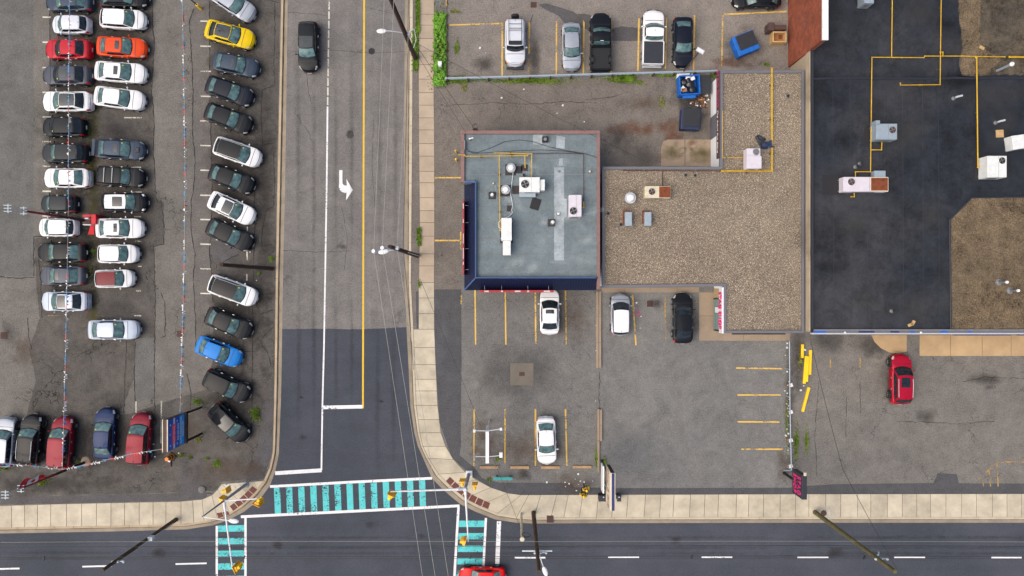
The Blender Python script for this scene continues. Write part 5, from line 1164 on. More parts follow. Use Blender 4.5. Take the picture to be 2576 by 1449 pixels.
V('car', 'black SUV driving down the street', 'car', 778, 119, -90, 'suv', 4.75, 1.85, 'black', group=None, sticker=False, z=ZR + .005, glass_roof=.5)
V('car', 'silver-white boxy off-roader with roof rack and rear spare wheel', 'car', 1296, 110, -90, 'boxy', 4.5, 1.88, 'pearl', group=GE, sticker=False, ext=ext_fj, H=1.82, dark_glass=True)
V('car', 'silver sedan left of the black pickup', 'car', 1437, 119, -89, 'sedan', 4.5, 1.74, 'silver', group=GE, sticker=False)
V('pickup_truck', 'black pickup truck with open bed', 'pickup truck', 1510, 108, 90, 'pickup', 5.4, 2.0, 'black', group=GE, sticker=False, ext=ext_pickup(False))
V('pickup_truck', 'white pickup truck with black bed cover', 'pickup truck', 1641, 97, 89, 'pickup', 5.2, 1.96, 'white', group=GE, sticker=False, ext=ext_pickup(True))
V('car', 'dark navy sedan beside the lamp post in the upper lot', 'car', 1716, 107, -90, 'sedan', 4.7, 1.84, 'navy', group=GE, sticker=False)
V('car', 'dark car cut by the top edge next to the brick wall', 'car', 1903, -2, 180, 'sedan', 4.6, 1.8, 'black', group=GE, sticker=False)
V('car', 'white sedan with sunroof nosed under the red sign board', 'car', 1382, 783, 90, 'sedan', 4.35, 1.8, 'white', sunroof=(.1, .36), group=GF, sticker=False, dark_glass=True)
V('car', 'white sedan parked facing the timber wheel stop', 'car', 1374, 1108, -88, 'sedan', 4.5, 1.8, 'white', group=GF, sticker=False)
V('car', 'silver compact with white roof nosed towards the gravel-roofed shop', 'car', 1559, 791, 90, 'van', 3.95, 1.76, 'silver', roofcol=M['white'], group=GF, sticker=False, H=1.6, dark_glass=True)
V('car', 'black sedan nosed towards the gravel-roofed shop', 'car', 1716, 800, 90, 'sedan', 4.75, 1.84, 'black', group=GF, sticker=False, dark_glass=True)
V('car', 'cherry red SUV with sunroof and silver roof rails on the right lot', 'car', 2262, 953, 90, 'suv', 4.75, 1.86, 'cherry', sunroof=(.1, .5), rails='chrome', group=None, sticker=False, dark_glass=True)
V('car', 'bright red sedan crossing at the bottom edge of the picture', 'car', 1213, 1449, 180, 'sedan', 4.4, 1.8, 'bright', group=None, sticker=False, z=ZR + .005, ext=ext_stripe)

# ================================================================== poles, wires and lamps
def pole(label, x, y, h, r0, r1, mat, name='utility_pole', cat='utility pole', z=ZS, grp=None):
    p = g(x, y, z); t = thing(name, label, cat, (p.x, p.y, z), 0, grp); n = 14; m_ = MB(); m_.cyl((0, 0, -.02), (0, 0, h - z), r0, r1, n); m_.obj('shaft', M[mat], t, True, True)
    return t, p
def cobra(t, p, z0, dx, dy, rise, mat='steel_white', hr=.16, nm='lamp_arm'):
    """curved lamp arm ending in a cobra-head luminaire; dx, dy in metres from the pole axis"""
    pts = [Vector((dx * q, dy * q, z0 - p.z + rise * math.sin(q * math.pi / 2))) for q in np.linspace(0, 1, 7)]; m_ = MB(); m_.tube(pts, .04, 8); m_.obj(nm, M[mat], t, True, True)
    e = pts[-1]; d = Vector((dx, dy, 0)).normalized(); a = math.atan2(d.y, d.x); m_ = MB(); V_, F_ = sphere((0, 0, 0), 1, 14, 8)
    m_.add([(e.x + (v[0] * .42 + .3) * math.cos(a) - v[1] * .2 * math.sin(a), e.y + (v[0] * .42 + .3) * math.sin(a) + v[1] * .2 * math.cos(a), e.z + v[2] * .1) for v in V_], F_); m_.obj('luminaire', M['white'], t, True, True)
def wire(name, label, runs, r, mat, sag=.35, cat='wire', group=None):
    t = thing(name, label, cat, runs[0][0] - Vector((0, 0, 0)), 0, group)
    for a, b in runs:
        m_ = MB(); P = []
        for q in np.linspace(0, 1, 13): p = a.lerp(b, q); p.z -= sag * 4 * q * (1 - q); P.append(p)
        m_.tube(P, r, 5); m_.obj('span', M[mat], t)
    return t
t1, p1 = pole('dark wooden utility pole at the lower left pavement', 443, 1307, 11.6, .2, .13, 'wood_brown')
t2, p2 = pole('dark wooden utility pole with white lamp at the bottom middle', 1342, 1289.5, 13.5, .21, .14, 'wood_brown')
t3, p3 = pole('mossy green wooden utility pole at the lower right pavement', 2050, 1288.5, 13.5, .22, .15, 'wood_green')
t4, p4 = pole('short pale steel pole with ring top beside the bottom middle utility pole', 1311, 1292.7, 6.6, .12, .11, 'cream')
t5, p5 = pole('brown wooden utility pole with three insulators by the street', 1050, 643.6, 14.6, .2, .14, 'wood_dark')
t6, p6 = pole('dark wooden utility pole with lamp at the top of the street', 1045.4, 147, 15, .22, .15, 'wood_dark')
t7, p7 = pole('dark wooden utility pole leaning over the angled row of used cars', 684, 676, 11.2, .2, .15, 'wood_dark', z=ZL)
t8, p8 = pole('thin black lamp pole with yellow foot at the top of the angled row', 506, 22, 9, .06, .05, 'black', 'lamp_post', 'lamp post', ZL)
MB().cyl((0, 0, 0), (0, 0, .9), .13, .13, 14).obj('yellow_sleeve', M['bright_yellow'], t8, True, True); cobra(t8, p8, 9, -1.2, .2, .1, 'black')
t9, p9 = pole('thin brown lamp post by the steel guard rail', 1715, 185, 5.9, .06, .05, 'wood_brown', 'lamp_post', 'lamp post', ZL)
MB().box(.12, .1, 5.85, .7, .35, .16, R(-30)).obj('floodlight', M['steel_white'], t9, local=True, bevel=.03); MB().box(.12, .1, 5.935, .5, .18, .03, R(-30)).obj('lens', M['white'], t9, local=True)
MB().lathe([(.14, 6.45), (.19, 6.46), (.19, 6.52), (.07, 6.53)], n=18).obj('ring_cap', M['cream'], t4, True, True)
for t_, p_, h in ((t1, p1, 9.6), (t2, p2, 9.5), (t3, p3, 10.8)):
    m_ = MB(); m_.box(0, .0, h, .14, 1.6 if False else .14, .5); m_.box(.35, 0, h + .1, .8, .1, .12); m_.obj('bracket', M['grey_metal'], t_, local=True)
    m_ = MB()
    for q in (-.2, .25, .7): m_.lathe([(.07, h + .16), (.1, h + .25), (.06, h + .34)], (q, 0, 0), 10)
    m_.obj('insulators', M['steel_white'], t_, local=True)
MB().box(.32, .1, 5.0, .42, .34, .5).obj('cabinet', M['steel_white'], t1, local=True, bevel=.03); m_ = MB(); m_.tube([(.24, 0, 1), (.24, 0, 6.8)], .03); m_.obj('conduit', M['steel_white'], t1, local=True)
cobra(t2, p2, 8.6, .55, -1.5, .5); MB().box(.0, 0, 9.3, 2.4, .09, .11).obj('crossarm', M['steel_white'], t2, local=True)
m_ = MB(); m_.tube([(-.4, .1, 6.0), (-.9, .2, 5.7), (-1.2, .1, 5.9), (-.8, -.1, 6.1), (-.4, 0, 5.9)], .03); m_.obj('cable_coil', M['wire'], t2, local=True)
m_ = MB(); m_.tube([(.25, -.1, 10), (.5, -.1, 10.1), (.45, .3, 10.3)], .06, 6); m_.obj('fuse_holder', M['grey_metal'], t3, local=True)
MB().box(.2, -.06, 4.1, .14, .12, 2.0).obj('cable_guard', M['black'], t3, local=True)
# street pole 5: three insulated phases and a lamp
ins = [g(940, 631.7, 14.3), g(962, 623.6, 14.4), g(998.8, 623.6, 13.0)]
m_ = MB(); m_.tube([Vector((0, 0, 13.6)), ins[0] - p5], .05); m_.tube([Vector((0, 0, 13.2)), ins[2] - p5], .06); m_.obj('crossarm', M['grey_metal'], t5, local=True)
for q in ins:
    m_ = MB(); c_ = q - p5; m_.lathe([(.06, -.25), (.16, -.15), (.08, -.05), (.16, .02), (.13, .12)], c_, 14); m_.obj('insulator', M['white'], t5, True, True)
cobra(t5, p5, 11.0, -.75, -.15, .4); cobra(t6, p6, 6.4, -1.55, -.05, .7)
m_ = MB(); m_.box(.25, .05, 6, .3, .3, .5); m_.tube([(.3, .2, 6.2), (.8, .3, 6.5), (.9, -.4, 6.0), (.6, -.9, 5.4)], .03); m_.obj('transformer_bracket', M['steel_white'], t6, local=True)
m_ = MB(); m_.tube([(.24, -.05, 0), (.2, -.05, 7)], .035); m_.obj('ground_rod', M['steel_white'], t5, local=True)
# street wires
N0 = [g(985, 40, 14.4), g(1002, 10, 14.5), g(1032, 0, 13.2)]
for i, (lb, nx) in enumerate((('leftmost pale power line hanging along the street', (966, 0)), ('middle pale power line hanging along the street', (990, 0)), ('rightmost pale power line hanging along the street', (1031, 0)))):
    z_ = ins[i].z; a = g(*nx, z_) + (g(*nx, z_) - ins[i]) * .3; b0 = [(1062, 1449), (1094, 1449), (1127, 1449)][i]; b = g(*b0, z_); b = b + (b - ins[i]) * .4
    wire('power_line', lb, [(a, ins[i]), (ins[i], b)], .015, 'wire_pale', .12, group='power lines over the street')
wire('telephone_line', 'dark cable from the street pole along the kerb', [(g(1028, -60, 7.5), g(1014, 625, 7.8)), (g(1014, 625, 7.8), g(1040, 930, 7.8))], .02, 'wire', .3, group='cables')
wire('service_wire', 'service wire from the top street pole to the corner shop mast', [(g(1030, 90, 7.5), g(1190, 318, 5.1))], .018, 'wire', .3, group='service wires')
wire('service_wire', 'second service wire from the top street pole to the shop coping', [(g(1033, 110, 7), g(1172, 334, 4.8))], .016, 'wire', .3, group='service wires')
wire('service_wire', 'long service wire from the top street pole to the gravel-roofed shop', [(g(1032, 100, 7.2), g(1632, 410, 4.2))], .013, 'wire', .5, group='service wires')
wire('guy_wire', 'dark wire across the pavement from the street pole to the bench', [(g(1056, 700, 6.5), g(1180, 1000, 5.5)), (g(1180, 1000, 5.5), g(1310, 1330, 6.4))], .014, 'wire', .1, group='service wires')
wire('service_wire', 'dark service wire from the mossy pole to the plaza corner', [(g(2258, 1435, 8), g(2120, 1180, 6.8)), (g(2120, 1180, 6.8), g(2040, 860, 4.4))], .02, 'wire', .15, group='service wires')
for yl, yr, r, mt, z_, lb in ((1365, 1364, .012, 'wire_pale', 9.5, 'thin pale cable over the main road'), (1378, 1375, .022, 'wire', 9.0, 'upper black cable over the main road'), (1404, 1401, .02, 'wire', 11.5, 'middle black cable over the main road'), (1409, 1406, .014, 'wire', 11.3, 'lowest black cable over the main road')):
    wire('overhead_cable', lb, [(g(-120, yl, z_), g(1345, (yl + yr) / 2 - 2, z_)), (g(1345, (yl + yr) / 2 - 2, z_), g(2700, yr, z_))], r, mt, .15, group='cables over the main road')
for x, y in ((110, 1405), (614, 1403), (1184, 1401), (1741, 1401), (2175, 1402)):
    m_ = MB(); m_.box(*g(x, y, 11.35), .1, .3, .12, R(-20)); tag(m_.obj('cable_clamp', M['wire']), 'black clamp on the paired cables over the main road ' + {110: 'at the far left', 614: 'above the west crossing', 1184: 'above the east crossing', 1741: 'right of the bottom middle pole', 2175: 'near the mossy pole'}[x], 'cable clamp', 'cable clamps over the main road')

# ------------------------------------------------------------------ traffic signals
def signal_head(parent, loc, face, k=1.0):
    """yellow three-lamp head with backboard; face = heading in degrees"""
    a = R(face); f = Vector((math.cos(a), math.sin(a), 0)); l = Vector((-f.y, f.x, 0)); L_ = Vector(loc)
    m_ = MB(); m_.box(L_.x, L_.y, L_.z, .22 * k, .36 * k, 1.05 * k, a); o = m_.obj('signal_head', M['signal_yellow'], parent, local=True, bevel=.03)
    m_ = MB(); q = L_ - f * .1; m_.box(q.x, q.y, q.z, .03, .62 * k, 1.3 * k, a); m_.obj('backboard', M['signal_yellow'], o, local=True)
    for i, mt in enumerate(('tail', 'amber', 'glass_green')):
        q = L_ + f * .12 + Vector((0, 0, (.34 - .34 * i) * k)); m_ = MB(); m_.cyl(q, q + f * .02, .11 * k, .11 * k, 12); m_.obj('lens', M[mt], o, local=True)
        m_ = MB(); n = 8; P = []
        for j in range(n + 1):
            b = math.pi * j / n
            for e_ in (0, .24): P.append(q + f * e_ + l * (.14 * k * math.cos(b)) + Vector((0, 0, .14 * k * math.sin(b))))
        m_.add(P, [(2 * j, 2 * j + 2, 2 * j + 3, 2 * j + 1) for j in range(n)]); m_.obj('visor', M['bright_yellow'], o, local=True)
def mast(t, p, a, b, r0, r1, mat='white'):
    m_ = MB(); a_, b_ = a - p, b - p; m_.cyl(a_, a_.lerp(b_, .12), r0 * 1.3, r0 * 1.3, 12); m_.cyl(a_.lerp(b_, .12), b_, r0, r1, 12); m_.obj('mast_arm', M[mat], t, True, True); return b_
tw, pw = pole('grey signal pole with two mast arms and street lamp at the west corner', 618.7, 1219, 9.2, .15, .05, 'concrete_pole', 'traffic_signal', 'traffic signal')
zA = 5.0; top_w = Vector((0, 0, zA - ZS))
e1 = mast(tw, pw, Vector((pw.x, pw.y, zA)), g(584.6, 1430, 5.6), .09, .05); e2 = mast(tw, pw, Vector((pw.x, pw.y, zA)), g(647.4, 1254.5, 5.3), .07, .045)
signal_head(tw, e1 + Vector((.35, 0, -.35)), 25, 1.15); signal_head(tw, e2 + Vector((0, -.4, -.4)), 65, 1.15)
m_ = MB(); m_.tube([(0, 0, 3.2), (-.5, .15, 3.2), (-.5, .15, 3.0)], .03); m_.tube([(0, 0, 2.0), (-.3, .5, 2.0)], .03); m_.obj('side_bracket', M['white'], tw, local=True)
signal_head(tw, Vector((-.62, .3, 2.7)), 195, .85); signal_head(tw, Vector((-.5, -.1, 3.9)), 250, .8)
cobra(tw, pw, 9.1, 2.3, -.25, .2, 'white')
MB().lathe([(.32, -.02), (.3, .06), (.2, .1)], n=16).obj('base_plate', M['dull_metal'], tw, True, True)
te, pe = pole('pale signal pole with two mast arms at the east corner', 1178.8, 1193.6, 4.9, .17, .13, 'concrete_pole', 'traffic_signal', 'traffic signal')
e1 = mast(te, pe, Vector((pe.x, pe.y, 4.75)), g(981.8, 1236.7, 5.3), .10, .05); e2 = mast(te, pe, Vector((pe.x, pe.y, 4.65)), g(1178, 1363, 5.2), .10, .05)
signal_head(te, e1 + Vector((.05, -.35, -.35)), 245, 1.15); signal_head(te, e2 + Vector((-.35, .0, -.3)), 165, 1.15)
m_ = MB(); m_.tube([(0, 0, 2.6), (-.4, .1, 2.6)], .035); m_.tube([(0, 0, 3.2), (.7, .0, 3.2)], .035); m_.tube([(0, 0, 2.9), (.7, .0, 2.9)], .035); m_.obj('side_bracket', M['white'], te, local=True)
signal_head(te, Vector((-.4, .05, 2.4)), 270, .85); signal_head(te, Vector((.75, -.1, 3.0)), 270, .85)
MB().box(.05, .06, .05, .62, .62, .1).obj('base_plate', M['steel_white'], te, local=True, bevel=.03); MB().lathe([(.2, 4.62), (.22, 4.8), (.14, 4.95)], n=14).obj('pole_cap', M['steel_white'], te, True, True)
MB().box(-.35, -.0, 4.72, .5, .18, .16).obj('arm_clamp', M['grey_metal'], te, local=True)
hr = thing('handrail', 'thin pale steel handrail behind the west signal pole', 'handrail', g(588, 1219, ZS)); m_ = MB(); m_.tube([g(566, 1221, 1.0), g(617, 1215.5, 1.0)], .03); m_.obj('top_rail', M['steel_white'], hr)
for x, y in ((566, 1221), (617, 1215.5)):
    q = g(x, y, 1.0); m_ = MB(); m_.cyl((q.x, q.y, ZS), (q.x, q.y, 1.0), .03); m_.obj('post', M['steel_white'], hr)

# ------------------------------------------------------------------ the two red light masts of the yard, flag and pennants
def yard_mast(label, x, y, h, lean):
    p = g(x, y, ZL); t = thing('light_mast', label, 'light mast', (p.x, p.y, ZL)); hh = h - ZL
    m_ = MB(); m_.cyl((0, 0, 0), (0, 0, hh * .42), .13, .11, 12); m_.obj('shaft', M['black'], t, True, True); m_ = MB(); m_.cyl((0, 0, hh * .42), (0, 0, hh * .8), .11, .09, 12); m_.obj('upper_shaft', M['crimson_p'] if 'crimson_p' in M else M['red_sign'], t, True, True)
    m_ = MB(); m_.cyl((0, 0, hh * .8), (0, 0, hh), .06, .04, 10); m_.obj('tip', M['steel_white'], t, True, True)
    for z_, w_ in ((hh, .62), (hh * .83, .55)):
        m_ = MB()
        for i in (-1, 0, 1): m_.box(0, i * .24, z_, w_, .055, .06)
        m_.box(0, 0, z_ - .05, .08, .7, .06); m_.obj('lamp_bars', M['grey_metal'], t, local=True)
    return t, p
M['crimson_p'] = plain('crimson_steel', lin(150, 34, 52), .6, var=.25)
ma, pa = yard_mast('red-topped light mast standing between the two car rows', 222, 556, 10.3, 0)
mb_, pb = yard_mast('red-topped light mast flying the red and white flag', 214.6, 1162.6, 10.2, 0)
bx = thing('mast_cabinet', 'bright red steel cabinet around the foot of the light mast', 'cabinet', g(226, 553, ZL)); wbox('frame', 'red', bx, 208, 540, 228, 546, ZL, 1.2); wbox('panel', 'red', bx, 229, 539, 241, 564, ZL, 1.4, .03); wbox('shelf', 'brown_panel', bx, 208, 547, 228, 563, ZL, .8); wbox('rail', 'steel_white', bx, 208, 564, 228, 566, ZL, 1.2); wbox('plate', 'white', bx, 213, 547.5, 222, 551, .8, 1.3)
m_ = MB(); m_.add([g(221, 590, .35), g(237, 590, .35), g(238, 572, .7), g(233, 565, .9), g(228, 567, .9)], [(0, 1, 2, 3, 4)]); m_.add([g(221, 590, .13), g(237, 590, .13), g(238, 572, .13), g(228, 567, .13)], [(3, 2, 1, 0)]); m_.add([g(221, 590, .35), g(237, 590, .35), g(237, 590, .13), g(221, 590, .13)], [(0, 3, 2, 1)]); tag(m_.obj('red_ramp', M['red_flag'] if 'red_flag' in M else M['red']), 'flat bright red wedge lying below the red mast cabinet', 'ramp')
# flag hanging from the second mast: red, white with leaf, red
fl = thing('flag', 'limp red and white maple leaf flag on the lower light mast', 'flag', pb + Vector((0, 0, 7.4)))
fd = Vector((.15, .99, 0)).normalized()
def flagp(u, v):       # u along the fly, v up the hoist
    w_ = .16 * math.sin(u * 5 + v * 2) * u; q = pb + Vector((0, 0, 5.9 + 2.9 * v - .7 * u * v)) + fd * ((.75 - .35 * (1 - v) + .12 * math.sin(v * 7)) * u) + Vector((.35 * u - .25 * u * v + w_, 0, 0)); return q
def flag_part(nm, v0, v1, mat, off=0):
    m_ = MB(); n = 10; P = [flagp(i / n, v0 + (v1 - v0) * j / 6) for i in range(n + 1) for j in range(7)]; F_ = [(i * 7 + j, i * 7 + j + 1, (i + 1) * 7 + j + 1, (i + 1) * 7 + j) for i in range(n) for j in range(6)]; m_.add(P, F_); return m_.obj(nm, M[mat], fl, True)
flag_part('red_band', .0, .27, 'red'); flag_part('white_band', .27, .73, 'white'); flag_part('red_band', .73, 1, 'red')
leaf = [(0, -.95), (.06, -.95), (.05, -.5), (.45, -.58), (.38, -.42), (.8, -.1), (.7, -.02), (.78, .25), (.52, .2), (.45, .32), (.22, .1), (.3, .58), (.15, .5), (0, .85)]
leaf = leaf + [(-x, y) for x, y in leaf[::-1][1:]]
for sgn in (1, -1):
    m_ = MB(); q = [flagp(.5 + a * .26, .5 + b * .15) + Vector((.03 * sgn, 0, 0)) for a, b in leaf]; c0 = flagp(.5, .5) + Vector((.03 * sgn, 0, 0)); m_.add([c0] + q, [(0, i + 1, (i + 1) % len(q) + 1) for i in range(len(q))]); m_.obj('maple_leaf', M['red'], fl)
def bunting(label, pts, z, dense, sag=.25, side=(-1, 0)):
    """a string of small triangular pennants"""
    t = thing('pennant_string', label, 'pennant string', g(*pts[0][:2], z), 0, 'pennant strings of the yard'); P = []
    for i in range(len(pts) - 1):
        a, b = (g(*q_[:2], q_[2] if len(q_) > 2 else z) for q_ in pts[i:i + 2]); n = max(2, int((a - b).length / .5))
        for k in range(n): P.append(a.lerp(b, k / n))
    P.append(g(*pts[-1][:2], pts[-1][2] if len(pts[-1]) > 2 else z)); m_ = MB(); m_.tube(P, .018, 5); m_.obj('string', M['wire_pale'], t)
    acc = 0; order = ('red', 'white', 'white', 'pennant_blue', 'pennant_blue'); k = 0; groups = {c_: MB() for c_ in set(order)}
    tot = sum((P[i + 1] - P[i]).length for i in range(len(P) - 1)); s = 0; i = 0; L0 = 0
    while s < tot - .2:
        while i < len(P) - 2 and L0 + (P[i + 1] - P[i]).length < s: L0 += (P[i + 1] - P[i]).length; i += 1
        d = (P[i + 1] - P[i]).normalized(); q = P[i] + d * (s - L0); c_ = order[(k // 5) % 5]
        dn = dense(s / tot)
        if random.random() < dn:
            sw = random.uniform(.12, .26) * (1 if random.random() < .65 else -.7); lat = Vector((side[0], side[1], 0)) * sw; groups[c_].add([q - d * .08, q + d * .08, q + lat + Vector((0, 0, -.08 - random.random() * .14)) + d * random.uniform(-.05, .05)], [(0, 1, 2)])
        s += .11; k += 1
    for c_, m_ in groups.items():
        if m_.f: o = m_.obj({'red': 'red_pennants', 'white': 'white_pennants', 'pennant_blue': 'blue_pennants'}[c_], M[c_], t, kind='stuff')
bunting('long pennant string over the far left car row', [(175, -40), (173, 250), (172, 530)], 3.1, lambda q: .75)
bunting('dense pennant string from the upper mast down to the lower mast', [(172, 530), (169, 690), (165, 900), (157, 1180)], 3.1, lambda q: .5 + .5 * min(1, max(0, (q - .22) * 8)))
bunting('long pennant string between the second row and the angled row', [(458, -40), (463, 200), (466, 430), (464, 650), (460, 820), (453, 1047)], 3.9, lambda q: .65 + (.35 if .62 < q < .93 else 0))
bunting('short pennant string leaving the lower mast to the left', [(157, 1181), (80, 1172), (-60, 1160)], 3.2, lambda q: .5, side=(0, -1))
bunting('short pennant string from the lower mast to the billboard', [(157, 1181, 3.2), (235, 1165, 4.2), (330, 1142, 5.4), (412, 1129, 6.5)], 4.2, lambda q: .75 if q < .55 else .35, side=(0, -1))

# ------------------------------------------------------------------ signs
# billboard of the car yard, facing east
bb = thing('billboard', 'blue billboard with white lettering and stars on two black posts', 'billboard', g(509, 1058, ZL))
pn, ps = g(508, 1025, ZL), g(510, 1091, ZL); xb0 = (pn.x + ps.x) / 2
for q in (pn, ps):
    m_ = MB(); m_.cyl((q.x - .1, q.y, 0), (q.x - .1, q.y, 6.4), .1, .1, 10); m_.obj('post', M['black'], bb)
yN_, yS_ = pn.y + .1, ps.y - .15; ym, wy = (yN_ + yS_) / 2, yN_ - yS_; zb_, zt_ = 3.65, 6.55; xf = xb0 + .02
def bpart(nm, mat, x, yc, zc, th, wy_, hz, parent=None):
    m_ = MB(); m_.box(x, yc, zc, th, wy_, hz); return m_.obj(nm, M[mat], parent or bb)
bpart('cabinet', 'brown_panel', xf - .2, ym, (zb_ + zt_) / 2, .36, wy, zt_ - zb_); bpart('cream_edge', 'cream', xf - .42, ym, zt_ - .05, .07, wy + .06, .2); bpart('top_rim', 'cream', xf - .02, ym, zt_ + .02, .08, wy, .06); bpart('bottom_trim', 'brown_panel', xf + .02, ym, zb_ - .12, .3, wy, .2); bpart('lower_panel', 'black', xf - .1, ym, 3.15, .06, wy + .05, .75)
bpart('blue_face', 'sign_blue', xf, ym, zb_ + 1.85, .03, wy - .1, 1.9); bpart('sky_face', 'sign_sky', xf, ym, zb_ + .46, .03, wy - .1, .86); bpart('white_band', 'white', xf + .004, ym, zb_ + 1.85, .03, wy - .1, .3); bpart('red_badge', 'sign_red', xf + .02, ym - .05, zb_ + 1.9, .03, wy * .62, .62)
text('yard_name', 'NATIONAL', M['white'], bb, .36, (xf + .045, ym - .05, zb_ + 1.9), EAST, .85); text('phone_number', '905-000-0000', M['white'], bb, .34, (xf + .03, ym, zb_ + 1.16), EAST, .78); text('slogan', 'AUTO FINANCING', M['white'], bb, .34, (xf + .03, ym, zb_ + .66), EAST, .82); text('slogan', 'SPECIALIST', M['white'], bb, .34, (xf + .03, ym + .1, zb_ + .28), EAST, .82)
for yy, zz in ((-.95, 2.5), (0, 2.55), (.8, 2.5), (-1.0, 1.3), (.95, 1.35)):
    m_ = MB(); P = []
    for k in range(10): r_ = .13 if k % 2 == 0 else .055; a = math.pi / 2 + k * math.pi / 5; P.append((xf + .02, ym + yy + r_ * math.cos(a), zb_ + zz + r_ * math.sin(a)))
    m_.add([(xf + .02, ym + yy, zb_ + zz)] + P, [(0, i + 1, (i + 1) % 10 + 1) for i in range(10)]); m_.obj('star', M['white'], bb)
# white double-faced pylon sign in the corner lot with flood lamps on arms
py = thing('pylon_sign', 'narrow white double-faced pylon sign with four lamp arms in the corner lot', 'sign', g(1240, 1090, ZL) + Vector((0, 0, 0)))
a, b = g(1226, 1060 + 26, 6.3), g(1226, 1166, 6.3); ymid = (a.y + b.y) / 2; m_ = MB(); m_.box(a.x, ymid, 5.0, .30, a.y - b.y, 2.6); m_.obj('cabinet', M['white'], py, bevel=.02); m_ = MB(); m_.box(a.x + .155, ymid, 5.0, .03, (a.y - b.y) * .94, 2.4); m_.obj('red_face', M['red_sign'], py)
for yy in (a.y - .3, b.y + .3):
    m_ = MB(); m_.cyl((a.x, yy, 0), (a.x, yy, 3.8), .08, .08, 10); m_.obj('post', M['steel_white'], py)
for yd, z_ in ((1084, 6.2), (1149, 6.2)):
    q = g(1226, yd, z_); m_ = MB(); m_.tube([q + Vector((-1.05, .02, 0)), q, q + Vector((1.1, .16 if yd < 1100 else .1, 0))], .035, 6); m_.obj('lamp_arm', M['steel_white'], py)
    for s, sz in ((-1.1, .2), (1.15, .2 if yd < 1100 else .28)):
        m_ = MB(); m_.box(q.x + s, q.y + (.16 if s > 0 else 0), z_ + .02, sz, sz * (1.2 if yd < 1100 else 1.6), .16); m_.obj('flood_lamp', M['white'] if not (yd > 1100 and s < 0) else M['dull_metal'], py, bevel=.02)
# pylon sign with orange script by the bins
ps_ = thing('pylon_sign', 'tall cream pylon sign with red script and navy top by the two black bins', 'sign', g(1527, 1205, ZL))
zt_ = 6.6; A, B = g(1539.5, 1190, zt_), g(1544, 1285, zt_); xc = (A.x + B.x) / 2; yc = (A.y + B.y) / 2; wy = A.y - B.y; m_ = MB(); m_.box(xc, yc, 5.2, .42, wy, 2.8); m_.obj('cabinet', M['sign_cream'], ps_, bevel=.02)
m_ = MB(); m_.box(xc + .02, yc, zt_ + .012, .24, wy * .99, .02); m_.obj('rusted_top', M['sign_navy'], ps_); m_ = MB(); m_.box(xc, A.y + .004, 5.2, .3, .01, 2.7); m_.obj('end_panel', M['black'], ps_)
text('script_lettering', 'Diner & Grill', M['red_sign'], ps_, .85, (xc - .225, yc, 5.3), WEST, .72, shear=.25)
m_ = MB(); m_.box(xc - .55, yc + .5, 4.2, .12, wy * .74, 1.2); m_.obj('lower_panel', M['white'], ps_)
for yy in (yc + 1.0, yc - .9):
    m_ = MB(); m_.cyl((xc - .1, yy, 0), (xc - .1, yy, 3.9), .1, .1, 10); m_.obj('post', M['charcoal'], ps_)
for k, (x0, y0, x1, y1, hh) in enumerate(((1531 - 25, 1246, 1531, 1262, 1.1), (1552, 1246, 1563, 1262, 1.1))):
    t = thing('wheelie_bin', ('dark bin lying left of the cream pylon sign', 'dark bin showing right of the cream pylon sign')[k], 'bin', g((x0 + x1) / 2, (y0 + y1) / 2, ZS)); wbox('body', 'charcoal', t, x0 + 1, y0 + 2, x1 - 1, y1 - 1, ZS, 1.0, .04); wbox('lid', 'lid', t, x0, y0 + 1, x1, y1, 1.0, 1.1, .03); wbox('handle', 'black', t, x0 - 1, y0 - 1, x1, y0 + 1, .95, 1.05); wbox('label_patch', 'white', t, (x0 + x1) / 2 - 1.5, y0 + 4, (x0 + x1) / 2 + 1.5, y0 + 6, 1.1, 1.106)
t = thing('wheelie_bin', 'grey square bin on the dark strip beside the cream pylon sign', 'bin', g(1520, 1227, ZL)); wbox('body', 'dull_metal', t, 1514, 1222, 1525, 1235, ZL, .95, .04); wbox('lid', 'grey_metal', t, 1513.5, 1221, 1526, 1235, .95, 1.02, .03); wbox('handle', 'steel_white', t, 1516, 1218.5, 1522, 1220, .9, .96)
# STAG SHOP pylon
sp = thing('pylon_sign', 'black STAG SHOP pylon sign with magenta letters on one post', 'sign', g(1971, 1190, ZL)); q = g(1971, 1190, ZL); m_ = MB(); m_.cyl((q.x + .05, q.y, 0), (q.x + .05, q.y, 4.1), .13, .12, 12); m_.obj('post', M['black'], sp)
zt_ = 5.4; A, B = g(2016.5, 1195, zt_), g(2031, 1257, zt_); xc, yc = (A.x + B.x) / 2, (A.y + B.y) / 2; sx_, wy = B.x - A.x, A.y - B.y; m_ = MB(); m_.box(xc, yc, 4.4, sx_ * .9, wy, 2.0); m_.obj('cabinet', M['charcoal'], sp, bevel=.03); xl = xc - sx_ * .45
text('lettering', 'STAG', M['magenta'], sp, .82, (xl - .03, yc, 4.85), WEST, .82, extrude=.04); text('lettering', 'SHOP', M['magenta'], sp, .82, (xl - .03, yc, 3.98), WEST, .82, extrude=.04)
for i in range(4):
    m_ = MB(); m_.box(xc + sx_ * .45 + .05, A.y - .45 - i * .42, 4.5, .12, .36, 1.0); m_.obj('raised_letter', M['charcoal'], sp)
m_ = MB(); m_.box(xc, A.y + .1, 5.5, .2, .3, .2); m_.obj('camera', M['cream'], sp, bevel=.03)

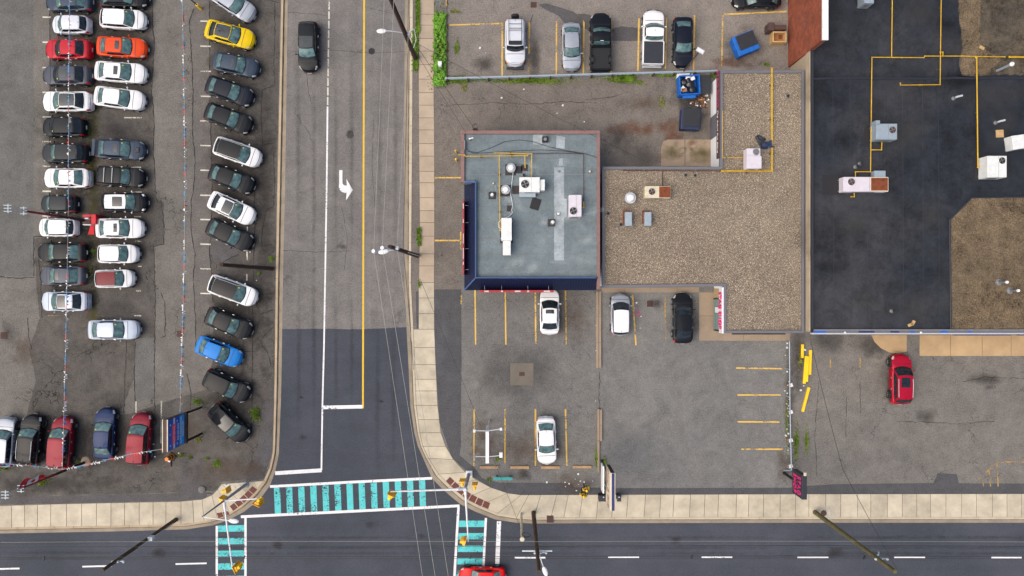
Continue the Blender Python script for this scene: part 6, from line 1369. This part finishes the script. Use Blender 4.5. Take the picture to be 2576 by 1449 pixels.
# ------------------------------------------------------------------ barriers, kerb stops, bench
gr = thing('guard_rail', 'long pale steel guard rail on posts behind the parked pickups', 'guard rail', g(1460, 188, ZL)); GRP = [(1119, 197.5), (1300, 193), (1500, 187), (1650, 183), (1805, 178.5)]
for a, b in zip(GRP[:-1], GRP[1:]):
    m_ = MB(); A, B = g(*a, .7), g(*b, .7); d = (B - A).normalized(); q = Vector((-d.y, d.x, 0)); prof = [(-.07, .12), (.02, .06), (-.05, 0), (.02, -.06), (-.07, -.12)]; P = [E + q * o_ + Vector((0, 0, hz)) for E in (A, B) for o_, hz in prof]; m_.add(P, [(i, i + 1, i + 6, i + 5) for i in range(4)]); m_.box(*((A + B) / 2 + Vector((0, 0, .13))), (B - A).length, .13, .03, math.atan2(d.y, d.x)); m_.obj('rail', M['grey_metal'], gr)
for i in range(14):
    x = 1125 + i * 52; y = np.interp(x, [p_[0] for p_ in GRP], [p_[1] for p_ in GRP]); q = g(x, y, .7); m_ = MB(); m_.box(q.x, q.y - .12, .4, .14, .14, .8); m_.obj('post', M['wood_brown'], gr)
fr = thing('fence_rail', 'long thin galvanised fence rail with end hook east of the shop lot', 'fence', g(1988, 1040, ZL)); FR = [(1986, 858), (1987, 1000), (1989, 1100), (1991, 1183), (1972, 1184)]
m_ = MB(); m_.tube([g(x, y, 1.0) for x, y in FR], .05, 8); m_.obj('top_rail', M['grey_metal'], fr, True); m_ = MB(); m_.tube([g(x, y, .5) for x, y in FR[:-1]], .03, 8); m_.obj('lower_rail', M['grey_metal'], fr, True)
for y in (862, 930, 1000, 1070, 1130, 1182):
    q = g(1986 + (y - 858) * .015, y, 1.0); m_ = MB(); m_.cyl((q.x, q.y, 0), (q.x, q.y, 1.0), .05); m_.obj('post', M['grey_metal'], fr)
cfence = thing('fence_line', 'thin rusty chain fence along the ivy bed by the pavement', 'fence', g(1125, 100, ZL)); m_ = MB(); m_.tube([g(1124, -20, 1.1), g(1125, 196, 1.1)], .025); m_.obj('top_rail', M['rust_pipe'], cfence)
for y in (0, 60, 120, 190):
    q = g(1124.5, y, 1.1); m_ = MB(); m_.cyl((q.x, q.y, 0), (q.x, q.y, 1.1), .03); m_.obj('post', M['rust_pipe'], cfence)
for i, (x0, x1, y0, y1) in enumerate(((1500, 1506, 732, 926), (1507, 1512.7, 732, 926), (1503, 1508.5, 1028, 1189), (1509.5, 1515, 1030, 1110))):
    t = thing('concrete_barrier', ('left beam of the double kerb between the shop lots', 'right beam of the double kerb between the shop lots', 'long mossy kerb beam in the lower part of the lot divide', 'short kerb beam beside the mossy kerb beam')[i], 'kerb', g((x0 + x1) / 2, (y0 + y1) / 2, ZL)); n = max(2, int((y1 - y0) / 60))
    for k in range(n): wbox('beam', 'slab_brown', t, x0, y0 + (y1 - y0) * k / n + .4, x1, y0 + (y1 - y0) * (k + 1) / n - .4, ZL, ZL + .2, .02)
for i, (x0, x1) in enumerate(((1206.7, 1253.6), (1284, 1331), (1361.6, 1408), (1441.5, 1488))):
    lb = ('below the white pylon sign', 'second from the left', 'in front of the white sedan', 'nearest the lot divide')[i]; y0 = 1173 - (1 if i == 3 else 0); t = thing('wheel_stop', 'tan timber wheel stop ' + lb, 'wheel stop', g((x0 + x1) / 2, y0 + 3, ZL), 0, 'wheel stops'); wbox('beam', 'timber_stop', t, x0, y0, x1, y0 + 6.4, ZL, ZL + .16, .015)
    for q in (.15, .85): m_ = MB(); c_ = g(x0 + (x1 - x0) * q, y0 + 3.2, ZL + .16); m_.lathe([(.035, 0), (.035, .012)], c_, 8); m_.obj('pin', M['rust'], t)
be = thing('bench', 'teal slatted bench on the dark strip near the corner', 'bench', g(1265, 1205, ZL))
for k in range(3): wbox('seat_slat', 'teal_solid', be, 1242, 1202 + k * 2.1, 1289, 1203.8 + k * 2.1, .48, .53)
for k in range(2): m_ = MB(); a, b = g(1242, 1200.6, .75 + k * .16), g(1289, 1200.6, .75 + k * .16); m_.box((a.x + b.x) / 2, a.y, a.z, b.x - a.x, .04, .12); m_.obj('back_slat', M['teal_solid'], be)
for x in (1249, 1282):
    q = g(x, 1204, .4); m_ = MB(); m_.box(q.x, q.y, .29, .08, .45, .38); m_.box(q.x, q.y + .2, .6, .06, .05, .7); m_.obj('leg', M['dull_metal'], be)
# yellow timbers stacked at the plaza corner
for i, (x0, y0, x1, y1, z_, lb) in enumerate(((2018, 866, 2017, 900, .1, 'short yellow timber nearest the building corner'), (2027, 895, 2022, 965, .1, 'long yellow timber, leftmost of the close stack'), (2031, 896, 2028, 960, .22, 'yellow timber lying on the middle of the close stack'), (2038, 880, 2036, 942, .1, 'yellow timber standing off to the right of the stack'), (2034, 974, 2018, 1035, .1, 'single slanted yellow timber lying below the stack'))):
    A, B = g(x0, y0, z_), g(x1, y1, z_); d = B - A; m_ = MB(); m_.box((A.x + B.x) / 2, (A.y + B.y) / 2, z_ + .08, d.length, .24, .15, math.atan2(d.y, d.x)); tag(m_.obj('yellow_timber', M['bright_yellow'], bevel=.02), lb, 'timber', 'yellow timbers')
# small things in the lots
def drain(x, y, w_, h_, label, parent_z=ZL):
    t = thing('drain_grate', label, 'drain', g(x, y, parent_z)); wbox('frame', 'fan_brown', t, x - w_ / 2, y - h_ / 2, x + w_ / 2, y + h_ / 2, parent_z - .03, parent_z + .012)
    n = 5
    for i in range(n): wbox('bar', 'rust_pipe', t, x - w_ / 2 + w_ * (i + .25) / n, y - h_ / 2 + 1, x - w_ / 2 + w_ * (i + .65) / n, y + h_ / 2 - 1, parent_z + .012, parent_z + .022)
zone('drain_pad', [(1283.5, 913.5), (1342, 913.5), (1342.5, 969.5), (1283.5, 969.5)], M['pad'], ZL + .03, lotR)
drain(1313, 941, 14, 10, 'small slate drain cover centred on the square concrete pad', ZL + .034)
drain(1342.5, 12, 15, 14, 'dark drain grate at the top of the upper lot'); drain(1635, 764, 15, 16, 'dark drain grate between the two shop stalls'); drain(10, 844, 18, 17, 'dark drain grate at the left edge of the yard'); drain(453, 840, 16, 16, 'dark drain grate under the pennant string'); drain(1384, 1306, 17, 18, 'rusty kerb drain at the main road', ZS + .01)
m_ = MB(); m_.lathe([(.28, 0), (.28, .02)], g(2072, 1291, ZS), 20); o = m_.obj('manhole_cover', M['fan_brown']); tag(o, 'round iron cover on the pavement near the mossy pole', 'manhole')
m_ = MB(); m_.lathe([(.3, 0), (.3, .012)], g(935, 129, ZR + .004), 20); o = m_.obj('manhole_cover', M['black']); tag(o, 'round dark manhole cover in the upper street', 'manhole')
m_ = MB(); m_.lathe([(.38, 0), (.38, .012)], g(880, 338, ZR + .004), 20); o = m_.obj('manhole_cover', M['lot_grey']); tag(o, 'pale round manhole cover in the street above the arrow', 'manhole')
t = thing('utility_box', 'small white utility box standing in the ivy bed', 'utility box', g(1106.5, 160, ZL)); wbox('body', 'steel_white', t, 1102, 154, 1111, 167, ZL, .9, .05); wbox('lid', 'white', t, 1101.5, 153.5, 1111.5, 163, .9, .96, .03)
t = thing('bollard', 'thin yellow bollard at the west wall, upper of two', 'bollard', g(1148, 384, ZL)); q = g(1148, 382, 0); MB().cyl((0, 0, 0), (0, 0, 1.0), .07).obj('tube', M['bright_yellow'], t, True, True); MB().lathe([(.07, 1.0), (.06, 1.04), (.02, 1.06)], n=12).obj('cap', M['bright_yellow'], t, True, True)
t = thing('bollard', 'thin yellow bollard at the west wall, lower of two', 'bollard', g(1149, 405, ZL)); MB().cyl((0, 0, 0), (0, 0, 1.0), .08).obj('tube', M['bright_yellow'], t, True, True); MB().lathe([(.08, 1.0), (.07, 1.04), (.02, 1.06)], n=12).obj('cap', M['bright_yellow'], t, True, True)
t = thing('barricade', 'tilted orange and black striped plastic barricade near the billboard', 'barricade', g(434, 1148, ZL), R(-35))
MB().box(0, 0, .06, .7, .55, .12).obj('foot', M['black'], t, local=True)
for k in range(5): MB().lathe([(.27 - k * .02, .12 + k * .2), (.25 - k * .02, .32 + k * .2)], n=16).obj('orange_band' if k % 2 == 0 else 'black_band', M['orange'] if k % 2 == 0 else M['black'], t, True, True)
MB().box(.0, -.42, .2, .35, .2, .2).obj('sand_bag', M['white'], t, local=True, bevel=.05)
m_ = MB(); m_.box(*g(425, 1167, ZL + .08), .45, .55, .14, R(10)); tag(m_.obj('brown_block', M['brown_panel'], bevel=.03), 'brown block lying under the orange barricade', 'block')
m_ = MB(); m_.lathe([(.5, 0), (.42, .15), (.25, .22)], g(217, 1160, ZL), 14); tag(m_.obj('mast_footing', M['slab_brown'], smooth=True), 'worn round concrete footing at the flag mast', 'footing')
m_ = MB(); m_.lathe([(.35, 0), (.33, .12), (.2, .2)], g(509, 1231, ZL), 14); tag(m_.obj('boulder', M['wall_grey'], smooth=True), 'grey round stump beside the west corner pavement', 'stump')
# yard signs along the galvanised rail
for i, y in enumerate((1041, 1107, 1171)): pass
for i, (y, lb) in enumerate(((966, 'topmost'), (1033, 'second'), (1103, 'third'), (1167, 'lowest'))):
    t = thing('garden_sign', 'small white and red sign plate on a stake by the galvanised rail, ' + lb, 'sign', g(1977, y, ZL), 0, 'small stake signs'); c_ = g(1977, y, ZL); MB().cyl((0, 0, 0), (0, 0, .8), .025).obj('stake', M['red_sign'], t, True, True); MB().box(.12, 0, .82, .36, .32, .03, R(20)).obj('plate', M['white'], t, local=True); MB().box(-.12, .04, .83, .2, .1, .03, R(-15)).obj('red_tip', M['card'], t, local=True)

# ------------------------------------------------------------------ waste containers
def ribs_lid(t, nm, cx, cy, z, sx, sy, n, mat, tilt=0.0):
    o = MB().box(cx, cy, z, sx, sy, .05).obj(nm, M[mat], t, local=True, bevel=.02)
    for i in range(n): MB().box(cx, cy - sy / 2 + sy * (i + .5) / n, z + .035, sx * .92, sy / n * .5, .03).obj('lid_rib', M[mat], o, local=True)
t = thing('dumpster', 'blue dumpster with black ribbed lid turned askew near the brick wall', 'dumpster', g(1866, 119, .1), R(-68)); MB().box(0, 0, .62, 1.75, 1.95, 1.1, taper=1.06).obj('body', M['blue_bin'], t, local=True, bevel=.04)
ribs_lid(t, 'lid', -.28 + .1, .12, 1.22, 1.35, 1.75, 10, 'lid')
for s in (1, -1): MB().box(0, s * 1.03, .75, .5, .14, .14).obj('fork_pocket', M['blue_bin'], t, local=True)
t = thing('dumpster', 'open blue dumpster overflowing with black bags', 'dumpster', g(1727, 222, .1), R(3))
for a in ((-.9, 0, .1, 1.75), (.9, 0, .1, 1.75)): MB().box(a[0], 0, .65, a[2], a[3], 1.15).obj('side_wall', M['blue_bin'], t, local=True, bevel=.02)
for s in (-1, 1): MB().box(0, s * .85, .62 if s > 0 else .6, 1.7, .1, 1.1).obj('end_wall', M['blue_bin'], t, local=True, bevel=.02)
MB().box(0, 0, .14, 1.7, 1.6, .1).obj('floor', M['blue_bin'], t, local=True); MB().box(0, -1.02, .75, 1.2, .3, .3).obj('front_ledge', M['blue_bin'], t, local=True, bevel=.03); ribs_lid(t, 'lid', 1.5, -.0, .9, 1.05, 1.75, 8, 'lid')
rb = random.Random(9)
for k, (x, y, r_, lb) in enumerate(((-.45, .3, .38, 'black bin bag at the upper left inside the open dumpster'), (.1, .1, .42, 'largest black bin bag in the middle of the open dumpster'), (.3, -.35, .38, 'black bin bag at the lower right inside the open dumpster'), (-.05, .45, .3, 'small black bin bag at the top of the open dumpster'))):
    q = g(1727, 222, .1); V_, F_ = sphere((0, 0, 0), r_, 14, 9, (1, 1, .7)); V_ = [(v[0] * rb.uniform(.85, 1.1), v[1] * rb.uniform(.85, 1.1), v[2] * rb.uniform(.85, 1.1)) for v in V_]; m_ = MB(); m_.add([(v[0] + q.x + x, v[1] + q.y + y, v[2] + .95) for v in V_], F_); tag(m_.obj('bin_bag', M['bag'], smooth=True), lb, 'bin bag', 'bin bags in the open dumpster')
for k, (x, y, a, mt, lb) in enumerate(((.3, .62, 20, 'white', 'crumpled white paper sheet at the back of the open dumpster'), (-.1, .66, -15, 'white', 'second white paper sheet at the back of the open dumpster'), (-.45, -.45, 10, 'card', 'brown carton at the front of the open dumpster'), (-.62, -.3, 40, 'white', 'white cup carrier at the front left of the open dumpster'))):
    q = g(1727, 222, .1); m_ = MB(); m_.box(q.x + x, q.y + y, 1.05, .45, .32, .06, R(a)); tag(m_.obj('waste_paper', M[mt]), lb, 'waste paper')
m_ = MB(); m_.box(*g(1718, 193, .3), 1.2, .5, .5, R(3)); tag(m_.obj('white_box', M['white'], bevel=.03), 'white box behind the open dumpster at the guard rail', 'box')
t = thing('dumpster', 'navy dumpster with closed black ribbed lid in the alley', 'dumpster', g(1731, 306, .1), R(-3)); MB().box(0, 0, .6, 1.75, 1.9, 1.05, taper=1.04).obj('body', M['navy_bin'], t, local=True, bevel=.08); ribs_lid(t, 'lid', 0.02, .1, 1.16, 1.55, 1.65, 11, 'lid'); MB().box(-.86, .0, 1.0, .08, .8, .06).obj('handle_bar', M['white'], t, local=True)
for s in (1, -1): MB().box(s * .94, 0, .7, .12, .5, .14).obj('fork_pocket', M['navy_bin'], t, local=True)
t = thing('oil_bin', 'brown steel grease bin against the brick wall', 'bin', g(1955, 68, .1)); wbox('body', 'brown_panel', t, 1934, 56, 1949, 76, ZL, 1.2, .03); wbox('arm', 'brown_panel', t, 1950, 62, 1979, 74, .5, 1.2, .03)
t = thing('wooden_crate', 'open yellow-brown wooden crate by the brick wall', 'crate', g(1961, 92, ZL))
for a in ((1944, 79, 1979, 82), (1944, 103, 1979, 106)): wbox('side_board', 'plywood', t, *a, ZL, .95)
for a in ((1944, 82.2, 1947, 102.8), (1976, 82.2, 1979, 102.8)): wbox('end_board', 'plywood', t, *a, ZL, .95)
wbox('base_board', 'card', t, 1947.3, 82.3, 1975.7, 102.7, ZL, .35); wbox('rust_sheet', 'rust', t, 1959, 84, 1968, 98, .35, .38)

# ------------------------------------------------------------------ litter and spilled rubbish (uncountable)
def litter(name, label, cat, spots, mats, seed):
    r_ = random.Random(seed)
    for mt in mats:
        m_ = MB()
        for (x, y, sx, sy, n) in spots:
            for k in range(n):
                q = g(x + r_.gauss(0, sx), y + r_.gauss(0, sy), ZL); s = r_.uniform(.05, .16); a = r_.uniform(0, 6.28); m_.box(q.x, q.y, ZL + .03 + r_.random() * .05, s * r_.uniform(.5, 1.3), s, .03, a)
        o = m_.obj(name, M[mt], kind='stuff'); o['label'] = label; o['category'] = cat
litter('spilled_rubbish', 'heap of brown and white rubbish spilled beside the open dumpster', 'rubbish', [(1765, 258, 9, 7, 26), (1762, 248, 8, 5, 14), (1775, 236, 4, 9, 8)], ['card', 'wood_dark', 'brown_panel'], 1)
litter('paper_scraps', 'scattered white paper scraps on the lots', 'litter', [(1765, 262, 12, 10, 14), (1776, 240, 4, 10, 7), (1450, 1215, 26, 14, 12), (1980, 1010, 3, 100, 22), (1600, 775, 14, 20, 5), (1700, 1240, 4, 4, 0), (1735, 190, 20, 3, 6), (1500, 860, 4, 60, 6), (2025, 930, 10, 30, 4), (620, 600, 60, 200, 5), (420, 1140, 30, 30, 5), (1220, 140, 60, 50, 6), (1430, 300, 60, 30, 3)], ['white'], 2)
litter('pink_scraps', 'pink scraps on the stall beside the silver compact', 'litter', [(1605, 790, 6, 6, 7)], ['magenta'], 3)

# ------------------------------------------------------------------ vegetation
def blades(m_, x, y, n, rx, ry, h, w_, r_, z=ZL):
    for k in range(n):
        a = r_.uniform(0, 6.28); d = min(1.25, abs(r_.gauss(0, .55))); wob = 1 + .35 * math.sin(3 * a + x) + .25 * math.sin(5 * a + y); q = g(x + rx * d * wob * math.cos(a), y + ry * d * wob * math.sin(a), z); b = r_.uniform(0, 6.28); hh = h * r_.uniform(.4, 1.1) * max(.35, 1.1 - .6 * d); lean = r_.uniform(.3, 1.0) * hh
        u = Vector((math.cos(b), math.sin(b), 0)); s = Vector((-u.y, u.x, 0)) * (w_ * r_.uniform(.6, 1.3)); m_.add([q - s, q + s, q + u * lean * .6 + s * .6 + Vector((0, 0, hh * .7)), q + u * lean + Vector((0, 0, hh))], [(0, 1, 2), (0, 2, 3)])
rv = random.Random(21)
def weed(label, x, y, rx, ry, n, h=.3, w_=.035, mat='grass', name='weed_clump', cat='weeds'):
    t = thing(name, label, cat, g(x, y, ZL)); m_ = MB(); blades(m_, x, y, int(n * .6), rx, ry, h, w_, rv); m_.obj('blades', M[mat], t, kind='stuff'); m_ = MB(); blades(m_, x, y, int(n * .4), rx * 1.15, ry * 1.15, h * .7, w_, rv); m_.obj('dry_blades', M['grass_dry'], t, kind='stuff')
for a in [('bright green weed clump beside the foot of the leaning wooden pole', 682, 651, 7, 7, 160), ('small weed tuft just right of the leaning wooden pole foot', 652, 688, 4, 4, 40), ('weed clump above the upper billboard post', 497, 1011, 17, 9, 240), ('weed clump below the lower billboard post', 500, 1105, 10, 8, 160), ('tall weed clump right of the black hatchback', 645, 1040, 14, 20, 320),
          ('round green weed clump in the soil south of the billboard', 547, 1166, 13, 12, 300), ('yellow-green tuft beside the black hatchback', 648, 1050, 6, 5, 60), ('low weed clump beside the orange barricade', 456, 1145, 12, 8, 110), ('tiny green tuft between barricade and soil bank', 480, 1151, 6, 5, 60), ('tiny tuft at the top of the soil bank', 523, 1153, 8, 5, 60),
          ('wide grass clump under the flag', 104, 1212, 22, 14, 320), ('low grass beside the flag mast footing', 196, 1159, 14, 5, 90), ('grass tuft behind the black SUV', 92, 1172, 12, 4, 70), ('grass tuft behind the silver SUV', 14, 1180, 22, 4, 90),
          ('green weeds in the gap between car rows', 236, 633, 5, 8, 90), ('sparse weeds below the red wedge', 230, 680, 4, 40, 90), ('moss weeds beside the grey small SUV', 225, 330, 10, 34, 60), ('weeds below the dark sports sedan tail', 228, 417, 8, 6, 50),
          ('small green tuft on the corner lot beside the pylon lamp', 1873 * 0 + 1873 * 0 + 1251, 1154, 6, 6, 90), ('green tuft beside the teal bench', 1230, 1206, 6, 6, 90), ('weeds along the mossy kerb beam, left side', 1500, 1150, 3, 38, 220), ('weeds along the mossy kerb beam, right side', 1520, 1165, 6, 16, 200),
          ('grass strip on the rough ground right of the galvanised rail', 2002, 1115, 7, 58, 620), ('second grass strip right of the galvanised rail', 2028, 1110, 5, 40, 330), ('weeds around the yellow timbers', 2012, 905, 9, 34, 200), ('weeds left along the galvanised rail', 1978, 1060, 4, 120, 200),
          ('grass patch in the upper lot near the ivy fence', 1149, 122, 7, 20, 300), ('low grass along the top seam of the upper lot', 1144, 29, 18, 4, 160), ('grass tuft by the brick wall foot', 1927, 162, 12, 6, 120), ('tall green shrub growing along the guard rail', 1570, 199, 34, 10, 1500), ('long grass verge south of the guard rail', 1330, 204, 130, 8, 2600), ('bright weeds at the left end of the guard rail', 1150, 203, 40, 11, 900), ('weeds at the west end below the guard rail', 1168, 222, 7, 12, 120), ('weeds near the shop end of the guard rail', 1700, 190, 80, 5, 700), ('yellowish grass curve on the alley asphalt', 1665, 258, 14, 22, 160), ('bright tuft at the shop end of the guard rail', 1792, 190, 9, 8, 130)]:
    weed(*a, mat='grass' if 'yellow' not in a[0] and 'low' not in a[0] else 'grass_dry', h=.55 if 'shrub' in a[0] or 'tall' in a[0] else .28, w_=.055 if 'shrub' in a[0] else .035)
# roadside grass in the verge
for i, (x, y0, y1, lb) in enumerate(((1051, -60, 80, 'long grass strip beside the top pavement'), (1049, 78, 178, 'thick grass around the foot of the top street pole'), (1054, 574, 618, 'short green grass tuft above the street pole with insulators'))):
    m_ = MB()
    for k in range(int((y1 - y0) * 12)): blades(m_, x + rv.uniform(-3.5, 4) - (3 if i == 1 else 0) + (rv.uniform(-6, 4) if i == 1 else 0), rv.uniform(y0, y1), 1, 1, 1, .32, .04, rv)
    tag(m_.obj('verge_grass', M['grass']), lb, 'grass')
m_ = MB(); blades(m_, 1055, 715, 90, 3, 14, .25, .035, rv); tag(m_.obj('verge_grass', M['grass']), 'sparse grass in the verge below the insulator pole', 'grass')
# ivy bed: many leaf quads through a low volume
m_ = MB()
for k in range(4200):
    x, y = rv.uniform(1087.5, 1125), rv.uniform(28, 216)
    if x < 1091 + 2.2 * math.sin(y * .21) + 1.5 * math.sin(y * .57) or x > 1123 + 2 * math.sin(y * .17 + 1) or y < 31 + 2 * math.sin(x * .4) or rv.random() < .45 * (1 + math.sin(x * .35 + 2 * math.sin(y * .13))) * .7: continue
    e_ = min(x - 1088, 1126 - x, y - 28, 218 - y) / 9; zz = ZL + .08 + rv.random() * (.45 + .25 * math.sin(x * .5) * math.sin(y * .23)) * min(1, max(.15, e_)); q = g(x, y, zz); a = rv.uniform(0, 6.28); s = rv.uniform(.05, .11); u = Vector((math.cos(a), math.sin(a), rv.uniform(-.5, .5))) * s; v = Vector((-math.sin(a), math.cos(a), rv.uniform(-.5, .5))) * s * .8; m_.add([q - u, q + v * .8, q + u, q - v * .8], [(0, 1, 2, 3)])
ob = thing('ivy_bed', 'long bright green ivy bed beside the upper pavement', 'plant bed', g(1106, 120, ZL)); m_.obj('foliage', M['leaf'], ob)
m_ = MB(); blades(m_, 1106, 120, 1100, 17, 95, .55, .03, rv); m_.obj('stems', M['grass_dry'], ob, kind='stuff'); m_ = MB(); blades(m_, 1106, 120, 900, 17, 95, .5, .05, rv); m_.obj('dark_leaves', M['leaf_dark'], ob, kind='stuff')  # dry stems and a darker leaf tone mixed at random through the bed

# ------------------------------------------------------------------ two people in yellow jackets on the south pavement
def skin_mesh(name, verts, edges, rad, mat, parent):
    me = bpy.data.meshes.new(name); me.from_pydata(verts, edges, []); me.materials.append(mat); o = bpy.data.objects.new(name, me); link(o, parent)
    m1 = o.modifiers.new('skin', 'SKIN'); m1.use_smooth_shade = True
    for i, r_ in enumerate(rad): me.skin_vertices[0].data[i].radius = (r_, r_) if isinstance(r_, float) else r_
    me.skin_vertices[0].data[0].use_root = True; m2 = o.modifiers.new('sub', 'SUBSURF'); m2.levels = 1; m2.render_levels = 2; return o
M['skin'] = plain('skin_tone', lin(190, 146, 120), .6, var=.04); M['trousers'] = plain('dark_trousers', lin(52, 46, 58), .9)
def person(label, x, y, head, stride, bag):
    q = g(x, y, ZS); t = thing('person', label, 'person', (q.x, q.y, ZS), R(head)); s = stride
    v = [(0, 0, .95), (0, 0, 1.15), (0, 0, 1.42), (0, 0, 1.52), (.02, 0, 1.62), (0, .1, .9), (s * .5, .11, .5), (s * .45, .11, .09), (s * .45 + .16, .12, .04), (0, -.1, .9), (-s * .2, -.11, .5), (-s * .75, -.11, .1), (-s * .75 + .15, -.12, .04), (0, .2, 1.4), (-.08, .27, 1.14), (.1, .27, .92), (.16, .26, .84), (0, -.2, 1.4), (.02, -.28, 1.14), (.2, -.26, .98), (.27, -.25, .93)]
    e_ = [(0, 1), (1, 2), (2, 3), (3, 4), (0, 5), (5, 6), (6, 7), (7, 8), (0, 9), (9, 10), (10, 11), (11, 12), (2, 13), (13, 14), (14, 15), (15, 16), (2, 17), (17, 18), (18, 19), (19, 20)]
    rad = [.14, .13, .14, .06, .07, .09, .065, .045, .04, .09, .065, .045, .04, .06, .048, .036, .03, .06, .048, .036, .03]; skin_mesh('body', v, e_, rad, M['trousers'], t)
    jv = [(0, 0, .92), (0, 0, 1.15), (0, 0, 1.4), (0, .19, 1.4), (-.08, .275, 1.14), (.08, .275, .96), (0, -.19, 1.4), (.02, -.285, 1.14), (.17, -.265, 1.0)]; skin_mesh('jacket', jv, [(0, 1), (1, 2), (2, 3), (3, 4), (4, 5), (2, 6), (6, 7), (7, 8)], [(.17, .2), (.16, .19), (.15, .19), .085, .07, .055, .085, .07, .055], M['bright_yellow'], t)
    m_ = MB(); m_.add(*sphere((.03, 0, 1.66), .105, 14, 10, (1, .85, 1.2))); m_.add(*sphere((.14, 0, 1.65), .02, 8, 5)); m_.obj('head', M['skin'], t, True, True)
    for sg in (1, -1): m_ = MB(); m_.add(*sphere((.122, sg * .035, 1.68), .012, 8, 5)); m_.obj('eye', M['black'], t, True, True)
    m_ = MB(); m_.add(*[sphere((-.01, 0, 1.70), .135, 14, 9, (1.0, .92, 1.0))][0]); m_.obj('hood', M['bright_yellow'], t, True, True)
    for a, sg in ((Vector((.17, .26, .83)), 1), (Vector((.29, -.25, .92)), -1)):
        m_ = MB(); m_.add(*sphere(a, .04, 8, 6, (1.2, .6, 1.1)))
        for k in range(4): b = a + Vector((.02, (k - 1.5) * .018, -.03)); m_.tube([b, b + Vector((.025, 0, -.04)), b + Vector((.02, 0, -.075 + .006 * abs(k - 1.5)))], .008, 5)
        m_.tube([a + Vector((.02, -sg * .03, 0)), a + Vector((.05, -sg * .045, -.035))], .009, 5); m_.obj('hand', M['skin'], t, True, True)
    if bag:
        b = thing('shoulder_bag', 'dark bag held beside the lower person in yellow', 'bag', (q.x + .3, q.y - .02, 1.0)); MB().box(0, 0, -.1, .22, .42, .36).obj('pouch', M['trousers'], b, local=True, bevel=.06); MB().tube([(0, -.15, .06), (-.1, -.05, .4), (-.05, .15, .06)], .02).obj('strap', M['black'], b, True, True)
person('person in yellow hooded jacket standing on the dark strip near the bins', 1471, 1221, 100, .25, False)
person('person in yellow hooded jacket with a dark bag on the pavement', 1464, 1236, 75, .3, True)
